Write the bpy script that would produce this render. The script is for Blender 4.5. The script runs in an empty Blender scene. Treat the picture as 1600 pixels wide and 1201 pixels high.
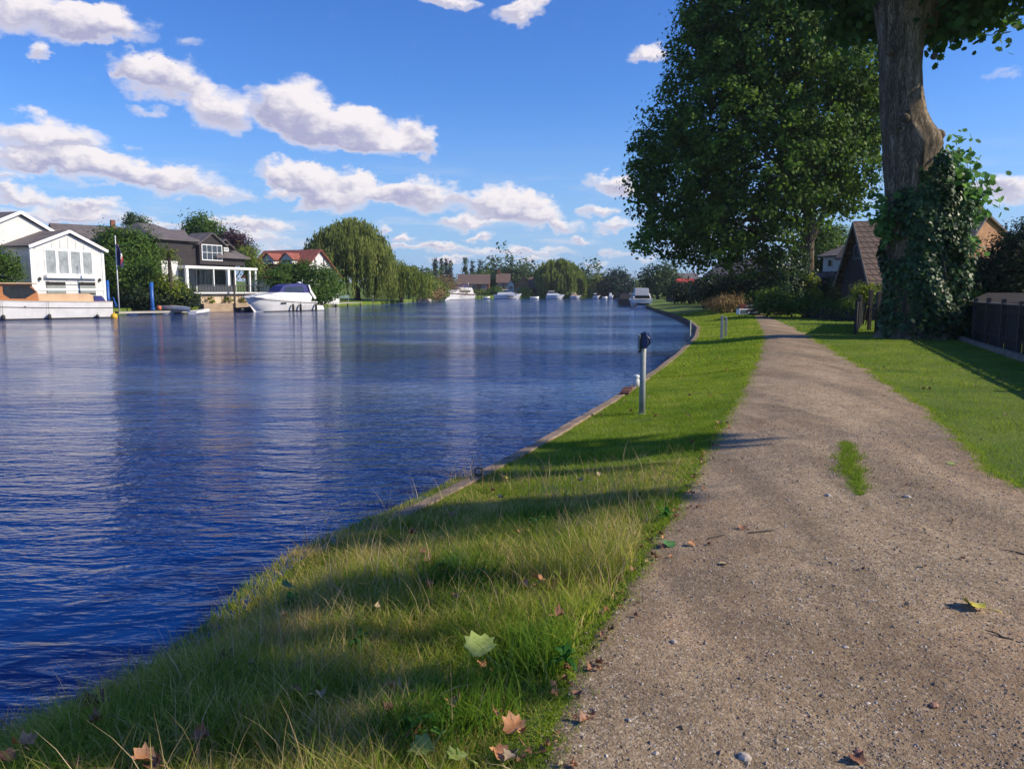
import bpy, math, random
import numpy as np
from mathutils import Vector, Matrix, Quaternion, noise as mnoise

R = math.radians
random.seed(7)
rng = np.random.default_rng(11)
scene = bpy.context.scene
COL = scene.collection

# ------------------------------------------------------------------ camera
EYE = 1.55
PITCH = math.atan(145.5 / 1200.0)
cam_data = bpy.data.cameras.new("camera")
cam_data.sensor_width = 36.0
cam_data.lens = 27.0
cam_data.clip_start = 0.05
cam_data.clip_end = 5000
cam = bpy.data.objects.new("camera", cam_data)
COL.objects.link(cam)
cam.location = (0, 0, EYE)
cam.rotation_euler = (math.pi / 2 - PITCH, 0, 0)
scene.camera = cam

# ------------------------------------------------------------------ light
SUN_AZ = R(99)      # measured from +Y towards +X
SUN_EL = R(34)
SUN_DIR = Vector((math.sin(SUN_AZ) * math.cos(SUN_EL), math.cos(SUN_AZ) * math.cos(SUN_EL), math.sin(SUN_EL)))
sl = bpy.data.lights.new("sun", 'SUN')
sl.energy = 5.0
sl.angle = R(0.53)
sl.color = (1.0, 0.88, 0.68)
sun = bpy.data.objects.new("sun", sl)
COL.objects.link(sun)
sun.location = (40, -5, 40)
sun.rotation_euler = (-SUN_DIR).to_track_quat('-Z', 'Y').to_euler()

scene.view_settings.view_transform = 'Standard'
scene.view_settings.look = 'None'
scene.view_settings.exposure = 0.25
scene.view_settings.gamma = 1.0
scene.view_settings.use_curve_mapping = False

# ------------------------------------------------------------------ world: sky + cumulus
world = bpy.data.worlds.new("World")
scene.world = world
world.use_nodes = True
wn, wl = world.node_tree.nodes, world.node_tree.links
wn.clear()


def wnode(t, **kw):
    n = wn.new(t)
    for k, v in kw.items():
        setattr(n, k, v)
    return n


def wput(sock, v):
    if isinstance(v, bpy.types.NodeSocket):
        wl.new(v, sock)
    else:
        sock.default_value = v


def wm(op, a, b=0.0, c=None, clamp=False):
    n = wnode('ShaderNodeMath', operation=op)
    n.use_clamp = clamp
    wput(n.inputs[0], a)
    wput(n.inputs[1], b)
    if c is not None:
        wput(n.inputs[2], c)
    return n.outputs[0]


def wv(op, a, b=None, out=0):
    n = wnode('ShaderNodeVectorMath', operation=op)
    wput(n.inputs[0], a)
    if b is not None:
        wput(n.inputs[1], b)
    return n.outputs[out]


sky = wnode('ShaderNodeTexSky', sky_type='NISHITA')
sky.sun_disc = False
sky.sun_elevation = SUN_EL
sky.sun_rotation = SUN_AZ
sky.altitude = 30
sky.air_density = 1.0
sky.dust_density = 0.35
sky.ozone_density = 2.2
tc = wnode('ShaderNodeTexCoord')
sep = wnode('ShaderNodeSeparateXYZ')
wl.new(tc.outputs['Generated'], sep.inputs[0])
az = wm('ARCTAN2', sep.outputs[0], sep.outputs[1])
el = wm('ARCSINE', sep.outputs[2])
comb = wnode('ShaderNodeCombineXYZ')
wput(comb.inputs[0], az)
wput(comb.inputs[1], el)
base_v = comb.outputs[0]
# domain warp
n1 = wnode('ShaderNodeTexNoise')
n1.inputs['Scale'].default_value = 19.0
n1.inputs['Detail'].default_value = 6.0
n1.inputs['Roughness'].default_value = 0.62
wput(n1.inputs['Vector'], wv('MULTIPLY', base_v, (1.0, 1.6, 1.0)))
warp = wv('MULTIPLY', wv('SUBTRACT', n1.outputs['Color'], (0.5, 0.5, 0.5)), (0.085, 0.055, 0.0))
pv = wv('ADD', base_v, warp)


def px_dir(x, y):
    u = (x - 800) / 1200.0
    v = (600.5 - y) / 1200.0
    d = Vector((u, math.cos(PITCH) + v * math.sin(PITCH), -math.sin(PITCH) + v * math.cos(PITCH)))
    return d.normalized()


# pixel centre, half width, half height, weight of each cumulus lobe
CLOUDS = [
    (60, 25, 130, 34, 1), (160, 38, 75, 28, 1), (65, 78, 24, 12, .8), (225, 105, 48, 24, 1), (265, 128, 70, 30, 1), (240, 170, 22, 9, .5),
    (345, 175, 50, 36, 1), (455, 160, 62, 36, 1.1), (500, 190, 90, 30, 1.0), (545, 208, 95, 32, 1), (590, 232, 60, 20, .9), (655, 218, 24, 30, 1.1),
    (295, 72, 28, 9, .45), (75, 210, 90, 26, 1), (60, 245, 110, 20, .9), (170, 262, 110, 24, 1), (270, 282, 95, 22, .8), (350, 305, 55, 14, .6),
    (30, 303, 50, 14, .9), (130, 322, 70, 14, .9), (60, 335, 90, 14, .7), (180, 345, 90, 12, .6), (455, 270, 48, 20, 1), (500, 285, 70, 24, 1), (540, 308, 60, 20, .9),
    (605, 300, 34, 20, .9), (665, 302, 60, 24, 1), (770, 315, 55, 22, 1), (830, 330, 55, 22, 1), (730, 345, 60, 12, .8), (885, 350, 30, 12, .8),
    (480, 318, 26, 10, .7), (395, 350, 60, 12, .9), (390, 372, 90, 12, .7), (300, 352, 60, 10, .5), (960, 283, 40, 16, 1), (935, 330, 30, 9, .7), (960, 355, 40, 11, .8),
    (1010, 85, 34, 14, .9), (700, 2, 50, 12, .9), (805, 20, 44, 16, .9), (830, 4, 40, 10, .8), (1575, 292, 52, 22, 1), (1500, 300, 40, 14, .5),
    (635, 369, 22, 8, .9), (690, 382, 22, 7, .9), (650, 388, 60, 8, .7), (735, 395, 60, 8, .6), (850, 392, 60, 8, .6), (965, 398, 26, 6, .6), (790, 388, 40, 6, .5),
    (560, 386, 50, 8, .5), (430, 392, 50, 9, .5), (600, 352, 16, 6, .7), (745, 372, 20, 6, .8), (905, 372, 22, 6, .8), (830, 405, 34, 6, .7), (700, 408, 34, 5, .7), (1010, 410, 24, 5, .6), (930, 412, 26, 5, .6),
    (20, 275, 40, 12, .7), (215, 225, 16, 6, .4), (430, 300, 22, 8, .6), (560, 280, 24, 12, .8), (1560, 120, 30, 6, .35),
]
# cumulus outside the frame, so that the water and other viewpoints see a continuing sky
for k in range(16):
    a_ = -2.9 + k * 0.37 + 0.1 * math.sin(k * 5.1)
    if -0.75 < a_ < 0.7:
        continue
    CLOUDS.append((a_, 0.12 + 0.16 * ((k * 7) % 5) / 5, 0.14, 0.035, None))
acc = None
for (cx, cy, rx, ry, w) in CLOUDS:
    if w is None:
        a0, e0, ra, re, w = cx, cy, rx, ry, 1.0
    else:
        d0 = px_dir(cx, cy)
        a0, e0 = math.atan2(d0.x, d0.y), math.asin(d0.z)
        dx_ = px_dir(cx + rx, cy)
        dy_ = px_dir(cx, cy - ry)
        ra = abs(math.atan2(dx_.x, dx_.y) - a0) * 1.22
        re = abs(math.asin(dy_.z) - e0) * 1.28
    # each lobe waits for the one before it, which keeps the shader stack small
    if acc is None:
        pvi = pv
    else:
        n_ = wnode('ShaderNodeVectorMath', operation='MULTIPLY_ADD')
        wput(n_.inputs[0], acc)
        n_.inputs[1].default_value = (1e-9, 1e-9, 1e-9)
        wput(n_.inputs[2], pv)
        pvi = n_.outputs[0]
    n_ = wnode('ShaderNodeVectorMath', operation='MULTIPLY_ADD')
    wput(n_.inputs[0], pvi)
    n_.inputs[1].default_value = (1 / ra, 1 / re, 0)
    n_.inputs[2].default_value = (-a0 / ra, -e0 / re, 1)
    q = n_.outputs[0]
    d = wm('MAXIMUM', wm('MULTIPLY_ADD', wv('DOT_PRODUCT', q, q, out=1), -w, 2 * w), 0.0)
    n_ = wnode('ShaderNodeVectorMath', operation='MULTIPLY_ADD')
    wput(n_.inputs[0], q)
    wput(n_.inputs[1], d)
    if acc is not None:
        wput(n_.inputs[2], acc)
    acc = n_.outputs[0]
sumw = wv('DOT_PRODUCT', acc, (0, 0, 1.0), out=1)
sumq = wv('DOT_PRODUCT', acc, (0.35, 1.0, 0), out=1)
n2 = wnode('ShaderNodeTexNoise')
n2.inputs['Scale'].default_value = 30.0
n2.inputs['Detail'].default_value = 5.0
n2.inputs['Roughness'].default_value = 0.6
wput(n2.inputs['Vector'], wv('MULTIPLY', base_v, (1.0, 1.5, 1.0)))
fb = wm('SUBTRACT', n2.outputs[0], 0.5)
dens = wm('MULTIPLY_ADD', fb, 0.62, sumw)


def wmap(v, a, b, c=0.0, d=1.0, smooth=True):
    n = wnode('ShaderNodeMapRange')
    n.interpolation_type = 'SMOOTHSTEP' if smooth else 'LINEAR'
    wput(n.inputs[0], v)
    for i, t in enumerate((a, b, c, d)):
        n.inputs[1 + i].default_value = t
    return n.outputs[0]


mask = wmap(dens, 0.06, 0.86)
# faint stratus veils low over the horizon
n3 = wnode('ShaderNodeTexNoise')
n3.inputs['Scale'].default_value = 5.0
n3.inputs['Detail'].default_value = 6.0
n3.inputs['Roughness'].default_value = 0.6
wput(n3.inputs['Vector'], wv('MULTIPLY', base_v, (1.0, 9.0, 1.0)))
veil = wm('MULTIPLY', wmap(n3.outputs[0], 0.48, 0.74), wmap(el, 0.19, 0.03))
veil = wm('MULTIPLY', veil, 0.75)
qavg = wm('DIVIDE', sumq, wm('MAXIMUM', sumw, 0.02))
shade = wmap(wm('MULTIPLY_ADD', fb, 1.6, qavg), -0.5, 0.38)
thick = wmap(dens, 0.3, 1.15)
# thin edges stay pale, thick undersides go lavender grey
shade = wm('MAXIMUM', shade, wm('MULTIPLY', wm('SUBTRACT', 1.0, thick), 0.75))
mixc = wnode('ShaderNodeMix', data_type='RGBA')
wput(mixc.inputs[0], shade)
mixc.inputs[6].default_value = (0.37, 0.37, 0.53, 1)
mixc.inputs[7].default_value = (0.84, 0.785, 0.79, 1)
hsv = wnode('ShaderNodeHueSaturation')
hsv.inputs['Saturation'].default_value = 1.28
hsv.inputs['Hue'].default_value = 0.51
wl.new(sky.outputs[0], hsv.inputs['Color'])
bg_sky = wnode('ShaderNodeBackground')
tint = wnode('ShaderNodeMix', data_type='RGBA', blend_type='MULTIPLY')
tint.inputs[0].default_value = 1.0
wl.new(hsv.outputs[0], tint.inputs[6])
tint.inputs[7].default_value = (0.66, 0.90, 1.20, 1)     # the deep clear blue of that afternoon
hzm = wnode('ShaderNodeMix', data_type='RGBA')
hz_n = wnode('ShaderNodeMapRange')
hz_n.interpolation_type = 'SMOOTHSTEP'
wput(hz_n.inputs[0], el)
for i_, t_ in enumerate((0.24, -0.02, 0.0, 0.85)):
    hz_n.inputs[1 + i_].default_value = t_
wput(hzm.inputs[0], hz_n.outputs[0])
wl.new(tint.outputs[2], hzm.inputs[6])
hzm.inputs[7].default_value = (2.0, 3.25, 5.6, 1)      # paler air low over the horizon
wl.new(hzm.outputs[2], bg_sky.inputs[0])
bg_sky.inputs[1].default_value = 0.124
bg_cl = wnode('ShaderNodeBackground')
wl.new(mixc.outputs[2], bg_cl.inputs[0])
bg_cl.inputs[1].default_value = 1.0
mixs = wnode('ShaderNodeMixShader')
wput(mixs.inputs[0], wm('MAXIMUM', wm('MULTIPLY', mask, 0.96), veil))
wl.new(bg_sky.outputs[0], mixs.inputs[1])
wl.new(bg_cl.outputs[0], mixs.inputs[2])
wo = wnode('ShaderNodeOutputWorld')
wl.new(mixs.outputs[0], wo.inputs[0])
world.cycles.sampling_method = 'MANUAL'
world.cycles.sample_map_resolution = 512


# ------------------------------------------------------------------ picture <-> place
def W(x, y, Y):
    """point of the place at depth Y seen at picture position x, y"""
    d = px_dir(x, y)
    t = Y / d.y
    return Vector((d.x * t, Y, EYE + d.z * t))


def G(x, y, z=0.0):
    d = px_dir(x, y)
    t = (z - EYE) / d.z
    return Vector((d.x * t, d.y * t, z))


# ------------------------------------------------------------------ object helpers
def tag(o, label=None, cat=None, group=None, kind=None):
    if label:
        o['label'] = label
    if cat:
        o['category'] = cat
    if group:
        o['group'] = group
    if kind:
        o['kind'] = kind
    return o


def empty(name, loc=(0, 0, 0), rz=0.0, label=None, cat=None, group=None, kind=None):
    o = bpy.data.objects.new(name, None)
    o.empty_display_size = 0.2
    COL.objects.link(o)
    o.location = loc
    o.rotation_euler = (0, 0, rz)
    return tag(o, label, cat, group, kind)


def copy_tree(o, parent=None):
    c = o.copy()
    COL.objects.link(c)
    c.parent = parent
    for ch in list(o.children):
        if ch is not c:
            copy_tree(ch, c)
    return c


def link_mesh(me, name, m, parent=None):
    o = bpy.data.objects.new(name, me)
    if m is not None:
        for mm in (m if isinstance(m, (list, tuple)) else [m]):
            me.materials.append(mm)
    COL.objects.link(o)
    if parent is not None:
        o.parent = parent
    return o


class MB:
    """collects shapes for ONE mesh object"""

    def __init__(s):
        s.v = []
        s.f = []
        s.sm = []
        s.mi = []
        s.cur = 0

    def add(s, vs, fs, smooth=False):
        n = len(s.v)
        s.v += [tuple(p) for p in vs]
        for f in fs:
            s.f.append([i + n for i in f])
            s.sm.append(smooth)
            s.mi.append(s.cur)
        return s

    def box(s, x0, x1, y0, y1, z0, z1):
        return s.add([(x0, y0, z0), (x1, y0, z0), (x1, y1, z0), (x0, y1, z0), (x0, y0, z1), (x1, y0, z1), (x1, y1, z1), (x0, y1, z1)],
                     [(3, 2, 1, 0), (4, 5, 6, 7), (0, 1, 5, 4), (1, 2, 6, 5), (2, 3, 7, 6), (3, 0, 4, 7)])

    def bar(s, a, b, w, h=None, up=(0, 0, 1)):
        h = h or w
        a, b = Vector(a), Vector(b)
        d = (b - a).normalized()
        u = Vector(up)
        if abs(d.dot(u)) > 0.98:
            u = Vector((1, 0, 0))
        r = d.cross(u).normalized() * (w / 2)
        t = r.cross(d).normalized() * (h / 2)
        vs = [a - r - t, a + r - t, a + r + t, a - r + t, b - r - t, b + r - t, b + r + t, b - r + t]
        return s.add(vs, [(0, 1, 2, 3), (7, 6, 5, 4), (0, 4, 5, 1), (1, 5, 6, 2), (2, 6, 7, 3), (3, 7, 4, 0)])

    def prism(s, prof, y0, y1, inset=0.0, axis='y'):
        """profile of (x, z) pushed from y0 to y1; inset shrinks both ends towards the middle"""
        n = len(prof)
        cx = sum(p[0] for p in prof) / n
        vs = []
        for yy in (y0, y1):
            for (x, z) in prof:
                vs.append((x, yy, z) if axis == 'y' else (yy, x, z))
        fs = [list(range(n)), list(range(2 * n - 1, n - 1, -1))]
        for i in range(n):
            j = (i + 1) % n
            fs.append((i, i + n, j + n, j))
        return s.add(vs, fs)

    def tube(s, pts, radii, sides=8, caps=True, smooth=True, jit=0.0):
        pts = [Vector(p) for p in pts]
        if not isinstance(radii, (list, tuple)):
            radii = [radii] * len(pts)
        t0 = (pts[1] - pts[0]).normalized()
        ref = Vector((1, 0, 0)) if abs(t0.x) < 0.9 else Vector((0, 1, 0))
        nrm = (ref - t0 * ref.dot(t0)).normalized()
        vs = []
        for i, p in enumerate(pts):
            if i == 0:
                t = t0
            elif i == len(pts) - 1:
                t = (pts[i] - pts[i - 1]).normalized()
            else:
                t = (pts[i + 1] - pts[i - 1]).normalized()
            nrm = (nrm - t * nrm.dot(t)).normalized()
            b = t.cross(nrm)
            for k in range(sides):
                a = 2 * math.pi * k / sides
                r = radii[i] * (1 + (random.uniform(-jit, jit) if jit else 0))
                vs.append(p + (nrm * math.cos(a) + b * math.sin(a)) * r)
        fs = []
        for i in range(len(pts) - 1):
            for k in range(sides):
                k2 = (k + 1) % sides
                fs.append((i * sides + k, i * sides + k2, (i + 1) * sides + k2, (i + 1) * sides + k))
        s.add(vs, fs, smooth)
        if caps:
            n = len(s.v) - len(vs)
            s.f.append([n + k for k in range(sides)][::-1])
            s.sm.append(False)
            s.mi.append(s.cur)
            n2_ = n + (len(pts) - 1) * sides
            s.f.append([n2_ + k for k in range(sides)])
            s.sm.append(False)
            s.mi.append(s.cur)
        return s

    def lathe(s, prof, c=(0, 0, 0), sides=16, smooth=True):
        """prof of (r, z)"""
        vs = []
        for (r, z) in prof:
            for k in range(sides):
                a = 2 * math.pi * k / sides
                vs.append((c[0] + r * math.cos(a), c[1] + r * math.sin(a), c[2] + z))
        fs = []
        for i in range(len(prof) - 1):
            for k in range(sides):
                k2 = (k + 1) % sides
                fs.append((i * sides + k, i * sides + k2, (i + 1) * sides + k2, (i + 1) * sides + k))
        return s.add(vs, fs, smooth)

    def build(s, name, m, parent=None, bevel=0.0):
        me = bpy.data.meshes.new(name)
        me.from_pydata(s.v, [], s.f)
        me.polygons.foreach_set('use_smooth', s.sm)
        me.polygons.foreach_set('material_index', s.mi)
        me.update()
        o = link_mesh(me, name, m, parent)
        if bevel:
            b = o.modifiers.new('bevel', 'BEVEL')
            b.width = bevel
            b.segments = 2
            b.limit_method = 'ANGLE'
        return o


def poly_mesh(name, verts, k, mat, parent=None, var=None, smooth=False):
    """many separate k-gons from one array of vertices (n*k, 3)"""
    verts = np.ascontiguousarray(verts, dtype=np.float32).reshape(-1, 3)
    nv = len(verts)
    nf = nv // k
    me = bpy.data.meshes.new(name)
    me.vertices.add(nv)
    me.vertices.foreach_set('co', verts.ravel())
    me.loops.add(nv)
    me.loops.foreach_set('vertex_index', np.arange(nv, dtype=np.int32))
    me.polygons.add(nf)
    me.polygons.foreach_set('loop_start', np.arange(0, nv, k, dtype=np.int32))
    if var is not None:
        a = me.attributes.new('var', 'FLOAT', 'FACE')
        a.data.foreach_set('value', np.asarray(var, dtype=np.float32))
    me.update(calc_edges=True)
    if smooth:
        me.polygons.foreach_set('use_smooth', np.ones(nf, dtype=bool))
    return link_mesh(me, name, mat, parent)


def grid_mesh(name, P, mat, smooth=True, parent=None):
    """P: (rows, cols, 3)"""
    r, c = P.shape[:2]
    me = bpy.data.meshes.new(name)
    vs = P.reshape(-1, 3).astype(np.float32)
    i, j = np.meshgrid(np.arange(r - 1), np.arange(c - 1), indexing='ij')
    a = (i * c + j).ravel()
    F = np.stack([a, a + 1, a + c + 1, a + c], 1).astype(np.int32)
    me.vertices.add(len(vs))
    me.vertices.foreach_set('co', vs.ravel())
    me.loops.add(F.size)
    me.loops.foreach_set('vertex_index', F.ravel())
    me.polygons.add(len(F))
    me.polygons.foreach_set('loop_start', np.arange(0, F.size, 4, dtype=np.int32))
    me.update(calc_edges=True)
    if smooth:
        me.polygons.foreach_set('use_smooth', np.ones(len(F), dtype=bool))
    return link_mesh(me, name, mat, parent)


# ------------------------------------------------------------------ materials
def new_mat(name):
    m = bpy.data.materials.new(name)
    m.use_nodes = True
    nt = m.node_tree
    b = nt.nodes['Principled BSDF']
    return m, nt, b


def N(nt, t, **kw):
    n = nt.nodes.new(t)
    for k, v in kw.items():
        setattr(n, k, v)
    return n


def put(nt, sock, v):
    if isinstance(v, bpy.types.NodeSocket):
        nt.links.new(v, sock)
    else:
        sock.default_value = v


def noise_tex(nt, vec, scale, detail=4, rough=0.6, dist=0.0, dims='3D'):
    n = N(nt, 'ShaderNodeTexNoise')
    n.inputs['Scale'].default_value = scale
    n.inputs['Detail'].default_value = detail
    n.inputs['Roughness'].default_value = rough
    n.inputs['Distortion'].default_value = dist
    if vec is not None:
        nt.links.new(vec, n.inputs['Vector'])
    return n


def ramp(nt, fac, stops, interp='LINEAR'):
    n = N(nt, 'ShaderNodeValToRGB')
    cr = n.color_ramp
    cr.interpolation = interp
    while len(cr.elements) < len(stops):
        cr.elements.new(0.5)
    for e, (p, c) in zip(cr.elements, stops):
        e.position = p
        e.color = tuple(c) + ((1,) if len(c) == 3 else ())
    put(nt, n.inputs[0], fac)
    return n.outputs[0]


def mixrgb(nt, f, a, b, mode='MIX'):
    n = N(nt, 'ShaderNodeMix', data_type='RGBA', blend_type=mode)
    put(nt, n.inputs[0], f)
    for s, v in ((n.inputs[6], a), (n.inputs[7], b)):
        if isinstance(v, (tuple, list)):
            v = tuple(v) + ((1,) if len(v) == 3 else ())
        put(nt, s, v)
    return n.outputs[2]


def mth(nt, op, a, b=0.0, clamp=False):
    n = N(nt, 'ShaderNodeMath', operation=op)
    n.use_clamp = clamp
    put(nt, n.inputs[0], a)
    put(nt, n.inputs[1], b)
    return n.outputs[0]


def maprange(nt, v, a, b, c=0.0, d=1.0, smooth=False):
    n = N(nt, 'ShaderNodeMapRange')
    if smooth:
        n.interpolation_type = 'SMOOTHSTEP'
    put(nt, n.inputs[0], v)
    for i, t in enumerate((a, b, c, d)):
        n.inputs[1 + i].default_value = t
    return n.outputs[0]


def coords(nt, scale=(1, 1, 1), rot=(0, 0, 0), which='Object'):
    t = N(nt, 'ShaderNodeTexCoord')
    mp = N(nt, 'ShaderNodeMapping')
    mp.inputs['Scale'].default_value = scale
    mp.inputs['Rotation'].default_value = rot
    nt.links.new(t.outputs[which], mp.inputs[0])
    return mp.outputs[0]


def bump(nt, h, strength, dist, nrm=None):
    n = N(nt, 'ShaderNodeBump')
    n.inputs['Strength'].default_value = strength
    n.inputs['Distance'].default_value = dist
    put(nt, n.inputs['Height'], h)
    if nrm is not None:
        nt.links.new(nrm, n.inputs['Normal'])
    return n.outputs[0]


def pm(name, c, c2=None, scale=3.0, rough=0.6, bmp=0.0, bscale=20.0, metal=0.0, stretch=(1, 1, 1), detail=5):
    """painted / plain surface with dirt-like variation between c and c2"""
    m, nt, b = new_mat(name)
    v = coords(nt, stretch)
    c2 = c2 or tuple(x * 0.72 for x in c)
    n = noise_tex(nt, v, scale, detail)
    col = ramp(nt, n.outputs[0], [(0.34, c2), (0.6, c)])
    nt.links.new(col, b.inputs['Base Color'])
    b.inputs['Roughness'].default_value = rough
    b.inputs['Metallic'].default_value = metal
    if bmp:
        n2_ = noise_tex(nt, v, bscale, 6)
        nt.links.new(bump(nt, n2_.outputs[0], 1.0, bmp), b.inputs['Normal'])
    return m


def tiled(name, c, c2, sx, sz, rough=0.8, line=None, brick=True, row_off=0.5, depth=0.01, mortar=0.03, axes='xz'):
    """bricks, tiles or boards in object space; both x and y feed the running direction"""
    m, nt, b = new_mat(name)
    t = N(nt, 'ShaderNodeTexCoord')
    s = N(nt, 'ShaderNodeSeparateXYZ')
    nt.links.new(t.outputs['Object'], s.inputs[0])
    cmb = N(nt, 'ShaderNodeCombineXYZ')
    if axes == 'xz':
        put(nt, cmb.inputs[0], mth(nt, 'ADD', s.outputs[0], s.outputs[1]))
        put(nt, cmb.inputs[1], s.outputs[2])
    else:
        put(nt, cmb.inputs[0], s.outputs[2])
        put(nt, cmb.inputs[1], mth(nt, 'ADD', s.outputs[0], s.outputs[1]))
    br = N(nt, 'ShaderNodeTexBrick')
    br.offset = row_off
    br.inputs['Scale'].default_value = 1.0
    br.inputs['Mortar Size'].default_value = mortar * sz
    br.inputs['Mortar Smooth'].default_value = 0.3
    br.inputs['Bias'].default_value = 0.0
    br.inputs['Brick Width'].default_value = sx
    br.inputs['Row Height'].default_value = sz
    br.inputs['Color1'].default_value = tuple(c) + (1,)
    br.inputs['Color2'].default_value = tuple(c2) + (1,)
    br.inputs['Mortar'].default_value = tuple(line or tuple(x * 0.4 for x in c2)) + (1,)
    nt.links.new(cmb.outputs[0], br.inputs['Vector'])
    nz = noise_tex(nt, t.outputs['Object'], 1.3, 5)
    dark = maprange(nt, nz.outputs[0], 0.3, 0.7, 0.72, 1.12)
    col = mixrgb(nt, 1.0, br.outputs[0], (1, 1, 1), 'MULTIPLY')
    cc = N(nt, 'ShaderNodeVectorMath', operation='SCALE')
    nt.links.new(col, cc.inputs[0])
    put(nt, cc.inputs['Scale'], dark)
    nt.links.new(cc.outputs[0], b.inputs['Base Color'])
    b.inputs['Roughness'].default_value = rough
    nt.links.new(bump(nt, mth(nt, 'SUBTRACT', 1.0, br.outputs['Fac']), 1.0, depth), b.inputs['Normal'])
    return m


def leaf_mat(name, stops, rough=0.6, trans=0.35, spec=0.18):
    """leaves: colour from the per-leaf attribute 'var', some light through the blade"""
    m, nt, b = new_mat(name)
    at = N(nt, 'ShaderNodeAttribute', attribute_name='var')
    col = ramp(nt, at.outputs['Fac'], stops)
    nt.links.new(col, b.inputs['Base Color'])
    b.inputs['Roughness'].default_value = rough
    b.inputs['Specular IOR Level'].default_value = spec
    tr = N(nt, 'ShaderNodeBsdfTranslucent')
    hs = N(nt, 'ShaderNodeHueSaturation')
    hs.inputs['Value'].default_value = 1.5
    hs.inputs['Hue'].default_value = 0.49
    nt.links.new(col, hs.inputs['Color'])
    nt.links.new(hs.outputs[0], tr.inputs[0])
    mx = N(nt, 'ShaderNodeMixShader')
    mx.inputs[0].default_value = trans
    nt.links.new(b.outputs[0], mx.inputs[1])
    nt.links.new(tr.outputs[0], mx.inputs[2])
    nt.links.new(mx.outputs[0], nt.nodes['Material Output'].inputs[0])
    return m


M = {}
M['leaf_plane'] = leaf_mat('plane_leaves', [(0, (.025, .060, .010)), (.45, (.058, .125, .015)), (.8, (.115, .22, .022)), (1, (.20, .31, .035))], trans=.42)
M['leaf_near'] = leaf_mat('near_plane_leaves', [(0, (.02, .055, .012)), (.5, (.04, .11, .018)), (1, (.09, .20, .035))])
M['leaf_shoot'] = leaf_mat('young_shoot_leaves', [(0, (.05, .13, .03)), (.6, (.09, .22, .05)), (1, (.15, .30, .07))], trans=.45)
M['leaf_ivy'] = leaf_mat('ivy_leaves', [(0, (.010, .030, .009)), (.5, (.024, .064, .016)), (1, (.075, .155, .035))], rough=.45, trans=.15, spec=.3)
M['leaf_bush'] = leaf_mat('bush_leaves', [(0, (.028, .065, .012)), (.5, (.06, .125, .018)), (1, (.13, .21, .03))])
M['leaf_dark'] = leaf_mat('dark_shrub_leaves', [(0, (.010, .022, .010)), (.5, (.018, .038, .014)), (1, (.045, .075, .022))], trans=.15)
M['leaf_willow'] = leaf_mat('willow_leaves', [(0, (.09, .125, .03)), (.5, (.18, .225, .05)), (1, (.32, .35, .09))], trans=.42)
M['leaf_yellow'] = leaf_mat('yellow_green_leaves', [(0, (.09, .13, .015)), (.5, (.16, .21, .02)), (1, (.28, .32, .04))])
M['leaf_olive'] = leaf_mat('olive_leaves', [(0, (.07, .11, .02)), (.5, (.15, .20, .035)), (1, (.26, .30, .06))])
M['leaf_purple'] = leaf_mat('copper_leaves', [(0, (.02, .010, .016)), (.5, (.045, .020, .030)), (1, (.09, .04, .05))], trans=.15)
M['leaf_conifer'] = leaf_mat('conifer_needles', [(0, (.008, .024, .016)), (.5, (.016, .042, .026)), (1, (.035, .07, .038))], trans=.1)
M['leaf_far'] = leaf_mat('distant_tree_leaves', [(0, (.03, .06, .022)), (.5, (.05, .09, .03)), (1, (.10, .14, .045))], trans=.2)
M['leaf_rust'] = leaf_mat('dry_reed_leaves', [(0, (.12, .08, .035)), (.5, (.22, .15, .06)), (1, (.32, .22, .10))], trans=.2)
M['white'] = pm('white_painted_boards', (.68, .67, .65), (.57, .57, .57), 1.2, .55)
M['white_trim'] = pm('white_gloss_trim', (.84, .84, .84), (.74, .74, .75), 2, .4)
M['gelcoat'] = pm('white_gelcoat', (.76, .75, .74), (.66, .65, .64), 1.5, .18)
M['grey_roof'] = tiled('grey_brown_roof_tiles', (.155, .13, .13), (.115, .10, .10), .30, .22)
M['brown_roof'] = tiled('brown_roof_tiles', (.17, .11, .085), (.12, .08, .065), .30, .22)
M['red_roof'] = tiled('red_clay_roof_tiles', (.36, .105, .07), (.27, .085, .06), .30, .25)
M['barn_roof'] = tiled('weathered_brown_pantiles', (.21, .125, .085), (.13, .085, .062), .34, .30, depth=.04, mortar=.14)
M['brick'] = tiled('warm_orange_brick', (.42, .21, .09), (.33, .155, .07), .225, .075, line=(.34, .27, .2), depth=.004)
M['brick_red'] = tiled('red_brick', (.27, .10, .06), (.20, .08, .05), .225, .075, line=(.25, .2, .17), depth=.004)
M['black_boards'] = tiled('black_weatherboards', (.018, .018, .021), (.012, .012, .014), 4.0, .18, row_off=0, depth=.02, mortar=.12)
M['dark_boards'] = tiled('dark_stained_boards', (.038, .030, .034), (.028, .023, .026), 4.0, .16, row_off=0, depth=.015, mortar=.1)
M['fence_dark'] = tiled('dark_creosoted_fence_boards', (.016, .015, .015), (.010, .0095, .0095), 1.6, .12, row_off=0, depth=.01, mortar=.08, axes='zx')
M['fence_brown'] = tiled('brown_fence_boards', (.13, .08, .05), (.09, .06, .04), 1.6, .12, row_off=0, depth=.01, mortar=.08, axes='zx')
M['cream'] = pm('cream_render', (.62, .52, .38), (.48, .38, .26), 1.0, .8)
M['tan_wall'] = pm('sandy_quay_wall', (.46, .34, .23), (.33, .24, .16), 1.5, .85)
M['pale_stone'] = pm('pale_coping', (.52, .48, .42), (.40, .37, .33), 2, .8)
M['timber'] = pm('weathered_timber', (.20, .17, .14), (.11, .09, .075), 6, .85, .004, 40)
M['timber_dark'] = pm('dark_wet_timber', (.06, .05, .042), (.035, .03, .026), 5, .8, .004, 30)
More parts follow.
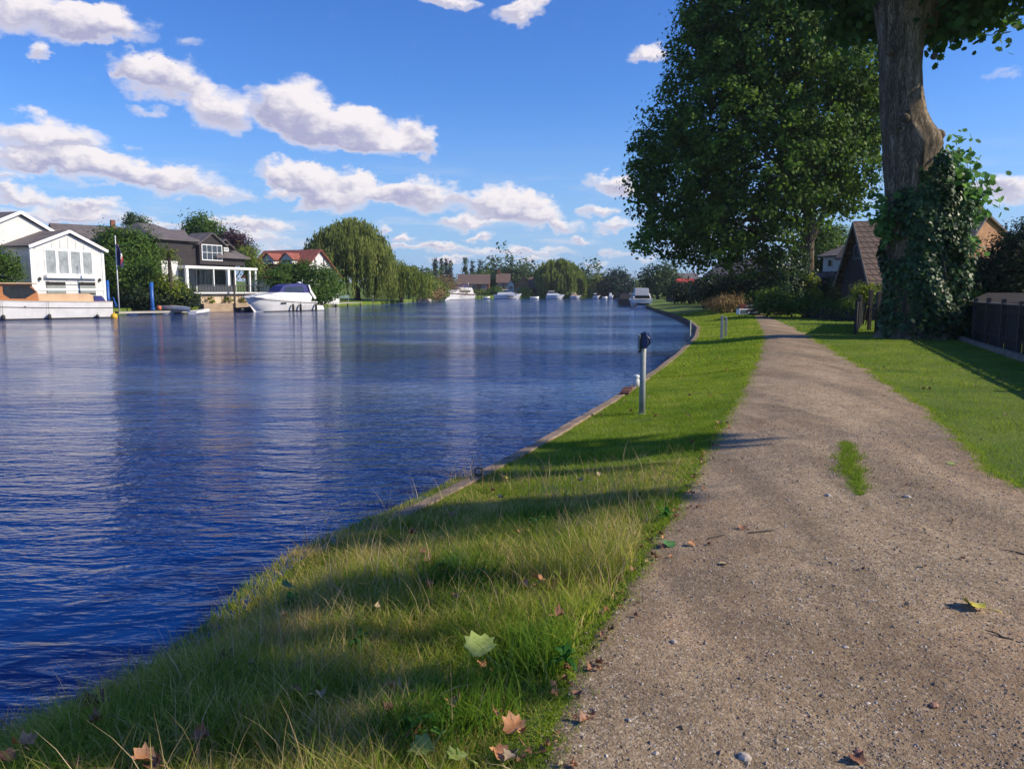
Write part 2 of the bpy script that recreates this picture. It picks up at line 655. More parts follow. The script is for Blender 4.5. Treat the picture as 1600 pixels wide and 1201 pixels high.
M['varnish'] = pm('varnished_mahogany', (.42, .17, .055), (.32, .12, .04), 3, .28, stretch=(1, 1, 5))
M['tan_canvas'] = pm('tan_boat_canvas', (.58, .39, .24), (.50, .33, .20), 2, .75, .006, 6)
M['blue_canvas'] = pm('navy_blue_canvas', (.020, .026, .17), (.014, .018, .11), 2, .7, .006, 5)
M['blue_paint'] = pm('bright_blue_paint', (.015, .11, .42), (.012, .08, .30), 3, .45)
M['yellow'] = pm('yellow_plastic', (.75, .42, .02), (.6, .33, .02), 2, .45)
M['orange'] = pm('orange_plastic', (.62, .16, .05), (.5, .12, .04), 2, .5)
M['black_rubber'] = pm('black_rubber', (.025, .025, .027), (.015, .015, .017), 3, .6)
M['dark_band'] = pm('black_waterline_paint', (.02, .02, .025), (.03, .035, .03), 3, .5)
M['maroon'] = pm('maroon_paint', (.10, .02, .02), (.08, .018, .018), 3, .4)
M['galv'] = pm('galvanised_steel', (.30, .32, .31), (.20, .215, .21), 9, .6, .0008, 60, metal=.12)
M['dark_metal'] = pm('dark_grey_metal', (.06, .065, .07), (.04, .045, .05), 8, .5, metal=.3)
M['navy_plastic'] = pm('navy_plastic', (.014, .03, .12), (.010, .02, .08), 6, .35)
M['skin_red'] = pm('red_awning', (.45, .05, .04), (.35, .04, .035), 2, .7)
M['curtain'] = pm('pale_blind', (.55, .56, .56), (.40, .42, .43), 14, .8, stretch=(4, 4, .3))


def glass_mat(name, c, rough=.08):
    m, nt, b = new_mat(name)
    v = coords(nt)
    n = noise_tex(nt, v, 1.7, 3)
    nt.links.new(ramp(nt, n.outputs[0], [(.35, tuple(x * .6 for x in c)), (.65, c)]), b.inputs['Base Color'])
    b.inputs['Roughness'].default_value = rough
    b.inputs['Specular IOR Level'].default_value = .8
    return m


M['glass'] = glass_mat('window_glass', (.05, .06, .075))
M['glass_pale'] = glass_mat('glass_over_pale_blinds', (.36, .39, .40))
M['glass_boat'] = glass_mat('tinted_boat_glass', (.035, .04, .05), .05)

# ------------------------------------------------------------------ shape of the banks
WATER_Z = -0.62
KERB_Z = -0.25


def tab(pts):
    xs = np.array([p[0] for p in pts], float)
    ys = np.array([p[1] for p in pts], float)
    return lambda Y: np.interp(Y, xs, ys)


def smooth_tab(pts, step=0.5, k=5):
    f = tab(pts)
    lo, hi = pts[0][0], pts[-1][0]
    yy = np.arange(lo, hi + step, step)
    vv = f(yy)
    ker = np.ones(2 * k + 1) / (2 * k + 1)
    pad = np.concatenate([2 * vv[0] - vv[1:k + 1][::-1], vv, 2 * vv[-1] - vv[-k - 1:-1][::-1]])
    sv = np.convolve(pad, ker, mode='valid')
    return lambda Y: np.interp(Y, yy, sv)


_k = [G(x, y, KERB_Z) for (x, y) in [(600, 815), (735, 743), (870, 672), (940, 632), (1000, 594), (1050, 558), (1084, 528), (1090, 512), (1074, 498), (1050, 489), (1022, 481)]]
XR = smooth_tab([(-30, -19), (-12, -9.5), (-4, -5.8), (1, -3.7), (3.3, -2.35)] + [(p.y, p.x) for p in _k] + [(125, 20.5), (160, 27), (200, 44), (232, 66), (260, 90), (320, 160), (1500, 900)], .25, 4)
_XL = smooth_tab([(-30, -.4), (0, .2)] + [(G(x, y).y, G(x, y).x) for (x, y) in [(850, 1201), (962, 960), (1010, 860), (1062, 770), (1100, 700), (1140, 640), (1165, 590), (1184, 545), (1190, 520), (1180, 500), (1176, 492), (1165, 484)]], .2, 2)
_XP = smooth_tab([(-30, 9), (2, 6.2)] + [(G(x, y).y, G(x, y).x) for (x, y) in [(1600, 772), (1520, 700), (1440, 632), (1392, 600), (1330, 562), (1275, 530), (1238, 511), (1206, 497), (1190, 489), (1176, 484)]], .2, 2)


def rag(y, k):
    y = np.asarray(y, float)
    return (.45 * np.sin(y * 1.9 + k) * np.sin(y * .83 + 2 * k) + .3 * np.sin(y * 4.7 + 1.3 * k + np.sin(y * 2.1)) + .25 * np.sin(y * 9.7 + 2.1 * k + 2 * np.sin(y * 3.3)) + .2 * np.sin(y * 23 + k))


XL = lambda y: _XL(y) - .07 * np.clip((4.6 - np.asarray(y, float)) / 1.5, 0, 1) + .055 * rag(y, 1.3) * (.7 + .03 * np.asarray(y))
XP = lambda y: _XP(y) + .12 * rag(y, 4.1) * (.7 + .03 * np.asarray(y))
XB = tab([(-30, -64), (10, -57), (40, -48), (58, -43.5), (65, -39.6), (70, -38), (74, -37.5), (79, -38.2), (81.4, -37.6), (82.2, -33.4), (87.4, -28.2), (95, -26.5), (105, -27), (112, -27.5), (120, -25.5), (130, -22.5), (150, -21.5), (172, -21), (206, -23), (221, -20),
          (226, -8), (231, 10), (236, 34), (262, 92), (320, 158), (1500, 898)])


def sstep(t):
    t = np.clip(t, 0, 1)
    return t * t * (3 - 2 * t)


def hnoise(x, y):
    return (np.sin(x * 1.3 + 1.7 * np.sin(y * .9)) * np.cos(y * 1.1 + 1.3 * np.sin(x * .7)) * .6 + np.sin(x * 3.7 + y * 2.1) * np.sin(y * 4.3 - x * 1.9) * .4)


def ground_z(x, y):
    x = np.asarray(x, float)
    y = np.asarray(y, float)
    s = x - XR(y)
    z = KERB_Z - .012 + (.25 + .012) * sstep(s / 3.4)
    rough = sstep((7.5 - y) / 2.5) * sstep((XL(y) - x) / .4)
    z = z + rough * (.035 * hnoise(x * 2.2, y * 2.2)) + .010 * hnoise(x, y) * sstep(s / .8)
    # the bank rolls over towards the water close to the viewer
    near = sstep((5.2 - y) / 1.2)
    z = z - near * .30 * sstep((.9 - s) / .9)
    # verge rises a little towards the foot of the big plane tree
    return z


# ------------------------------------------------------------------ ground materials
def lawn_material(name, far=False):
    m, nt, b = new_mat(name)
    v = coords(nt)
    n1_ = noise_tex(nt, v, .55, 5, .6)
    n2_ = noise_tex(nt, v, 6.0, 5, .65)
    n3_ = noise_tex(nt, v, 45.0, 3, .7)
    c = ramp(nt, n1_.outputs[0], [(.30, (.07, .12, .012)), (.5, (.11, .175, .018)), (.7, (.17, .20, .03))])
    c = mixrgb(nt, maprange(nt, n2_.outputs[0], .45, .75), c, (.12, .14, .03))
    c = mixrgb(nt, maprange(nt, n3_.outputs[0], .5, .8, 0, .7), c, (.04, .075, .012))
    nt.links.new(c, b.inputs['Base Color'])
    b.inputs['Roughness'].default_value = .85
    b.inputs['Specular IOR Level'].default_value = .2
    nt.links.new(bump(nt, n3_.outputs[0], .8, .03), b.inputs['Normal'])
    return m


M['lawn'] = lawn_material('lawn_turf')


def path_material():
    m, nt, b = new_mat('compacted_gravel')
    v = coords(nt)
    big = noise_tex(nt, v, .55, 5, .55)
    mid = noise_tex(nt, v, 3.2, 6, .65, .4)
    fine = noise_tex(nt, v, 55.0, 4, .7)
    vo = N(nt, 'ShaderNodeTexVoronoi')
    vo.inputs['Scale'].default_value = 78
    wob = N(nt, 'ShaderNodeVectorMath', operation='ADD')
    ws = N(nt, 'ShaderNodeVectorMath', operation='SCALE')
    nt.links.new(noise_tex(nt, v, 90, 3).outputs['Color'], ws.inputs[0])
    ws.inputs['Scale'].default_value = .018
    nt.links.new(v, wob.inputs[0])
    nt.links.new(ws.outputs[0], wob.inputs[1])
    nt.links.new(wob.outputs[0], vo.inputs['Vector'])
    vo2 = N(nt, 'ShaderNodeTexVoronoi')
    vo2.inputs['Scale'].default_value = 150
    nt.links.new(v, vo2.inputs['Vector'])
    c = ramp(nt, big.outputs[0], [(.33, (.33, .205, .115)), (.5, (.42, .295, .180)), (.68, (.51, .37, .235))])
    c = mixrgb(nt, maprange(nt, mid.outputs[0], .42, .70, 0, .75), c, (.135, .098, .066))
    sepc = N(nt, 'ShaderNodeSeparateColor')
    nt.links.new(vo.outputs['Color'], sepc.inputs[0])
    peb = ramp(nt, sepc.outputs[0], [(0, (.08, .058, .034)), (.35, (.20, .145, .085)), (.7, (.30, .23, .145)), (.93, (.40, .33, .24)), (1, (.56, .49, .38))])
    c = mixrgb(nt, maprange(nt, big.outputs[0], .3, .65, .35, .7), c, peb)
    c = mixrgb(nt, maprange(nt, fine.outputs[0], .56, .74, 0, .55), c, (.08, .06, .045))
    # worn tracks: paler trodden bands and darker damp ones along the way
    trk = noise_tex(nt, coords(nt, (1.5, .22, 1)), 1.0, 5, .6, .6)
    sc_ = N(nt, 'ShaderNodeVectorMath', operation='SCALE')
    nt.links.new(c, sc_.inputs[0])
    put(nt, sc_.inputs['Scale'], maprange(nt, trk.outputs[0], .36, .64, .70, 1.22))
    c = sc_.outputs[0]
    nt.links.new(c, b.inputs['Base Color'])
    b.inputs['Roughness'].default_value = .9
    b.inputs['Specular IOR Level'].default_value = .25
    h = mth(nt, 'ADD', mth(nt, 'MULTIPLY', vo.outputs['Distance'], -.5), mth(nt, 'MULTIPLY', fine.outputs[0], 1.3))
    nb = bump(nt, h, .8, .008)
    nb = bump(nt, mid.outputs[0], .8, .035, nb)
    nt.links.new(nb, b.inputs['Normal'])
    return m


M['gravel'] = path_material()


def water_material():
    m, nt, b = new_mat('river_water')
    t = N(nt, 'ShaderNodeTexCoord')

    def mp(scale, rz, off=0):
        q = N(nt, 'ShaderNodeMapping')
        q.inputs['Scale'].default_value = scale
        q.inputs['Rotation'].default_value = (0, 0, R(rz))
        q.inputs['Location'].default_value = (off, off, 0)
        nt.links.new(t.outputs['Object'], q.inputs[0])
        return q.outputs[0]
    a = noise_tex(nt, mp((.42, 1.25, 1), -26), 1.0, 2, .5, .5)
    b1 = noise_tex(nt, mp((.5, 1.5, 1), -38, 7), 2.9, 3, .55, .6)
    c1 = noise_tex(nt, mp((.6, 1.5, 1), -12, 3), 9.0, 2, .5, .3)
    patch = noise_tex(nt, mp((.25, .6, 1), 10, 20), .22, 4, .55)
    st = maprange(nt, patch.outputs[0], .38, .62, .30, 1.2, True)
    h = mth(nt, 'ADD', mth(nt, 'MULTIPLY', a.outputs[0], .5), mth(nt, 'MULTIPLY', b1.outputs[0], .46))
    h = mth(nt, 'ADD', h, mth(nt, 'MULTIPLY', c1.outputs[0], .15))
    h = mth(nt, 'MULTIPLY', h, st)
    nt.links.new(bump(nt, h, 1.0, .19), b.inputs['Normal'])
    b.inputs['Base Color'].default_value = (.001, .024, .135, 1)
    b.inputs['Roughness'].default_value = .075
    b.inputs['Specular IOR Level'].default_value = .31
    b.inputs['IOR'].default_value = 1.333
    return m


M['water'] = water_material()
M['kerb'] = pm('weathered_kerb_stone', (.30, .21, .145), (.15, .105, .075), 7, .9, .004, 60)
M['bank_wall'] = pm('wet_bank_wall', (.07, .055, .042), (.035, .03, .025), 4, .8, .01, 20)

# ------------------------------------------------------------------ setting
Yw = np.concatenate([np.arange(-30, 20, 1.0), np.arange(20, 300, 5.0), [320]])
Pw = np.zeros((len(Yw), 40, 3))
for i, y in enumerate(Yw):
    Pw[i, :, 0] = np.linspace(-90 if y < 100 else -60, 170 if y > 150 else 60, 40)
    Pw[i, :, 1] = y
Pw[..., 2] = WATER_Z
tag(grid_mesh('water', Pw, M['water']), 'blue rippled river running away between its banks', kind='structure')

# right bank: lawn, everything to the right of the river edge
Yg = np.concatenate([np.arange(-30, 1.6, 1.5), np.arange(1.6, 9, .07), np.arange(9, 30, .3), np.arange(30, 130, 2), np.arange(130, 330, 8), [400, 600, 900, 1500]])
S = np.concatenate([[0.0, .1], np.arange(.2, 4, .09), np.arange(4, 14, .5), np.arange(14, 60, 4), [70, 100, 160, 300, 600, 1200]])
Pg = np.zeros((len(Yg), len(S), 3))
for i, y in enumerate(Yg):
    x = XR(y) + S
    Pg[i, :, 0] = x
    Pg[i, :, 1] = y
    Pg[i, :, 2] = ground_z(x, np.full_like(x, y))
tag(grid_mesh('ground', Pg, M['lawn']), 'green lawn of the towpath bank', kind='structure')
# the bank face below the edge
wb = MB()
prev = None
for y in list(np.arange(-30, 60, .5)) + list(np.arange(60, 330, 5)):
    x = float(XR(y))
    zt = float(ground_z(x, y)) - .004
    cur = ((x + .0, y, zt), (x + .04, y, WATER_Z - .5))
    if prev:
        wb.add([prev[0], cur[0], cur[1], prev[1]], [(0, 1, 2, 3)])
    prev = cur
tag(wb.build('bank_face', M['bank_wall']), 'dark wet face of the towpath bank above the water', kind='structure')

# stone kerb at the water's edge
kb = MB()
y = float(_k[0].y) - .35
while y < 44:
    L = random.uniform(.85, 1.0)
    y2 = y + L - .012
    j = random.uniform(-.012, .012)
    zz = KERB_Z + random.uniform(-.004, .008)
    x0, x1 = float(XR(y)) + j, float(XR(y2)) + j
    tl = random.uniform(-.006, .006)
    w = .155
    vs = [(x0 - .02, y, zz - .5), (x1 - .02, y2, zz - .5), (x1 + w, y2, zz - .5), (x0 + w, y, zz - .5),
          (x0 - .02, y, zz), (x1 - .02, y2, zz + tl), (x1 + w, y2, zz + tl + .02), (x0 + w, y, zz + .02)]
    kb.add(vs, [(3, 2, 1, 0), (4, 5, 6, 7), (0, 1, 5, 4), (1, 2, 6, 5), (2, 3, 7, 6), (3, 0, 4, 7)])
    y += L
kobj = kb.build('kerb', M['kerb'], bevel=.012)
tag(kobj, 'worn brown stone kerb along the river edge', kind='structure')

# gravel path
Yp = np.concatenate([np.arange(-30, 1.6, 1.5), np.arange(1.6, 8, .05), np.arange(8, 24, .15), np.arange(24, 66, .6)])
NC = 90
Pp = np.zeros((len(Yp), NC, 3))
for i, y in enumerate(Yp):
    e0 = float(XL(y)) - .03 + .03 * mnoise.noise(Vector((y * 9.0, 4, 0)))
    e1 = float(XP(y)) + .0 + .03 * mnoise.noise(Vector((y * 11, 2, 0)))
    x = np.linspace(e0, e1, NC)
    Pp[i, :, 0] = x
    Pp[i, :, 1] = y
    t = np.linspace(0, 1, NC)
    crown = .012 * np.sin(np.pi * t) + .006 + .004 * hnoise(x * 3, np.full(NC, y * 3.0))
    z = ground_z(x, np.full(NC, y)) + crown
    z[0] -= .03
    z[-1] -= .03
    Pp[i, :, 2] = z
tag(grid_mesh('path', Pp, M['gravel']), 'brown gravel towpath running away along the lawn', kind='structure')


def path_z(x, y):
    t = np.clip((x - XL(y)) / (XP(y) - XL(y)), 0, 1)
    return ground_z(x, y) + .012 * np.sin(np.pi * t) + .006 + .004 * hnoise(x * 3, np.asarray(y) * 3.0)


# opposite bank
Yl = np.concatenate([np.arange(-30, 56, 6.0), np.arange(56, 130, 1.0), np.arange(130, 330, 5.0), [400, 600, 900, 1500]])
Sl = np.array([0.0, .3, 1, 2, 4, 7, 11, 16, 24, 40, 70, 120, 250, 600, 1200])
Pl = np.zeros((len(Yl), len(Sl) + 1, 3))
for i, y in enumerate(Yl):
    x = XB(y) - Sl
    Pl[i, 1:, 0] = x
    Pl[i, 1:, 1] = y
    Pl[i, 1:, 2] = -.12 + .5 * sstep(Sl / 12) + 5 * sstep((Sl - 40) / 200)
    Pl[i, 0] = (float(XB(y)) + .05, y, -1.1)
M['far_lawn'] = lawn_material('opposite_bank_grass')
tag(grid_mesh('far_bank', Pl[:, ::-1], M['far_lawn'], smooth=False), 'grassy garden ground of the opposite bank', kind='structure')
sk = np.zeros((2, 2, 3))
sk[0, 0] = (-2500, -600, -2.2); sk[0, 1] = (2500, -600, -2.2); sk[1, 0] = (-2500, 3500, -2.2); sk[1, 1] = (2500, 3500, -2.2)
tag(grid_mesh('terrain', sk, M['far_lawn']), 'low open land reaching the horizon', kind='structure')

# ------------------------------------------------------------------ grass
def blades(name, X, Y, Z, H, Wd, lean, mat, var, segs=2, label=None, az=None):
    n = len(X)
    a = rng.uniform(0, 2 * np.pi, n) if az is None else az
    ld = rng.uniform(0, 2 * np.pi, n)
    lx, ly = np.cos(ld) * lean * H, np.sin(ld) * lean * H
    wx, wy = np.cos(a) * Wd / 2, np.sin(a) * Wd / 2
    base = np.stack([X, Y, Z - .01], 1)
    polys = []
    vv = []
    lv = []
    for s_ in range(segs):
        t0, t1 = s_ / segs, (s_ + 1) / segs
        w0, w1 = (1 - t0 ** 1.5), (1 - t1 ** 1.5) + (.06 if s_ == segs - 1 else 0)
        c0 = base + np.stack([lx * t0 ** 2, ly * t0 ** 2, H * (t0 - .25 * lean * t0 ** 2)], 1)
        c1 = base + np.stack([lx * t1 ** 2, ly * t1 ** 2, H * (t1 - .25 * lean * t1 ** 2)], 1)
        wv0 = np.stack([wx * w0, wy * w0, np.zeros(n)], 1)
        wv1 = np.stack([wx * w1, wy * w1, np.zeros(n)], 1)
        polys.append(np.stack([c0 - wv0, c0 + wv0, c1 + wv1, c1 - wv1], 1))
        lv.append(var)
    V = np.concatenate(polys, 0)
    o = poly_mesh(name, V, 4, mat, var=np.concatenate(lv))
    tag(o, label, None, None, 'stuff')
    return o


def scatter(n, y0, y1, x0f, x1f, power=1.0):
    """n points between two x-limits that depend on y, denser towards the viewer for power > 1"""
    u = rng.uniform(0, 1, n) ** power
    Y = y0 + (y1 - y0) * u
    a, b = x0f(Y), x1f(Y)
    X = a + (b - a) * rng.uniform(0, 1, n)
    return X, Y


def fbm(x, y, s):
    out = np.zeros_like(x)
    for k in range(3):
        f = s * 2 ** k
        out += np.sin(x * f + 1.7 * k + 2 * np.sin(y * f * .63 + k)) * np.sin(y * f * 1.13 + 2.3 * k + 1.6 * np.sin(x * f * .71)) / 2 ** k
    return out / 1.75


M['grass'] = leaf_mat('grass_blades', [(0, (.055, .14, .015)), (.28, (.14, .25, .02)), (.5, (.26, .32, .035)), (.74, (.44, .39, .10)), (1, (.66, .50, .26))], rough=.6, trans=.5, spec=.2)
M['lawn_blades'] = leaf_mat('mown_blades', [(0, (.10, .18, .012)), (.5, (.19, .29, .02)), (.85, (.31, .37, .04)), (1, (.45, .40, .14))], rough=.6, trans=.45, spec=.2)
M['straw'] = leaf_mat('dry_stalks', [(0, (.22, .15, .07)), (.5, (.38, .28, .14)), (1, (.52, .42, .25))], rough=.7, trans=.2, spec=.2)

# rough uncut grass at the viewer's feet
n = 130000
X, Y = scatter(n, 1.7, 7.4, lambda y: XR(y) - .14, lambda y: XL(y) + .0, 1.35)
edge = (XL(Y) - X)
thin = rng.uniform(0, 1, n) < np.clip(.05 + edge / .25, 0, 1)
cl = fbm(X, Y, 2.6)
tall = sstep((6.6 - Y) / 1.6) * (.35 + .75 * sstep((cl + .6) / 1.2)) * np.clip(.15 + edge / .6, .15, 1)
keep = thin
H = (.045 + tall * rng.uniform(.04, .19, n) * rng.uniform(.5, 1.15, n)) * np.where(X - XR(Y) < .25, .8, 1)
var = np.clip(rng.normal(.54, .22, n) + .34 * fbm(X, Y, 2.1) + .15 * fbm(X, Y, 7), 0, 1)
wd = rng.uniform(.0028, .0062, n) * (.75 + Y * .09)
X, Y, H, var, wd = (q[keep] for q in (X, Y, H, var, wd))
blades('rough_grass', X, Y, ground_z(X, Y), H, wd, rng.uniform(.25, 1.1, len(X)), M['grass'], var, 3, 'long uncut grass between the water and the gravel in the foreground')

# tufts of broader brighter blades
tx, ty, th, tv, tl = [], [], [], [], []
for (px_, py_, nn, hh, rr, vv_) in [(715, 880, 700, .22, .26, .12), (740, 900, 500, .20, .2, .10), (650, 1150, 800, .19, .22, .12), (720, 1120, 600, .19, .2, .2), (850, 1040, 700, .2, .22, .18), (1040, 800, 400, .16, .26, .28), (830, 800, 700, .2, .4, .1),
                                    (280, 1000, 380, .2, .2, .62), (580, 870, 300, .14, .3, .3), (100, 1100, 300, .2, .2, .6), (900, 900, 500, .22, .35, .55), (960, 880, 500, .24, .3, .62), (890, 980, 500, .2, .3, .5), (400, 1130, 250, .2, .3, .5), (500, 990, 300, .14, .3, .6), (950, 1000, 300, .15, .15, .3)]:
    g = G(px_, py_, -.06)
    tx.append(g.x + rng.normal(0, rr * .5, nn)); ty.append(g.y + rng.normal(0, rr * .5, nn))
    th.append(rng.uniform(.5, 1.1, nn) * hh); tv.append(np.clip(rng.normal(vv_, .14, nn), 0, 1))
tx, ty, th, tv = map(np.concatenate, (tx, ty, th, tv))
kk = (tx < XL(ty) - .04) & (tx > XR(ty) - .15)
tx, ty, th, tv = tx[kk], ty[kk], th[kk], tv[kk]
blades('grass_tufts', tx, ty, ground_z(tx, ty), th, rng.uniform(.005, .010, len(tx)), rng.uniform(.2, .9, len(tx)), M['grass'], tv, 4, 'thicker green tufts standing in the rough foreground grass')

# dry stalks
n = 7000
X, Y = scatter(n, 2.0, 7.6, lambda y: XR(y) - .08, lambda y: XL(y) - .04, 1.2)
pk = rng.uniform(0, 1, n) < np.clip(.25 + .9 * fbm(X, Y, 1.3) + .5 * np.exp(-((X - .45) ** 2 + (Y - 4.6) ** 2) / .9), .08, 1)
X, Y = X[pk], Y[pk]
blades('dry_stalks', X, Y, ground_z(X, Y), rng.uniform(.14, .38, len(X)), rng.uniform(.0026, .0056, len(X)), rng.uniform(.1, .9, len(X)), M['straw'], rng.uniform(0, 1, len(X)), 4, 'thin straw coloured stalks leaning out of the foreground grass')

# mown lawn blades, left of the path then right of it
n = 170000
X, Y = scatter(n, 5.0, 17, lambda y: XR(y) + .11, lambda y: XL(y) + .02, 1.6)
var = np.clip(rng.normal(.40, .2, n) + .34 * fbm(X, Y, 1.1) + .26 * fbm(X, Y, 5), 0, 1)
H = rng.uniform(.018, .06, n) * (1 + .5 * fbm(X, Y, 3.5))
blades('lawn_grass', X, Y, ground_z(X, Y), H, rng.uniform(.004, .008, n) * (.6 + Y * .08), rng.uniform(.3, 1.2, n), M['lawn_blades'], var, 1, 'short mown grass between the kerb and the path')
n = 60000
X, Y = scatter(n, 16, 62, lambda y: XR(y) + .1, lambda y: XL(y) + .1, 1.7)
var = np.clip(rng.normal(.42, .18, n) + .34 * fbm(X, Y, .9) + .004 * (Y - 16), 0, 1)
blades('distant_lawn_grass', X, Y, ground_z(X, Y), rng.uniform(.035, .075, n), rng.uniform(.012, .03, n) * (.6 + Y * .03), rng.uniform(.3, 1.0, n), M['lawn_blades'], var, 1, 'mown grass of the bank farther along the river')
n = 120000
X, Y = scatter(n, 5.5, 32, lambda y: XP(y) - .10, lambda y: np.minimum(XP(y) + 9, 12.2 + (y - 18.3) * .39 + .2), 1.6)
var = np.clip(rng.normal(.40, .2, n) + .34 * fbm(X, Y, 1.3) + .26 * fbm(X, Y, 4.5), 0, 1)
H = rng.uniform(.018, .055, n) * (1 + .5 * fbm(X, Y, 2.6))
blades('verge_grass', X, Y, ground_z(X, Y), H, rng.uniform(.004, .008, n) * (.6 + Y * .09), rng.uniform(.3, 1.2, n), M['lawn_blades'], var, 1, 'short sunlit grass of the verge on the right of the path')
n = 25000
X, Y = scatter(n, 30, 62, lambda y: XP(y), lambda y: XP(y) + 16, 1.2)
blades('far_verge_grass', X, Y, ground_z(X, Y), rng.uniform(.04, .08, n), rng.uniform(.03, .06, n), rng.uniform(.3, 1.0, n), M['lawn_blades'], np.clip(rng.normal(.4, .15, n), 0, 1), 1, 'grass under the trees at the far end of the verge')
# grass creeping over both edges of the path
n = 20000
u = rng.uniform(0, 1, n) ** 1.5
Y = 2 + 24 * u
side = rng.uniform(0, 1, n) < .45
off = np.abs(rng.normal(0, .05, n)) * (1 + .06 * Y)
X = np.where(side, XL(Y) + off - .03, XP(Y) - off + .03)
blades('path_edge_grass', X, Y, ground_z(X, Y) + .006, rng.uniform(.02, .06, n), rng.uniform(.004, .008, n) * (.6 + Y * .07), rng.uniform(.4, 1.4, n), M['lawn_blades'], np.clip(rng.normal(.5, .2, n), 0, 1), 2, 'loose grass creeping over the edges of the gravel')
# clump in the middle of the path
ga_, gb_ = G(1319, 693), G(1342, 778)
n = 3200
t = rng.uniform(0, 1, n)
wS = .02 + .07 * np.sin(np.pi * t) ** .6
X = ga_.x + (gb_.x - ga_.x) * t + .02 * np.sin(t * 9) + rng.normal(0, 1, n) * wS * .7 * (1 + .35 * np.sin(t * 23))
Y = ga_.y + (gb_.y - ga_.y) * t
t = 2 * t - 1
bt = blades('grass_strip', X, Y, path_z(X, Y), rng.uniform(.025, .07, n) * (1.2 - .6 * t * t), rng.uniform(.004, .008, n), rng.uniform(.3, 1.2, n), M['lawn_blades'], np.clip(rng.normal(.25, .15, n), 0, 1), 2, 'narrow green strip of grass growing in the middle of the gravel path')

# ------------------------------------------------------------------ loose gravel
def stones(name, X, Y, Z, Rr, mat, label):
    n = len(X)
    ico = np.array([(0, 0, 1), (.9, 0, .1), (.25, .85, .05), (-.75, .5, .1), (-.7, -.55, 0), (.3, -.85, .1), (0, 0, -.6)])
    tri = np.array([(0, 1, 2), (0, 2, 3), (0, 3, 4), (0, 4, 5), (0, 5, 1), (6, 2, 1), (6, 3, 2), (6, 4, 3), (6, 5, 4), (6, 1, 5)])
    V = ico[None] * (1 + rng.uniform(-.28, .28, (n, 7, 1)))
    a = rng.uniform(0, 2 * np.pi, n)
    ca, sa = np.cos(a)[:, None], np.sin(a)[:, None]
    sc = np.stack([rng.uniform(.8, 1.3, n), rng.uniform(.6, 1, n), rng.uniform(.4, .8, n)], 1)
    V = V * sc[:, None, :]
    x = V[..., 0] * ca - V[..., 1] * sa
    y = V[..., 0] * sa + V[..., 1] * ca
    V = np.stack([x, y, V[..., 2]], -1) * Rr[:, None, None]
    V += np.stack([X, Y, Z + Rr * .12], 1)[:, None, :]
    T = V[:, tri]          # n,10,3,3
    var = np.repeat(rng.uniform(0, 1, n), 10)
    return tag(poly_mesh(name, T.reshape(-1, 3), 3, mat, var=var), label, None, None, 'stuff')


def stone_mat():
    m, nt, b = new_mat('gravel_stones')
    at = N(nt, 'ShaderNodeAttribute', attribute_name='var')
    c = ramp(nt, at.outputs['Fac'], [(0, (.12, .085, .06)), (.4, (.22, .165, .125)), (.7, (.29, .23, .18)), (.92, (.38, .33, .28)), (1, (.55, .50, .44))])
    nt.links.new(c, b.inputs['Base Color'])
    b.inputs['Roughness'].default_value = .85
    return m


M['stones'] = stone_mat()
n = 62000
X, Y = scatter(n, 2.0, 8.5, lambda y: XL(y) - .05, lambda y: np.minimum(XP(y), .75 * y + .8), 1.5)
dn = fbm(X, Y, 1.4) * .5 + .5
kp = rng.uniform(0, 1, n) < .35 + .65 * dn
X, Y = X[kp], Y[kp]
rr = .0022 + .0050 * rng.uniform(0, 1, len(X)) ** 3 + .0006 * Y / 4 + .008 * rng.uniform(0, 1, len(X)) ** 24
stones('gravel', X, Y, path_z(X, Y), rr, M['stones'], 'loose small stones lying on the gravel path')
n = 9000
X, Y = scatter(n, 8, 26, lambda y: XL(y), lambda y: XP(y), 1.5)
stones('coarse_gravel', X, Y, path_z(X, Y), rng.uniform(.004, .011, n), M['stones'], 'loose stones farther along the gravel path')

# ------------------------------------------------------------------ foliage
MAPLE = np.array([(0, -.42), (.16, -.40), (.40, -.34), (.40, -.12), (.58, .08), (.37, .16), (.36, .42), (.17, .36), (0, .62),
                  (-.17, .36), (-.36, .42), (-.37, .16), (-.58, .08), (-.40, -.12), (-.40, -.34), (-.16, -.40)])
RHOMB = np.array([(0, -.55), (.34, -.05), (0, .55), (-.34, -.05)])
OVAL = np.array([(0, -.5), (.3, -.25), (.34, .1), (0, .55), (-.34, .1), (-.3, -.25)])


def leaf_faces(C, Nrm, size, shape=RHOMB, hang=0.0, ratio=1.0):
    n = len(C)
    Nrm = Nrm / (np.linalg.norm(Nrm, axis=1, keepdims=True) + 1e-9)
    r = rng.normal(0, 1, (n, 3))
    if hang:
        r = r * (1 - hang) + np.array([0, 0, -1.0]) * hang * 3
    T = r - Nrm * (r * Nrm).sum(1, keepdims=True)
    T /= (np.linalg.norm(T, axis=1, keepdims=True) + 1e-9)
    B = np.cross(Nrm, T)
    P = (B[:, None, :] * (shape[None, :, 0, None] * ratio) + T[:, None, :] * shape[None, :, 1, None]) * size[:, None, None]
    if len(shape) > 6:
        pass
    return P + C[:, None, :]


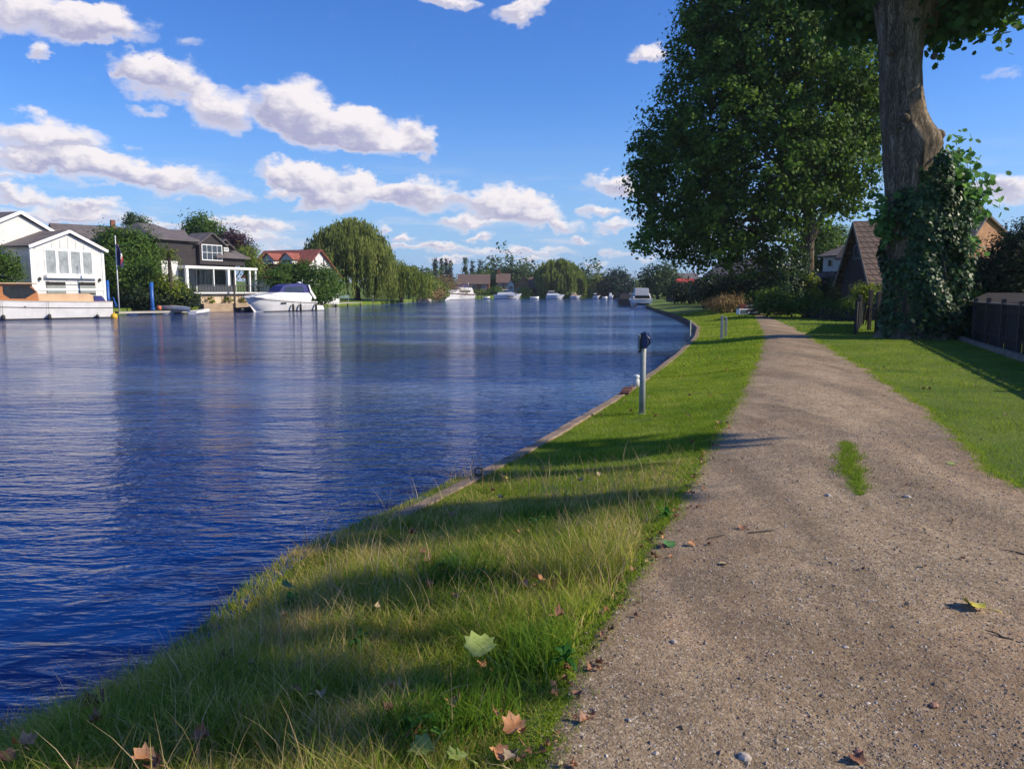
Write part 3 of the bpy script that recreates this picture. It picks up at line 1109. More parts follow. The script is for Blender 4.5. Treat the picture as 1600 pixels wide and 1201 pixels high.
def cloud_points(lobes, n_clump, per, spread, shell=.62, flat=.75):
    """clumps of leaf positions in a set of ellipsoid lobes (centre, radii); returns centres, outward normals, clump tone"""
    w = np.array([(l[1][0] * l[1][1] + l[1][1] * l[1][2] + l[1][0] * l[1][2]) * (l[2] if len(l) > 2 else 1) for l in lobes])
    idx = rng.choice(len(lobes), n_clump, p=w / w.sum())
    c = np.array([tuple(l[0]) for l in lobes])[idx]
    r = np.array([tuple(l[1]) for l in lobes])[idx]
    d = rng.normal(0, 1, (n_clump, 3))
    d /= np.linalg.norm(d, axis=1, keepdims=True)
    rad = shell + (1.04 - shell) * rng.uniform(0, 1, (n_clump, 1)) ** .6
    # lumpy surface
    lump = 1 + .17 * np.sin(d[:, :1] * 5 + c[:, :1]) * np.cos(d[:, 2:] * 6 + c[:, 1:2])
    cc = c + d * r * rad * lump
    tone = rng.uniform(0, 1, n_clump)
    sp = spread * rng.uniform(.6, 1.35, (n_clump, 1, 1))
    off = rng.normal(0, 1, (n_clump, per, 3)) * np.array([1, 1, flat]) * sp
    C = (cc[:, None, :] + off).reshape(-1, 3)
    nn = (d[:, None, :] * .7 + off / sp * .35 + np.array([0, 0, .55]) + rng.normal(0, .55, (n_clump, per, 3))).reshape(-1, 3)
    tn = np.repeat(tone, per)
    return C, nn, tn, cc


def foliage(name, lobes, n_clump, per, spread, size, mat, parent, shape=RHOMB, shell=.62, hang=0, ratio=1.0, flat=.75, tone_w=.5):
    C, nn, tn, cc = cloud_points(lobes, n_clump, per, spread, shell, flat)
    n = len(C)
    V = leaf_faces(C, nn, size * rng.uniform(.65, 1.3, n), shape, hang, ratio)
    var = np.clip(tn * tone_w + rng.uniform(0, 1, n) * (1 - tone_w), 0, 1)
    o = poly_mesh(name, V.reshape(-1, 3), len(shape), mat, parent, var=var)
    return o, cc


def bark_mat(name, c1, c2, c3, scale=1.6, bd=.03):
    m, nt, b = new_mat(name)
    v = coords(nt, (1, 1, .16))
    n1_ = noise_tex(nt, v, scale * 3, 6, .65, .6)
    n2_ = noise_tex(nt, v, scale, 4, .6)
    vo = N(nt, 'ShaderNodeTexVoronoi', feature='DISTANCE_TO_EDGE')
    vo.inputs['Scale'].default_value = scale * 9
    vd = N(nt, 'ShaderNodeVectorMath', operation='ADD')
    nt.links.new(v, vd.inputs[0])
    sc = N(nt, 'ShaderNodeVectorMath', operation='SCALE')
    nt.links.new(n1_.outputs['Color'], sc.inputs[0])
    sc.inputs['Scale'].default_value = .5
    nt.links.new(sc.outputs[0], vd.inputs[1])
    nt.links.new(vd.outputs[0], vo.inputs['Vector'])
    c = ramp(nt, n1_.outputs[0], [(.3, c1), (.52, c2), (.7, c3)])
    c = mixrgb(nt, maprange(nt, n2_.outputs[0], .5, .7, 0, .6), c, tuple(x * 1.25 for x in c3))
    crack = maprange(nt, vo.outputs[0], 0, .09, .5, 0)
    c = mixrgb(nt, crack, c, tuple(x * .45 for x in c1))
    nt.links.new(c, b.inputs['Base Color'])
    b.inputs['Roughness'].default_value = .9
    b.inputs['Specular IOR Level'].default_value = .15
    h = mth(nt, 'ADD', mth(nt, 'MULTIPLY', n1_.outputs[0], 1.0), maprange(nt, vo.outputs[0], 0, .12, 0, .3))
    nt.links.new(bump(nt, h, 1.0, bd), b.inputs['Normal'])
    return m


M['bark'] = bark_mat('plane_tree_bark', (.085, .062, .040), (.22, .168, .112), (.43, .345, .24), bd=.09)
M['bark_dark'] = bark_mat('dark_bark', (.045, .036, .028), (.08, .065, .05), (.12, .10, .08))


def limb(mb, a, b, r0, r1, sag=.0, sides=8, k=7, wob=.12):
    a, b = Vector(a), Vector(b)
    L = (b - a).length
    pts, rad = [], []
    o1 = Vector((random.uniform(-1, 1), random.uniform(-1, 1), random.uniform(-.4, 1)))
    for i in range(k + 1):
        t = i / k
        p = a.lerp(b, t) + o1 * (wob * L * math.sin(math.pi * t)) + Vector((0, 0, sag * L * math.sin(math.pi * t)))
        p += Vector((random.uniform(-1, 1), random.uniform(-1, 1), random.uniform(-1, 1))) * L * .012
        pts.append(p)
        rad.append(r0 + (r1 - r0) * t ** .8)
    mb.tube(pts, rad, sides, caps=True)
    return pts


def tree(name, label, base, lobes, mat, n_clump, per, spread, size, trunk_r=.3, trunk_h=None, group=None, cat='tree', shape=RHOMB, shell=.62, hang=0, ratio=1.0, bark=None, limbs=10, flat=.75, lean=(0, 0), kind=None):
    """root Empty at the base; lobes are given in world positions"""
    base = Vector(base)
    root = empty(name, base, 0, label, cat, group, kind)
    ll = [((Vector(l[0]) - base), l[1]) + tuple(l[2:]) for l in lobes]
    cr, cc = foliage('crown', ll, n_clump, per, spread, size, mat, root, shape, shell, hang, ratio, flat)
    top = max(ll, key=lambda l: l[0].z)[0]
    th = trunk_h or top.z * .45
    mb = MB()
    p0 = Vector((0, 0, -.15))
    p1 = Vector((lean[0], lean[1], th))
    limb(mb, p0, p1, trunk_r * 1.15, trunk_r * .7, sides=10, wob=.02)
    limb(mb, p1, top, trunk_r * .66, trunk_r * .15, sides=7, wob=.04)
    for l in sorted(ll, key=lambda l: -l[1][0])[:limbs]:
        t = random.uniform(.75, 1.0)
        limb(mb, p0.lerp(p1, t), l[0], trunk_r * .42, trunk_r * .1, sides=6)
    mb.build('trunk', bark or M['bark_dark'], root)
    return root


def shrub(name, label, base, lobes, mat, n_clump, per, spread, size, group=None, cat='shrub', shape=RHOMB, shell=.5, hang=0, ratio=1.0, stems=5, part='foliage'):
    base = Vector(base)
    root = empty(name, base, 0, label, cat, group)
    ll = [((Vector(l[0]) - base), l[1]) + tuple(l[2:]) for l in lobes]
    foliage(part, ll, n_clump, per, spread, size, mat, root, shape, shell, hang, ratio)
    mb = MB()
    for l in (ll * 3)[:stems]:
        limb(mb, (random.uniform(-.2, .2), random.uniform(-.2, .2), -.1), l[0], max(.03, l[0].length * .02), .012, sides=5, k=4)
    mb.build('stems', M['bark_dark'], root)
    return root


def PL(x, y, D, rx, ry, depth=None, w=1.0):
    """ellipsoid lobe seen at x, y with half sizes rx, ry (in picture units) at depth D"""
    c = W(x, y, D)
    k = D / 1200.0
    return (c, (rx * k, (depth or rx * k * .9), ry * k), w)


# ---------------- big plane tree on the right: trunk with a knee, forked above the frame
TD = 26.6
tb = G(1436, 528, 0)
TD = tb.y
big = empty('plane_tree', (tb.x, tb.y, 0), 0, 'huge plane tree beside the fence with a thick bare knobbly trunk wrapped in ivy below', 'tree')
kx = TD / 1200.0
prof = [(540, 1384, 1478), (500, 1386, 1470), (440, 1386, 1466), (380, 1384, 1463), (330, 1383, 1461), (290, 1382, 1459), (262, 1380, 1462), (244, 1379, 1466), (228, 1379, 1470), (212, 1378, 1466), (196, 1377, 1455), (176, 1376, 1447),
        (140, 1375, 1443), (100, 1374, 1441), (60, 1371, 1442), (30, 1369, 1446), (0, 1364, 1452), (-40, 1356, 1448), (-90, 1352, 1436), (-160, 1350, 1425), (-260, 1350, 1412)]
rings = []
NS = 72
for i in range(len(prof) - 1):
    for s_ in range(5):
        t = s_ / 5
        a, b_ = prof[i], prof[i + 1]
        rings.append(tuple(a[j] + (b_[j] - a[j]) * t for j in range(3)))
rings.append(prof[-1])
ph = random.uniform(0, 6)
vs = []
for (py, xl, xr) in rings:
    z = float(W(1436, py, TD).z)
    xa, xb = W(xl, py, TD).x, W(xr, py, TD).x
    c = ((xa + xb) / 2 - tb.x)
    r = (xb - xa) / 2 * .925
    flare = .35 * max(0, 1 - max(0, z) / .9) ** 2
    for k in range(NS):
        a = 2 * math.pi * k / NS
        dvec = Vector((math.cos(a), math.sin(a), 0))
        q = Vector((dvec.x * 1.5, dvec.y * 1.5, z * .55))
        nn = mnoise.noise(q * 1.0 + Vector((3, 1, 5))) * .09 + mnoise.noise(Vector((dvec.x * 5, dvec.y * 5, z * 1.1))) * .035 + mnoise.noise(Vector((dvec.x * 16, dvec.y * 16, z * 2.6))) * .018
        ridge = .02 * math.sin(a * 9 + 1.5 * math.sin(z * .9))
        rr = r * (1 + nn + ridge) + flare * (1 + .4 * math.sin(a * 5 + 1))
        vs.append((c + dvec.x * rr, dvec.y * rr * 1.0, z))
mb = MB()
fs = []
for i in range(len(rings) - 1):
    for k in range(NS):
        k2 = (k + 1) % NS
        fs.append((i * NS + k, i * NS + k2, (i + 1) * NS + k2, (i + 1) * NS + k))
mb.add(vs, fs, True)
# healed branch scars and burrs
for (x_, y_, r_) in [(1380, 88, .14), (1398, 192, .16), (1408, 205, .12), (1388, 205, .10), (1460, 214, .22), (1456, 236, .2), (1446, 96, .12)]:
    p = W(x_, y_, TD) - Vector((tb.x, tb.y, 0))
    p.y = -.80 + .5 * abs((x_ - 1415) / 45.0) ** 2
    vsb = []
    mb2 = MB()
    mb.lathe([(0, -r_ * .9), (r_ * .6, -r_ * .7), (r_, -.02), (r_ * .85, r_ * .5), (r_ * .4, r_ * .85), (0, r_ * .9)], (p.x, p.y + r_ * .4, p.z), 10)
top_l = W(1395, -100, TD) - tb
# main fork to the right, just inside the frame, and limbs above
pr = [W(1430, 40, TD) - tb, W(1446, 10, TD) - tb, W(1462, -8, TD - .3) - tb, W(1490, -50, TD - 1) - tb, W(1540, -120, TD - 2) - tb, W(1600, -220, TD - 3) - tb]
for v_ in pr:
    v_.z += tb.z
mb.tube([tuple(p) for p in pr], [.62, .55, .46, .40, .32, .2], 16)
LOB1 = [PL(1525, 8, TD, 70, 34, 2.2), PL(1478, 40, TD, 24, 30, 1.2, .7), PL(1560, -30, TD, 80, 50, 3.0), PL(1450, -70, TD, 150, 80, 4.5), PL(1340, -125, TD, 100, 75, 4.0), PL(1430, -220, TD, 190, 110, 5.5), PL(1600, -170, TD, 110, 80, 4.0)]
ll1 = [((l[0] - tb), l[1], l[2]) for l in LOB1]
for l in ll1:
    st = Vector((W(1400, -60, TD).x - tb.x, 0, W(1400, -60 + random.uniform(-60, 20), TD).z))
    limb(mb, st, l[0], .26, .05, sides=7, wob=.08)
mb.build('trunk', M['bark'], big)
o, cc = foliage('crown', ll1, 620, 44, .42, .24, M['leaf_near'], big, MAPLE, shell=.3)

# ---------------- ivy wrapped round it
ivy = empty('ivy', (tb.x, tb.y, 0), 0, 'dense dark glossy ivy climbing the foot of the huge plane tree', 'ivy')
Cs, Ns, Ts = [], [], []
n = 30000
z = rng.uniform(0, 1, n) ** .9 * 6.1
a = rng.uniform(0, 2 * np.pi, n)
toph = 5.25 + .45 * np.sin(a * 3 + 1) + .4 * np.sin(a * 7)
kk = z < toph
z, a = z[kk], a[kk]
n = len(z)
r = .96 + .10 * np.sin(a * 4 + z * 1.3) + .10 * np.sin(z * 3.1 + a * 2) + rng.uniform(-.08, .14, n)
Cs.append(np.stack([np.cos(a) * r - .13, np.sin(a) * r, z], 1))
Ns.append(np.stack([np.cos(a), np.sin(a), np.full(n, .45)], 1) + rng.normal(0, .38, (n, 3)))
Ts.append(rng.uniform(0, 1, n))
lob_ivy = [((.75, -.1, 1.3), (.45, .75, 1.35)), ((.8, -.1, 2.7), (.42, .75, 1.0)), ((.7, -.1, 3.9), (.42, .7, .7)), ((.75, -.5, .55), (.75, .6, .6)), ((.8, -.2, .5), (.35, .6, .6)), ((-.9, -.1, 3.9), (.25, .5, .8)), ((-.1, -.85, .3), (.7, .3, .35))]
C, nn, tn, _ = cloud_points(lob_ivy, 620, 24, .17, .72)
Cs.append(C); Ns.append(nn); Ts.append(tn * .4 + rng.uniform(0, 1, len(C)) * .6)
C, nn, tn = np.concatenate(Cs), np.concatenate(Ns), np.concatenate(Ts)
V = leaf_faces(C, nn,   .15 * rng.uniform(.6, 1.25, len(C)), OVAL, .3)
poly_mesh('foliage', V.reshape(-1, 3), 6, M['leaf_ivy'], ivy, var=tn)
mb = MB()
for k in range(14):
    a0 = k * .45
    pts = [((.93 + .03 * random.random()) * math.cos(a0 + .25 * math.sin(i * .9 + k)) - .12, .93 * math.sin(a0 + .25 * math.sin(i * .9 + k)), i * .5) for i in range(9 + k % 3)]
    mb.tube(pts, [.05 - .004 * i for i in range(len(pts))], 5)
for l in lob_ivy[:5]:
    limb(mb, (.6, 0, .1), l[0], .05, .02, sides=5)
mb.build('stems', M['bark_dark'], ivy)

# young shoots springing out of the ivy on the right
sh0 = W(1466, 400, TD - .2)
shoots = empty('sucker_shoots', (sh0.x, sh0.y, sh0.z), 0, 'bright green leafy shoots springing from the ivy to the right of the huge trunk', 'shoots')
mb = MB()
cs = []
for (x_, y_) in [(1500, 228), (1512, 255), (1482, 290), (1530, 290), (1548, 296), (1520, 315), (1495, 330), (1476, 335), (1470, 262), (1532, 325), (1502, 270), (1515, 340), (1485, 370), (1515, 375), (1500, 350), (1505, 395), (1375, 310), (1378, 340)]:
    t_ = W(x_, y_, TD + random.uniform(-.6, .4)) - sh0
    st = Vector((random.uniform(-.1, .1), 0, 0)) if x_ > 1400 else W(1392, 400, TD - .3) - sh0
    pts = limb(mb, st, t_, .03, .008, .08, 5, 6, .06)
    for q in range(2, 7):
        cs.append((pts[q], .10 + .02 * q))
mb.build('stems', M['bark_dark'], shoots)
C = []
for (p, s_) in cs:
    C.append(np.array(p)[None] + rng.normal(0, s_ * 1.2, (22, 3)))
C = np.concatenate(C)
V = leaf_faces(C, rng.normal(0, .7, (len(C), 3)) + np.array([.2, -.4, .5]),   .20 * rng.uniform(.6, 1.25, len(C)), MAPLE)
poly_mesh('foliage', V.reshape(-1, 3), len(MAPLE), M['leaf_shoot'], shoots, var=rng.uniform(0, 1, len(C)))

# ---------------- the second plane tree, broad dense crown down to head height
sb = G(1262, 488, 0)
SD = sb.y
print('second tree depth', SD, 'big', TD)
L2 = [PL(1190, 190, SD, 150, 150, 5.5, 1.0), PL(1110, 180, SD, 88, 120, 4.5), PL(1070, 290, SD, 84, 90, 4.2), PL(1050, 355, SD, 62, 52, 3.0), PL(1110, 385, SD, 66, 42, 3.0, .9), PL(1165, 345, SD, 84, 70, 4.2), PL(1190, 60, SD, 110, 120, 5.5), PL(1120, 60, SD, 62, 70, 3.2),
      PL(1280, 100, SD, 100, 150, 5.5), PL(1310, 230, SD, 62, 90, 4.0), PL(1318, 305, SD + 1, 34, 36, 2.2, .6), PL(1345, 60, SD, 66, 95, 4), PL(1355, 170, SD, 40, 70, 3.0), PL(1200, 270, SD, 120, 100, 5.0), PL(1230, -60, SD, 120, 80, 5.0, .8), PL(1212, 385, SD, 30, 40, 2.0, .5), PL(1030, 235, SD, 40, 45, 2.2), PL(1130, 25, SD, 70, 60, 3.5), PL(1010, 290, SD, 26, 40, 1.6), PL(1345, 250, SD, 30, 50, 2.5, .8)]
two = empty('plane_tree', (sb.x, sb.y, 0), 0, 'broad leafy plane tree with a dense dark crown reaching down beside the path', 'tree')
ll2 = [((l[0] - sb), l[1], l[2]) for l in L2]
foliage('crown', ll2, 2650, 52, .40, .25, M['leaf_plane'], two, RHOMB, shell=.55, ratio=1.25)
mb = MB()
tr_pts = [W(x_, y_, SD) - sb for (x_, y_) in [(1262, 492), (1263, 440), (1264, 390), (1266, 345), (1262, 300), (1250, 240), (1240, 160), (1225, 60), (1215, -40)]]
mb.tube([tuple(p) for p in tr_pts], [.52, .40, .36, .40, .34, .30, .25, .18, .08], 18, jit=.05)
for l in ll2:
    k_ = random.choice([2, 3, 4, 5])
    limb(mb, tr_pts[k_], l[0], .17, .04, sides=6, wob=.07)
mb.build('trunk', M['bark'], two)

iv2 = shrub('ivy', 'bushy ivy and undergrowth swallowing the foot of the broad leafy plane tree', (sb.x - 1.0, sb.y - .6, 0),
            [PL(1228, 455, SD - .8, 34, 36, 1.5), PL(1214, 415, SD - .8, 24, 28, 1.1), PL(1245, 430, SD - .6, 15, 44, .8), PL(1215, 478, SD - 1, 36, 15, 1.5)], M['leaf_ivy'], 420, 30, .26, .16, cat='ivy', shape=OVAL)
shrub('shrub', 'bright yellow green sapling at the foot of the pale second trunk', (sb.x + .3, sb.y - 1.4, 0),
      [PL(1267, 448, SD - 1.4, 9, 22, .5), PL(1272, 462, SD - 1.4, 11, 9, .6)], M['leaf_yellow'], 70, 26, .16, .16, shape=OVAL)
shrub('shrub', 'pale leafy shrub between the path end and the hedge', (G(1236, 490).x, G(1236, 490).y, 0),
      [PL(1236, 474, 46, 36, 14, 1.5), PL(1200, 470, 46, 20, 16, 1.2)], M['leaf_bush'], 150, 26, .24, .15, shape=OVAL)

# ---------------- a third plane tree behind and to the right of the viewer, its low boughs shade the grass
off = Vector((SUN_DIR.x, SUN_DIR.y, 0)) / SUN_DIR.z   # horizontal way back to the leaf per metre of height
T3 = Vector((14.2, -3.0, 0))
third = empty('plane_tree', T3, 0, 'spreading plane tree on the verge whose boughs shade the foreground grass', 'tree')
shade_at = []
def sh(px_, py_, z, rx, ry, n_, gz=-.1):
    g = G(px_, py_, gz)
    shade_at.append((Vector((g.x + off.x * z, g.y + off.y * z, z + gz)), (rx, ry, .35), n_))
for q in [(1015, 686, 9.2, 0.37, 0.09, 9), (1045, 696, 9.2, 0.24, 0.07, 7), (955, 692, 9.2, 0.55, 0.14, 9), (895, 676, 9.3, 0.55, 0.14, 9), (940, 700, 9.0, 0.55, 0.17, 11), (870, 700, 9.0, 0.55, 0.17, 11), (850, 722, 8.8, 0.44, 0.10, 9), (1055, 706, 9.0, 0.13, 0.05, 2),
          (880, 772, 8.6, 0.39, 0.10, 9), (810, 776, 8.6, 0.39, 0.12, 9), (830, 782, 8.5, 0.44, 0.14, 11), (750, 795, 8.4, 0.44, 0.14, 11), (690, 802, 8.4, 0.39, 0.14, 9), (640, 825, 8.4, 0.39, 0.12, 7),
          (715, 908, 7.9, 0.14, 0.02, 3), (500, 905, 7.8, 0.22, 0.05, 7), (440, 920, 7.8, 0.20, 0.05, 7), (520, 940, 7.8, 0.13, 0.03, 3),
          (340, 985, 7.6, 0.18, 0.03, 5), (230, 1010, 7.6, 0.20, 0.06, 7), (420, 1062, 7.5, 0.20, 0.03, 5), (510, 1075, 7.5, 0.20, 0.03, 7), (350, 1090, 7.4, 0.24, 0.03, 7), (250, 1085, 7.4, 0.18, 0.03, 5), (120, 1085, 7.4, 0.22, 0.05, 5),
          (110, 1165, 7.3, 0.18, 0.03, 5), (290, 1175, 7.2, 0.18, 0.03, 3), (20, 1120, 7.3, 0.22, 0.06, 7), (180, 1130, 7.4, .3, .06, 5), (60, 1160, 7.3, .25, .06, 5), (310, 1040, 7.6, .25, .05, 4), (470, 985, 7.7, .2, .03, 3), (250, 940, 7.8, 0.27, 0.07, 5), (130, 990, 7.8, 0.27, 0.07, 5)]:
    sh(*q)
C, nn = [], []
for (c, r, n_) in shade_at:
    m_ = int(n_ * 22)
    d = rng.normal(0, .62, (m_, 3)) * np.array(r)
    C.append(np.array(c)[None] + d)
    nn.append(rng.normal(0, .8, (m_, 3)) + np.array([.5, 0, .5]))
# the rest of the crown above and to the right, clear of the frame
C2, nn2, tn2, _ = cloud_points([((15, -8, 15), (4.5, 3.5, 4)), ((19, -10, 16), (4.5, 4.0, 4)), ((12, -12, 13), (4.5, 4.5, 4))], 260, 40, .5, .6)
C = np.concatenate(C + [C2]) - np.array(T3)
nn = np.concatenate(nn + [nn2])
V = leaf_faces(C, nn, np.where(np.arange(len(C)) < len(C) - 10400, .15, .24) * rng.uniform(.7, 1.2, len(C)), MAPLE)
poly_mesh('crown', V.reshape(-1, 3), len(MAPLE), M['leaf_near'], third, var=rng.uniform(0, 1, len(C)))
mb = MB()
mb.tube([(0, 0, -.2), (.1, .1, 2.5), (-.1, .3, 5), (.2, .4, 8), (.2, .5, 14)], [.7, .5, .46, .38, .15], 14)
for (c, r, n_) in shade_at[::9]:
    limb(mb, (.1, .4, 12.8 + random.uniform(-1, .5)), c - T3, .07, .010, .04, 6, 8, .03)
for c in [(.8, -5, 15), (4.8, -7, 16), (-2.2, -9, 13)]:
    limb(mb, (0, .4, 7), c, .2, .05)
mb.build('trunk', M['bark'], third)

# ---------------- right side, behind the fence and towards the barn
def rsh(label, x, y_base, D, lobes, mat, n_clump, per, spread, size, name='shrub', **k):
    b_ = W(x, 455, D)
    b_.z = 0
    return shrub(name, label, b_, lobes, mat, n_clump, per, spread, size, **k)


rsh('large dark rounded shrub at the right behind the fence', 1565, 0, 27, [PL(1578, 415, 27, 40, 42, 1.4), PL(1608, 395, 27, 34, 52, 1.4), PL(1545, 440, 27, 26, 26, 1.0), PL(1600, 450, 26.5, 60, 24, 1.4)], M['leaf_dark'], 520, 40, .22, .10)
rsh('yellow green drooping shrub between the ivy and the large dark shrub', 1518, 0, 28.5, [PL(1516, 425, 28.5, 18, 22, .6), PL(1508, 445, 28.5, 14, 14, .5), PL(1530, 440, 28.3, 16, 10, .5)], M['leaf_yellow'], 90, 22, .16, .16, shape=OVAL)
rsh('low green bush right beside the ivy above the fence', 1520, 0, 26.6, [PL(1524, 462, 26.6, 20, 12, .6), PL(1505, 468, 26.6, 12, 9, .5)], M['leaf_bush'], 90, 26, .12, .10)
rsh('small pale green bush in front of the black barn', 1352, 0, 36, [PL(1352, 457, 36, 18, 11, .7)], M['leaf_yellow'], 60, 24, .16, .12)
rsh('dark bush left of the black barn', 1300, 0, 58, [PL(1292, 452, 58, 34, 16, 2), PL(1325, 458, 52, 20, 12, 2)], M['leaf_dark'], 150, 26, .3, .2)
rsh('tall dark tree mass behind the second plane tree trunk', 1285, 0, 70, [PL(1278, 400, 70, 26, 46, 3), PL(1296, 372, 72, 18, 20, 2)], M['leaf_bush'], 260, 30, .45, .28, cat='tree', name='tree')
for (x_, y_, rx, ry, D_, lb) in [(1386, 462, 12, 18, 31, 'pale rounded bush on the garden side of the stakes'), (1310, 388, 20, 9, 80, 'round tree top rising behind the white house on the right')]:
    rsh(lb, x_, 0, D_, [PL(x_, y_, D_, rx, ry, rx * D_ / 1200)], M['leaf_olive'] if D_ < 60 else M['leaf_bush'], 70, 26, .16 * D_ / 31, .10 * D_ / 31)

# understorey between the two distant banks of the path on the right
rsh('dark scrub under the plane crown beside the shed', 1150, 0, 62, [PL(1150, 455, 62, 40, 26, 2), PL(1115, 452, 66, 30, 24, 2), PL(1185, 450, 60, 26, 30, 2)], M['leaf_dark'], 330, 30, .4, .22)
rsh('clump of dry orange brown reeds at the bend of the bank', 1135, 0, 55, [PL(1128, 474, 55, 26, 9, 1.4), PL(1150, 470, 56, 16, 9, 1.2)], M['leaf_rust'], 90, 26, .22, .26, ratio=.35, hang=.6, cat='reeds', name='reeds')
rsh('dark hedge in front of the red roofed house', 1080, 0, 95, [PL(1075, 455, 95, 34, 14, 2.5), PL(1100, 458, 88, 20, 12, 2)], M['leaf_dark'], 170, 30, .5, .3, cat='hedge', name='hedge')
def tree_px(label, x, D, lobes, mat, n_clump, per, spread, size, **k):
    b_ = W(x, 455, D)
    b_.z = .1
    return tree(k.pop('name', 'tree'), label, b_, lobes, mat, n_clump, per, spread, size, **k)


tree_px('airy green tree at the far right bank behind the moored white boat', 1028, 150, [PL(1020, 432, 150, 18, 16), PL(1042, 426, 150, 16, 14), PL(1035, 446, 150, 26, 14), PL(1060, 448, 150, 18, 14)], M['leaf_far'], 260, 26, .7, .42)
tree_px('round dark green tree at the far bend just left of the airy tree', 964, 235, [PL(964, 436, 235, 17, 14), PL(958, 447, 235, 20, 12), PL(978, 448, 235, 16, 11)], M['leaf_conifer'], 190, 24, 1.0, .7)
for (x_, D_, lb, ls, mt) in [
    (930, 245, 'low rounded olive tree at the far bend left of the round dark green tree', [(932, 446, 16, 13), (945, 452, 14, 9)], 'leaf_olive'),
    (908, 250, 'small dark tree between the big far willow and the low olive tree', [(908, 444, 13, 15), (918, 450, 10, 10)], 'leaf_far'),
    (1000, 240, 'pale yellow green scrub on the far bank beside the moored white boat', [(998, 452, 18, 9), (985, 455, 12, 7)], 'leaf_olive'),
]:
    tree_px(lb, x_, D_, [PL(a_, b__, D_, c_, d_) for (a_, b__, c_, d_) in ls], M[mt], 150, 24, 1.0, .65)

# ---------------- the two willows
def willow(name, label, base, lobes, n_str, lmax, mat, leaf=.5, trunk_r=.5, group=None, bottom=0.4, per_m=3.2):
    base = Vector(base)
    root = empty(name, base, 0, label, 'tree', group)
    ll = [(Vector(l[0]) - base, l[1], l[2]) for l in lobes]
    w = np.array([l[1][0] * l[1][1] * l[2] for l in ll])
    n_tr = max(20, n_str // 16)
    idx = rng.choice(len(ll), n_tr, p=w / w.sum())
    Cs, Ts = [], []
    for k in idx:
        c, r, _w = ll[k]
        d = rng.normal(0, 1, 3)
        d[2] = abs(d[2]) * 1.1
        d /= np.linalg.norm(d)
        p0 = np.array(c) + d * np.array(r) * (.72 + .36 * rng.random())
        L0 = lmax * (.30 + .75 * rng.random()) * (.5 + .5 * (1 - d[2]))
        tone = rng.random() * .6
        spd = .22 + .35 * rng.random()
        for _q in range(16):
            p = p0 + rng.normal(0, spd, 3) * np.array([1, 1, .5])
            L = min(L0 * rng.uniform(.6, 1.1), p[2] - bottom)
            if L < .3:
                continue
            m_ = max(3, int(L * per_m))
            t = np.sort(rng.random(m_))
            sw = rng.normal(0, .12, 2)
            q = np.stack([p[0] + d[0] * .6 * np.sqrt(t) + sw[0] * t + rng.normal(0, .07, m_), p[1] + d[1] * .6 * np.sqrt(t) + sw[1] * t + rng.normal(0, .07, m_), p[2] - L * t ** 1.2], 1)
            Cs.append(q)
            Ts.append(np.clip(tone + rng.random(m_) * .4, 0, 1))
    C = np.concatenate(Cs)
    nn = rng.normal(0, 1, (len(C), 3)) * np.array([1, 1, .25])
    V = leaf_faces(C, nn, leaf * rng.uniform(.6, 1.4, len(C)), RHOMB, .93, .42)
    poly_mesh('crown', V.reshape(-1, 3), 4, mat, root, var=np.concatenate(Ts))
    mb = MB()
    top = max(ll, key=lambda l: l[0].z)[0]
    limb(mb, (0, 0, -.2), top * .5, trunk_r, trunk_r * .6, sides=9, wob=.03)
    for l in ll:
        limb(mb, top * .4, l[0], trunk_r * .5, .06, sides=6)
    mb.build('trunk', M['bark_dark'], root)
    return root


WD = 134
wb_ = W(560, 470, WD); wb_.z = 0
willow('weeping_willow', 'tall weeping willow trailing over the water beside the white cruiser', wb_,
       [PL(548, 385, WD, 52, 40, 6.0), PL(510, 395, WD, 28, 30, 4), PL(585, 400, WD, 28, 30, 4.5), PL(548, 405, WD - 4, 55, 30, 3.5), PL(498, 420, WD, 18, 22, 3, .8), PL(600, 425, WD - 2, 20, 22, 3)],
       6200, 8.5, M['leaf_willow'], .50, .6)
willow('weeping_willow', 'lower bright green willow curtain on the right flank of the tall willow', W(628, 470, 140) * 1.0,
       [PL(618, 430, 139, 28, 22, 4.0), PL(640, 436, 143, 22, 20, 4), PL(660, 443, 148, 16, 16, 3.5), PL(600, 448, 134, 16, 14, 3)],
       2800, 5.5, M['leaf_olive'], .5, .35)
for o_ in [q for q in COL.objects if q.name == 'weeping_willow.001']:
    pass
FD = 232
fw = W(875, 462, FD + 4); fw.z = 0
willow('weeping_willow', 'large domed willow on the far bank behind the moored cruisers', fw,
       [PL(872, 425, FD + 4, 30, 20, 6), PL(895, 436, FD + 4, 16, 18, 5), PL(853, 436, FD + 4, 14, 18, 5), PL(875, 438, FD, 34, 16, 5)],
       4200, 8, M['leaf_olive'], .9, .6, per_m=2.2)

# ---------------- left bank planting
def lsh(label, x, D, lobes, mat, n_clump, per, spread, size, **k):
    b_ = W(x, 455, D)
    b_.z = 0
    nm = k.pop('name', 'shrub')
    return shrub(nm, label, b_, lobes, M[mat], n_clump, per, spread, size, **k)


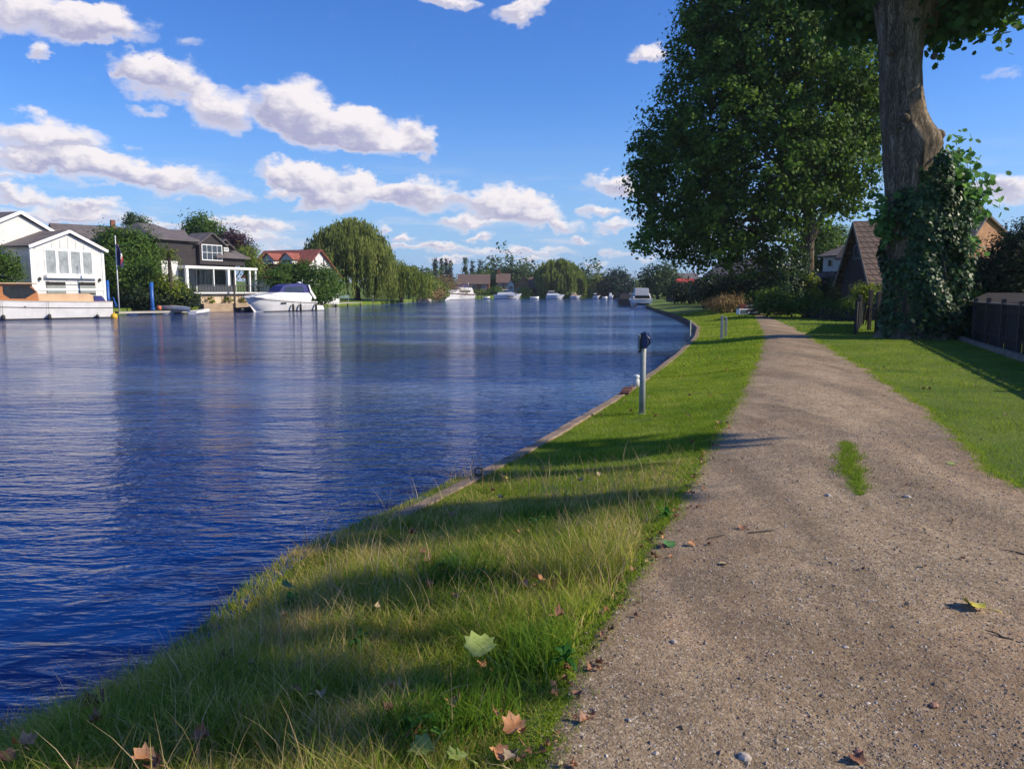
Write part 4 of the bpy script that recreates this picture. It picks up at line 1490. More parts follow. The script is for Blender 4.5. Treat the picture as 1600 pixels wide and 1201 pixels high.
lsh('tall green bush filling the bank right of the boathouse behind the flagpole', 205, 82,
    [PL(190, 395, 82, 34, 36, 2.5), PL(218, 400, 84, 32, 38, 2.5), PL(208, 440, 80, 46, 30, 2.5), PL(175, 430, 80, 18, 34, 2), PL(178, 372, 82, 16, 14, 1.2)], 'leaf_bush', 620, 34, .5, .27, stems=8)
lsh('yellow green shrub below the palm by the dark house', 262, 80, [PL(256, 444, 79, 18, 15, 1.5), PL(276, 456, 79, 18, 12, 1.5)], 'leaf_yellow', 130, 28, .35, .22)
lsh('dark hedge hanging over the pontoon at the water', 240, 78, [PL(215, 466, 78, 48, 14, 1.2), PL(275, 466, 79, 34, 14, 1.2)], 'leaf_dark', 260, 28, .35, .22, name='hedge', cat='hedge')
lsh('round green bush behind the tan cabin boat at the left edge', 8, 64, [PL(6, 418, 64, 26, 24, 1.2), PL(-20, 412, 64, 30, 30, 1.5)], 'leaf_bush', 200, 30, .3, .17)
lsh('wide green hedge between the white cruiser and the tall willow', 495, 101, [PL(470, 436, 101, 26, 20, 2), PL(500, 445, 100, 26, 26, 2), PL(515, 440, 104, 16, 26, 2), PL(445, 432, 100, 16, 14, 2), PL(490, 462, 97, 34, 10, 1.5)], 'leaf_bush', 420, 30, .5, .28, name='hedge', cat='hedge')
lsh('low green bush in front of the red roofed house', 455, 99, [PL(448, 424, 101, 20, 13, 1.5), PL(425, 436, 98, 24, 14, 1.5), PL(478, 420, 101, 16, 12, 1.5)], 'leaf_bush', 120, 28, .4, .25)
tree_px('green tree top rising behind the dark roofed house', 316, 118, [PL(312, 352, 118, 20, 15), PL(325, 362, 118, 22, 14), PL(300, 366, 118, 14, 12)], M['leaf_bush'], 180, 28, .6, .34)
tree_px('dark wispy tree top behind the long grey roof', 210, 112, [PL(213, 348, 112, 15, 9), PL(205, 340, 112, 5, 7), PL(222, 354, 112, 12, 6)], M['leaf_far'], 80, 24, .45, .3)
tree_px('copper leaved tree behind the dark house', 366, 112, [PL(360, 378, 112, 20, 16), PL(376, 388, 112, 16, 14)], M['leaf_purple'], 140, 26, .55, .3)
tree_px('olive green tree between the dark house and the red roof', 388, 108, [PL(385, 402, 108, 18, 16), PL(395, 418, 106, 14, 14)], M['leaf_olive'], 120, 26, .5, .3)
# palm by the dark house
pc = W(266, 398, 78); pbase = W(266, 440, 78); pbase.z = .3
palm = empty('palm_tree', pbase, 0, 'shaggy palm in front of the white garden wall', 'palm')
mb = MB(); hp = pc.z - pbase.z
mb.tube([(0, 0, -.3), (.05, 0, hp * .5), (0, 0, hp)], [.22, .2, .16], 9, jit=.08)
mb.build('trunk', M['bark_dark'], palm)
C, TT, nn = [], [], []
for k in range(34):
    a0, e0 = random.uniform(0, 6.28), random.uniform(-.9, 1.3)
    for j in range(14):
        t = j / 13
        rr = 1.35 * t
        C.append((math.cos(a0) * rr * math.cos(e0 * .7), math.sin(a0) * rr * math.cos(e0 * .7), hp + rr * math.sin(e0) - .9 * t * t + .1))
        nn.append((random.gauss(0, .5), random.gauss(0, .5), .8))
C, nn = np.array(C), np.array(nn)
V = leaf_faces(C, nn, np.full(len(C), .42), RHOMB, 0, .35)
poly_mesh('crown', V.reshape(-1, 3), 4, M['leaf_olive'], palm, var=rng.uniform(0, 1, len(C)))

# far side beyond the willows
tree_px('scrubby olive trees at the water right of the willows', 672, 172, [PL(665, 448, 172, 18, 14), PL(685, 455, 176, 14, 11)], M['leaf_olive'], 170, 26, .7, .42)
lsh('bare grey brown thicket behind the first far cruiser', 700, 200, [PL(692, 444, 200, 26, 14, 4), PL(715, 452, 205, 18, 9, 4)], 'leaf_rust', 140, 26, .9, .4, ratio=.4)
lsh('orange tinted waterside shrub below the olive trees', 665, 165, [PL(668, 462, 165, 18, 6, 2), PL(685, 460, 168, 8, 7, 2)], 'leaf_rust', 60, 26, .5, .35)
for (x_, t_, w_, D_, mt, lb) in [
    (680, 402, 4, 290, 'leaf_conifer', 'thin cypress, leftmost of the row above the thicket'), (690, 405, 3, 290, 'leaf_conifer', 'thin cypress, second from the left in the row above the thicket'),
    (697, 404, 3, 290, 'leaf_conifer', 'thin cypress, third from the left in the row above the thicket'), (703, 404, 4, 290, 'leaf_conifer', 'thin cypress, rightmost of the row above the thicket'),
    (727, 400, 7, 285, 'leaf_far', 'pointed pale conifer left of the dark bushy conifer'), (738, 408, 6, 288, 'leaf_conifer', 'short conifer between the pointed pale one and the dark bushy one'), (750, 400, 12, 282, 'leaf_conifer', 'dark bushy conifer behind the long brown roof'),
    (799, 407, 3, 290, 'leaf_conifer', 'narrow dark conifer top sticking up behind the chimney house')]:
    ls = []
    for j in range(5):
        t = j / 4
        yy = t_ + 3 + (455 - t_) * t * .8
        ls.append(PL(x_, yy + 2, D_, w_ * .72 * (.3 + .7 * t), (455 - t_) * .12))
    tree_px(lb, x_, D_, ls, M[mt], 90, 22, .28 + w_ * .03, .5, name='cypress' if w_ < 5 else 'conifer', hang=.5, group='conifers on the skyline beyond the far houses', limbs=2)
# one belt of wood closing the view beyond the houses
lob = []
for x_ in range(-500, 2100, 16):
    if 640 < x_ < 1010:
        h = 21 + 8 * math.sin(x_ * .05) + 6 * math.sin(x_ * .13 + 1) + (10 if 735 < x_ < 830 else 0)
        D_ = 300 + 20 * math.sin(x_ * .3)
    else:
        h = 12 + 7 * math.sin(x_ * .043) + 5 * math.sin(x_ * .11 + 1)
        D_ = 330 + 20 * math.sin(x_ * .3)
    lob.append(PL(x_, 458 - h * .5, D_, 16, h, 8))
wood = foliage('distant_wood', lob, 2600, 24, 1.6, 1.3, M['leaf_far'], None)[0]
tag(wood, 'belt of distant woodland closing the view beyond the river bend', None, None, 'stuff')
for (x_, D_, ls, mt, lb) in [
    (800, 262, [(790, 432, 20, 16), (812, 434, 22, 18), (826, 440, 16, 14)], 'leaf_far', 'broad muted green tree behind the chimney house and the brick gable'),
    (770, 268, [(768, 438, 18, 10), (750, 440, 16, 10)], 'leaf_bush', 'green tree between the long brown roof and the chimney house')]:
    tree_px(lb, x_, D_, [PL(a_, b__, D_, c_, d_) for (a_, b__, c_, d_) in ls], M[mt], 190, 24, 1.1, .75)
for (x_, D_, rx, ry, mt, lb) in [(775, 236, 16, 7, 'leaf_bush', 'green garden shrubs below the chimney house'), (822, 234, 9, 6, 'leaf_yellow', 'yellow green bush in front of the orange brick gable'), (755, 238, 20, 4, 'leaf_olive', 'low hedge on the bank below the long brown roof'),
                                 (850, 236, 8, 7, 'leaf_dark', 'dark bush at the left foot of the large domed willow'), (955, 238, 20, 5, 'leaf_dark', 'dark reeds along the far bank at the river bend'), (915, 238, 22, 6, 'leaf_olive', 'olive scrub behind the far moored boats')]:
    lsh(lb, x_, D_, [PL(x_, 461 - ry * .5, D_, rx, ry, 3)], mt, 90, 24, .6, .5)

# ------------------------------------------------------------------ buildings
def ang(a, b):
    return math.atan2(b[1] - a[1], b[0] - a[0])


def window(parent, x0, x1, z0, z1, y, cols=2, rows=1, fr=.07, glass='glass', frame='white_trim', face=-1, bars=.045, axis='y', label=None):
    """window in the wall plane y (or x when axis = 'x'), face is the outward sign"""
    def bx(mb, a0, a1, c0, c1, p0, p1):
        if axis == 'y':
            mb.box(a0, a1, min(p0, p1), max(p0, p1), c0, c1)
        else:
            mb.box(min(p0, p1), max(p0, p1), a0, a1, c0, c1)
    g = MB()
    bx(g, x0 + fr, x1 - fr, z0 + fr, z1 - fr, y, y + face * .02)
    go = g.build('window', M[glass], parent)
    if label:
        go['label'] = label
    f = MB()
    d = y + face * .05
    bx(f, x0, x1, z0, z0 + fr, y, d); bx(f, x0, x1, z1 - fr, z1, y, d)
    bx(f, x0, x0 + fr, z0 + fr, z1 - fr, y, d); bx(f, x1 - fr, x1, z0 + fr, z1 - fr, y, d)
    for i in range(1, cols):
        xx = x0 + (x1 - x0) * i / cols
        bx(f, xx - bars / 2, xx + bars / 2, z0 + fr, z1 - fr, y, d - face * .006)
    for i in range(1, rows):
        zz = z0 + (z1 - z0) * i / rows
        bx(f, x0 + fr, x1 - fr, zz - bars / 2, zz + bars / 2, y, d - face * .012)
    f.build('frame', M[frame], go)
    return go


def gable_roof(parent, W_, D_, eave, ridge, oh=.35, th=.16, mat='grey_roof', along='y', name='roof', x0=0, y0=0, ohg=None):
    """ridge along y (gables on the x-facing front) or along x"""
    mb = MB()
    ohg = oh if ohg is None else ohg
    if along == 'y':
        h = W_ / 2
        sl_ = (ridge - eave) / h
        ze = eave - sl_ * oh
        for sgn in (-1, 1):
            xe = x0 + h + sgn * (h + oh)
            xr = x0 + h
            vs = [(xe, y0 - ohg, ze), (xr, y0 - ohg, ridge), (xr, y0 + D_ + ohg, ridge), (xe, y0 + D_ + ohg, ze)]
            vs += [(a, b, c + th) for a, b, c in vs]
            mb.add(vs, [(0, 1, 2, 3), (7, 6, 5, 4), (0, 4, 5, 1), (1, 5, 6, 2), (2, 6, 7, 3), (3, 7, 4, 0)])
    else:
        h = D_ / 2
        sl_ = (ridge - eave) / h
        ze = eave - sl_ * oh
        for sgn in (-1, 1):
            ye = y0 + h + sgn * (h + oh)
            yr = y0 + h
            vs = [(x0 - ohg, ye, ze), (x0 - ohg, yr, ridge), (x0 + W_ + ohg, yr, ridge), (x0 + W_ + ohg, ye, ze)]
            vs += [(a, b, c + th) for a, b, c in vs]
            mb.add(vs, [(0, 1, 2, 3), (7, 6, 5, 4), (0, 4, 5, 1), (1, 5, 6, 2), (2, 6, 7, 3), (3, 7, 4, 0)])
    return mb.build(name, M[mat], parent)


def gable_walls(parent, W_, D_, eave, ridge, mat, along='y', base=-.4, x0=0, y0=0, name='wall'):
    mb = MB()
    if along == 'y':
        prof = [(x0, base), (x0 + W_, base), (x0 + W_, eave), (x0 + W_ / 2, ridge), (x0, eave)]
        mb.prism(prof, y0, y0 + D_)
    else:
        prof = [(y0, base), (y0 + D_, base), (y0 + D_, eave), (y0 + D_ / 2, ridge), (y0, eave)]
        mb.prism(prof, x0, x0 + W_, axis='x')
    return mb.build(name, M[mat], parent)


def hip_roof(parent, x0, x1, y0, y1, eave, ridge, rl, mat, oh=.5, th=.14, name='roof'):
    mb = MB()
    a, b, c, d = x0 - oh, x1 + oh, y0 - oh, y1 + oh
    ym = (y0 + y1) / 2
    xm = (x0 + x1) / 2
    vs = [(a, c, eave), (b, c, eave), (b, d, eave), (a, d, eave), (xm - rl / 2, ym, ridge), (xm + rl / 2, ym, ridge)]
    vs2 = [(a, c, eave - th), (b, c, eave - th), (b, d, eave - th), (a, d, eave - th)]
    mb.add(vs + vs2, [(0, 1, 5, 4), (1, 2, 5), (2, 3, 4, 5), (3, 0, 4), (6, 7, 1, 0), (7, 8, 2, 1), (8, 9, 3, 2), (9, 6, 0, 3), (9, 8, 7, 6)])
    return mb.build(name, M[mat], parent)


# ---------------- white boathouse, gable to the river
BL = W(52, 455, 66); BR = W(163.5, 455, 73.6)
BW = math.hypot(BR.x - BL.x, BR.y - BL.y)
bh = empty('boathouse', (BL.x, BL.y, 0), ang(BL, BR), 'white boarded boathouse with a gable and four tall windows behind the tan cabin boat', 'boathouse')
ev = W(52, 384, 66).z
rg = W(107, 363, 70).z
gable_walls(bh, BW, 9, ev, rg - .1, 'white')
gable_roof(bh, BW, 9, ev + .02, rg, .38, .14, 'grey_roof', ohg=.3)
mb = MB()      # barge boards, corner boards, cover strips
h = BW / 2
s_ = (rg - ev) / h
for sg in (-1, 1):
    a = Vector((h + sg * (h + .4), -.32, ev - s_ * .4 + .05)); b_ = Vector((h, -.32, rg + .07))
    mb.bar(a, b_, .05, .26, up=(0, 0, 1))
for x in (.02, BW - .02):
    mb.box(x - .14, x + .14, -.06, .10, -.4, ev - .05)
mb.box(.14, BW - .14, -.05, -.002, 1.62, 1.80)
mb.box(-.1, BW + .1, -.045, -.002, 4.35, 4.42) if False else None
mb.build('trim', M['white_trim'], bh)
zt = W(107, 391, 70).z; zb = W(107, 430, 70).z
f0, f1 = .165 * BW, .845 * BW
wn_ = 4
ww = (f1 - f0) / wn_
for i in range(wn_):
    window(bh, f0 + ww * i + .03, f0 + ww * (i + 1) - .03, zb, zt, 0, 1, 1, .12, 'glass_pale')
mb = MB()
mb.box(f0 - .15, f1 + .15, -.35, -.06, zb - .28, zb - .05)
mb.build('sill', M['white_trim'], bh)
for k in range(9):
    x = BW * (k + .5) / 9
    mb = MB(); mb.box(x - .02, x + .02, -.03, -.003, zt + .1, ev + max(0, (rg - ev) * (1 - abs(x - h) / h)) - .45); mb.build('batten', M['curtain'], bh)
mb = MB()
mb.box(f0, f1, -.42, -.38, zb - .62, zb - .58)
for x in (f0, (f0 + f1) / 2, f1 - .04):
    mb.box(x, x + .04, -.38, -.01, zb - .62, zb - .58)
mb.build('rail', M['curtain'], bh)
zg0 = W(107, 440, 70).z
for (u0, u1) in ((.17, .43), (.62, .86)):
    mb = MB(); mb.box(u0 * BW, u1 * BW, -.02, .01, -.4, zg0)
    g = mb.build('boat_door', M['dark_boards'], bh)
    mb = MB()
    for k in range(6):
        mb.box(u0 * BW + .05, u1 * BW - .05, -.035, -.022, -.3 + k * .42, -.02 + k * .42)
    mb.build('slat', M['galv'], g)
for u in (.08, .92):
    mb = MB(); mb.lathe([(0, 0), (.1, .02), (.12, .22), (.05, .3), (0, .3)], (u * BW, -.14, zg0 + .05), 10)
    mb.build('lamp', M['dark_metal'], bh)
window(bh, 1.0, 2.0, 3.2, 4.6, 0, 2, 1, .08, 'glass', face=-1, axis='x')

# ---------------- neighbouring white house at the left edge
NLn = W(-8, 455, 66.5); NR = W(78, 455, 72.0)
nd = (NR - NLn).normalized()
apex = W(28, 333, 68.5)
halfw = 5.4
pa = Vector((apex.x, apex.y, 0))
o0 = pa - nd * halfw
nw = empty('white_house', (o0.x, o0.y, 0), ang(NLn, NR), 'pale rendered house with a wide plain gable at the left edge of the view', 'house')
gable_walls(nw, halfw * 2, 10, apex.z - 2.3, apex.z - .12, 'white')
gable_roof(nw, halfw * 2, 10, apex.z - 2.28, apex.z, .4, .14, 'grey_roof', ohg=.3)
mb = MB()
for sg in (-1, 1):
    mb.bar((halfw + sg * (halfw + .4), -.32, apex.z - 2.28 - 2.28 / halfw * .4 + .06), (halfw, -.32, apex.z + .07), .05, .28)
mb.box(0, halfw * 2, -.05, -.002, apex.z - 3.3, apex.z - 3.05)
mb.build('trim', M['white_trim'], nw)
window(nw, 3.6, 5.2, 1.0, 2.6, 0, 2, 1)

# ---------------- long low roof behind the bush
a = W(105, 455, 90); b_ = W(305, 455, 100)
lr = empty('bungalow', (a.x, a.y, 0), ang(a, b_), 'long low house with a brown grey roof behind the tall green bush', 'house')
Lw = math.hypot(b_.x - a.x, b_.y - a.y)
rz_ = W(150, 352, 94).z
gable_walls(lr, Lw, 8, rz_ - 2.6, rz_ - .1, 'dark_boards', 'x')
gable_roof(lr, Lw, 8, rz_ - 2.6, rz_, .5, .15, 'grey_roof', 'x')
mb = MB()
mb.box(Lw * .42, Lw * .42 + .5, 3.6, 4.1, rz_ - .5, rz_ + .9)
mb.build('chimney', M['brick_red'], lr)
window(lr, 8, 9.6, 2.2, 3.6, 0, 3, 1)
window(lr, 4, 5.6, 2.2, 3.6, 0, 3, 1)

# ---------------- dark timber house with the white ground floor
a = W(284, 455, 88); b_ = W(386, 455, 97)
dh = empty('timber_house', (a.x, a.y, 0), ang(a, b_), 'dark timber house with brown hipped roofs over a white ground floor and terrace', 'house')
Wd_ = math.hypot(b_.x - a.x, b_.y - a.y)
fl = 1.35
z1 = W(335, 417, 92).z
z2 = W(300, 377, 90).z + .1
mb = MB(); mb.box(-.2, Wd_, 1.8, 9, -.3, z1 - .26)
mb.build('wall', M['white'], dh)
mb = MB(); mb.box(-2.6, 2.8, .6, 10, z1 + .02, z2); mb.box(2.8, Wd_ - 2.4, .6, 9, z1 + .02, z2 - .1); mb.box(Wd_ - 2.4, Wd_ - .6, 1.2, 9, z1 + .02, z2 - 1.0)
mb.build('upper_wall', M['dark_boards'], dh)
hip_roof(dh, -3.0, 3.0, .6, 10, z2, W(280, 351, 92).z, 2.2, 'grey_roof')
hip_roof(dh, 2.2, Wd_ - 2.6, .8, 9, z2 - .15, W(330, 366, 93).z, 4.0, 'grey_roof', .45)
# gabled bay in front
bx0, bx1 = 2.9, 6.6
mb = MB(); mb.prism([(bx0, z1 + .3), (bx1, z1 + .3), (bx1, z2 - .3), ((bx0 + bx1) / 2, z2 + .85), (bx0, z2 - .3)], .1, .595)
mb.build('bay', M['dark_boards'], dh)
gable_roof(dh, bx1 - bx0, 3.0, z2 - .25, z2 + .95, .4, .12, 'grey_roof', 'y', 'bay_roof', bx0, .1, .3)
window(dh, bx0 + .3, bx1 - .3, z1 + .75, z2 - .35, .1, 4, 2, .09, 'glass')
hip_roof(dh, Wd_ - 4.6, Wd_ + .2, .0, 3.4, z1 + 1.25, z1 + 2.5, 2.2, 'grey_roof', .3, name='porch_roof')
mb = MB(); mb.box(Wd_ - 4.3, Wd_, .2, 3.2, z1 + .3, z1 + 1.10)
mb.build('bay', M['dark_boards'], dh)
gable_roof(dh, 2.6, 3.6, z2 - .6, z2 + .35, .35, .12, 'grey_roof', 'y', 'dormer_roof', Wd_ - 4.2, .5, .25)
mb = MB(); mb.prism([(Wd_ - 4.1, z1 + 1.9), (Wd_ - 1.7, z1 + 1.9), (Wd_ - 1.7, z2 - .6), (Wd_ - 2.9, z2 + .2), (Wd_ - 4.1, z2 - .6)], .6, 3)
mb.build('dormer', M['dark_boards'], dh)
window(dh, Wd_ - 3.5, Wd_ - 2.2, z1 + 1.95, z2 - .55, .6, 2, 1, .08, 'glass_pale')
mb = MB()   # balcony edge, flat canopy, columns
mb.box(-.2, Wd_ + .9, -1.0, 2.2, z1 - .26, z1 + .02)
mb.build('canopy', M['white_trim'], dh)
for (x, w) in ((.0, .28), (6.1, .34), (7.2, .14), (9.6, .22), (Wd_ + .6, .22), (3.9, .12)):
    mb = MB(); mb.box(x, x + w, -.9, -.9 + w, fl, z1 - .265)
    mb.build('column', M['white_trim'], dh)
for (x0, x1) in ((.15, 3.7), (3.9, 6.1), (6.3, 9.1), (9.3, Wd_ - .1)):
    window(dh, x0, x1, fl + .02, z1 - .34, 1.8, 3, 1, .05, 'glass', 'dark_metal')
mb = MB(); mb.box(-2.4, -.21, .2, 7, -.3, z1 + .5)
mb.build('side_wall', M['white'], dh)
# dark balustrade on the terrace
mb = MB()
for k in range(30):
    x = .3 + k * .42
    if x < Wd_ + 1:
        mb.box(x, x + .05, -2.4, -2.35, fl, fl + .85)
mb.box(.2, Wd_ + 1, -2.43, -2.32, fl + .85, fl + .93)
mb.box(.2, 5.2, -2.36, -2.34, fl + .05, fl + .8)
mb.build('balustrade', M['dark_metal'], dh)

# terrace with planted arches over the quay
ta, tb2 = W(305, 455, 82.4), W(402, 455, 87.4)
tz = W(350, 456.5, 84.6).z
tr = empty('terrace', (ta.x, ta.y, 0), ang(ta, tb2), 'cream walled terrace with a white coping and planted niches above the quay', 'terrace')
TL_ = math.hypot(tb2.x - ta.x, tb2.y - ta.y)
mb = MB(); mb.box(0.7, TL_, 0.3, 6, -.5, tz - .16); mb.build('wall', M['cream'], tr)
mb = MB(); mb.box(-.3, TL_ + 1.6, -.1, 6.3, tz - .155, tz); mb.build('coping', M['white_trim'], tr)
mb = MB(); mb.box(0.6, TL_ + .2, -.6, .29, -1.0, W(350, 474, 84).z); mb.build('quay', M['tan_wall'], tr)
zq = W(350, 474, 84).z
for k, x in enumerate((1.1, 3.0, 4.9)):
    mb = MB(); mb.box(x, x + 1.1, .26, .297, zq + .1, tz - .4); mb.build('niche', M['tan_wall'], tr)
    o_, _ = foliage('foliage', [((x + .6, .0, zq + .35), (.5, .2, .3))], 12, 14, .12, .15, M['leaf_yellow'], tr)
mb = MB(); mb.box(3.95, 4.1, -.75, -.6, -1.2, tz + 1.6)
tag(mb.build('mooring_post', M['timber_dark']), 'tall thin dark post standing before the cream terrace', 'post').matrix_world = Matrix.Translation((ta.x, ta.y, 0)) @ Matrix.Rotation(ang(ta, tb2), 4, 'Z')

# ---------------- red roofed house
a = W(384, 455, 112); b_ = W(468, 455, 108)
rh = empty('red_roofed_house', (a.x, a.y, 0), ang(a, b_), 'house with a long red tiled roof, two white dormers and a white gable end', 'house')
Rw = math.hypot(b_.x - a.x, b_.y - a.y)
rz2 = W(430, 391, 112).z
ez = W(430, 430, 108).z
gable_walls(rh, Rw, 9, ez, rz2 - .1, 'white', 'x')
gable_roof(rh, Rw, 9, ez, rz2, .45, .15, 'red_roof', 'x')
for (xp, ) in ((413,), (450,)):
    xx = (W(xp, 455, 110).x - a.x)
    z0 = W(xp, 411, 108).z; zt_ = W(xp, 404, 108).z
    mb = MB(); mb.prism([(xx - 1.0, z0), (xx + 1.0, z0), (xx + 1.0, zt_ + .1), (xx, zt_ + .8), (xx - 1.0, zt_ + .1)], 1.1, 4.4)
    d_ = mb.build('dormer', M['white'], rh)
    gable_roof(rh, 2.0, 3.3, zt_ + .1, zt_ + .85, .25, .1, 'red_roof', 'y', 'dormer_roof', xx - 1.0, 1.1, .2)
    window(rh, xx - .75, xx + .75, z0 + .12, zt_, 1.1, 3, 1, .07)
# white gable with dark studs on the right end
mb = MB()
for k in range(4):
    y = 1.4 + k * 2.0
    mb.box(Rw + .004, Rw + .04, y, y + .22, 1.5, ez + (rz2 - ez) * (1 - abs(y + .1 - 4.5) / 4.5) - .2)
mb.box(Rw + .003, Rw + .036, .3, 8.7, ez - .15, ez + .05)
mb.build('timber_framing', M['dark_boards'], rh)
mb = MB(); mb.box(Rw * .75, Rw * .75 + 2.4, -.03, .01, .3, 2.4); mb.build('garage_door', M['curtain'], rh)
window(rh, 1.2, 2.8, 1.3, 2.6, 0, 2)
window(rh, 4.4, 6.0, 1.3, 2.6, 0, 2)

# ---------------- houses across the far reach
def small_house(name, label, x0, x1, D, y_ridge, y_eave, wall, roof, rot=0.0, dp=8, along='x', wins=2, chimney=None, cat='house'):
    a = W(x0, 455, D); b_ = W(x1, 455, D)
    r_ = empty(name, (a.x, a.y, 0), rot, label, cat)
    w_ = (b_.x - a.x)
    rz = W(x0, y_ridge, D + 3).z; ezz = W(x0, y_eave, D).z
    gable_walls(r_, w_, dp, ezz, rz - .1, wall, along)
    gable_roof(r_, w_, dp, ezz, rz, .4, .15, roof, along)
    for k in range(wins):
        xc = w_ * (k + .5) / wins
        window(r_, xc - .7, xc + .7, max(.4, ezz - 1.8), ezz - .5, 0, 2)
    if chimney is not None:
        mb = MB(); xc = w_ * chimney
        mb.box(xc - .45, xc + .45, dp / 2 - .4, dp / 2 + .4, ezz, rz + 1.6); mb.box(xc - .5, xc + .5, dp / 2 - .45, dp / 2 + .45, rz + 1.6, rz + 1.75)
        mb.build('chimney', M['brick_red'], r_)
    return r_


small_house('brick_house', 'long low house with a brown hipped roof behind the first far cruiser', 716, 764, 242, 429, 443, 'brick_red', 'brown_roof', 0, 9, 'x', 3)
small_house('brick_house', 'brick house with a tall chimney stack between the long brown roof and the brick gable', 777, 796, 250, 428, 441, 'brick_red', 'brown_roof', 0, 8, 'x', 2, .1)
small_house('garden_room', 'small white framed garden room between the chimney house and the brick gable', 793, 803, 240, 438, 444, 'white', 'grey_roof', 0, 4, 'y', 1, None)
small_house('brick_house', 'orange brick house whose gable faces the river', 804, 831, 240, 433, 448, 'brick', 'brown_roof', 0, 9, 'y', 2)
small_house('boat_shed', 'dark open shed with a maroon brown roof right of the orange brick gable', 828, 845, 239, 434, 449, 'dark_boards', 'brown_roof', 0, 7, 'x', 0, cat='shed')
small_house('house', 'small house with a grey roof and red lower roof on the far right bank', 1064, 1090, 150, 428, 436, 'white', 'grey_roof', 0, 7, 'x', 1)
a = W(1054, 455, 145)
rr_ = empty('lean_to', (a.x, a.y, 0), 0, 'bright red lean-to roof in front of the small grey roofed house', 'roof')
mb = MB(); w_ = 4.2
mb.add([(0, 0, W(1054, 443, 145).z), (w_, 0, W(1054, 443, 145).z), (w_, 2.6, W(1054, 435, 147).z), (1.0, 2.6, W(1054, 435, 147).z), (0, 0, W(1054, 443, 145).z - .15), (w_, 0, W(1054, 443, 145).z - .15), (w_, 2.6, W(1054, 435, 147).z - .15), (1.0, 2.6, W(1054, 435, 147).z - .15)],
       [(0, 1, 2, 3), (7, 6, 5, 4), (0, 4, 5, 1), (1, 5, 6, 2), (2, 6, 7, 3), (3, 7, 4, 0)])
mb.build('roof', M['skin_red'], rr_)
mb = MB(); mb.box(1.2, w_ - .1, .3, 2.4, 0, W(1054, 443, 145).z - .16); mb.build('wall', M['white'], rr_)
# fence and gate posts near it
a = W(1042, 455, 118); b_ = W(1062, 455, 112)
fb_ = empty('brown_fence', (a.x, a.y, 0), ang(a, b_), 'short brown board fence with a pale post at the end of the lawn', 'fence')
L_ = (b_ - a).length
mb = MB(); mb.box(0, L_ - .2, -.03, .03, 0, 1.5); mb.build('panel', M['fence_brown'], fb_)
for x in (0, L_ * .5, L_):
    mb = MB(); mb.box(x - .09, x + .09, -.09, .09, 0, 1.9 if x else 1.6); mb.build('post', M['pale_stone'] if x else M['timber'], fb_)

# shed with the grey roof seen through the plane crown
a = W(1108, 455, 78); b_ = W(1182, 455, 74)
sd = empty('shed', (a.x, a.y, 0), ang(a, b_), 'dark boarded building behind the low leaves of the broad plane tree', 'shed')
Sw = math.hypot(b_.x - a.x, b_.y - a.y)
gable_walls(sd, Sw, 6, W(1150, 430, 78).z, W(1150, 407, 80).z, 'dark_boards', 'x')
gable_roof(sd, Sw, 6, W(1150, 430, 78).z, W(1150, 406, 80).z, .4, .14, 'grey_roof', 'x')
mb = MB(); mb.box(Sw * .7, Sw * .7 + 1.1, -.03, .01, .1, 2.1); mb.build('door', M['fence_brown'], sd)
window(sd, 1.0, 2.2, 1.0, 1.9, 0, 2, glass='glass', frame='dark_metal')

# ---------------- right side: white house, black barn, brick house
a = W(1284, 455, 66); b_ = W(1336, 455, 63)
wh = empty('white_house', (a.x, a.y, 0), ang(a, b_), 'white upper walled house with a dark roof to the left of the black barn', 'house')
w_ = math.hypot(b_.x - a.x, b_.y - a.y)
zw0, zw1 = W(1300, 424, 65).z, W(1300, 401, 65).z
mb = MB(); mb.box(0, w_, 0, 5, zw0 - .3, zw1 + .1); mb.build('upper_wall', M['white'], wh)
mb = MB(); mb.box(.02, w_ - .02, .1, 5, 0, zw0 - .31); mb.build('wall', M['brick_red'], wh)
gable_roof(wh, w_, 5, zw1 + .1, W(1300, 386, 68).z, .35, .12, 'grey_roof', 'x')
mb = MB()
zz0, zz1 = W(1300, 437, 64).z, zw0
mb.add([(-.6, -1.9, zz0), (w_ * .95, -1.9, zz0), (w_ * .95, 0, zz1), (-.6, 0, zz1), (-.6, -1.9, zz0 - .12), (w_ * .95, -1.9, zz0 - .12), (w_ * .95, 0, zz1 - .12), (-.6, 0, zz1 - .12)],
       [(0, 1, 2, 3), (7, 6, 5, 4), (0, 4, 5, 1), (1, 5, 6, 2), (2, 6, 7, 3), (3, 7, 4, 0)])
mb.build('lean_to_roof', M['brown_roof'], wh)
for (u0, u1) in ((.14, .30), (.52, .68)):
    window(wh, u0 * w_, u1 * w_, zw0 + .35, zw1 - .2, 0, 1, 1, .06)
for x in (.2, w_ * .5, w_ * .9):
    mb = MB(); mb.box(x, x + .12, -1.8, -1.68, 0, zz0 - .1); mb.build('post', M['white_trim'], wh)

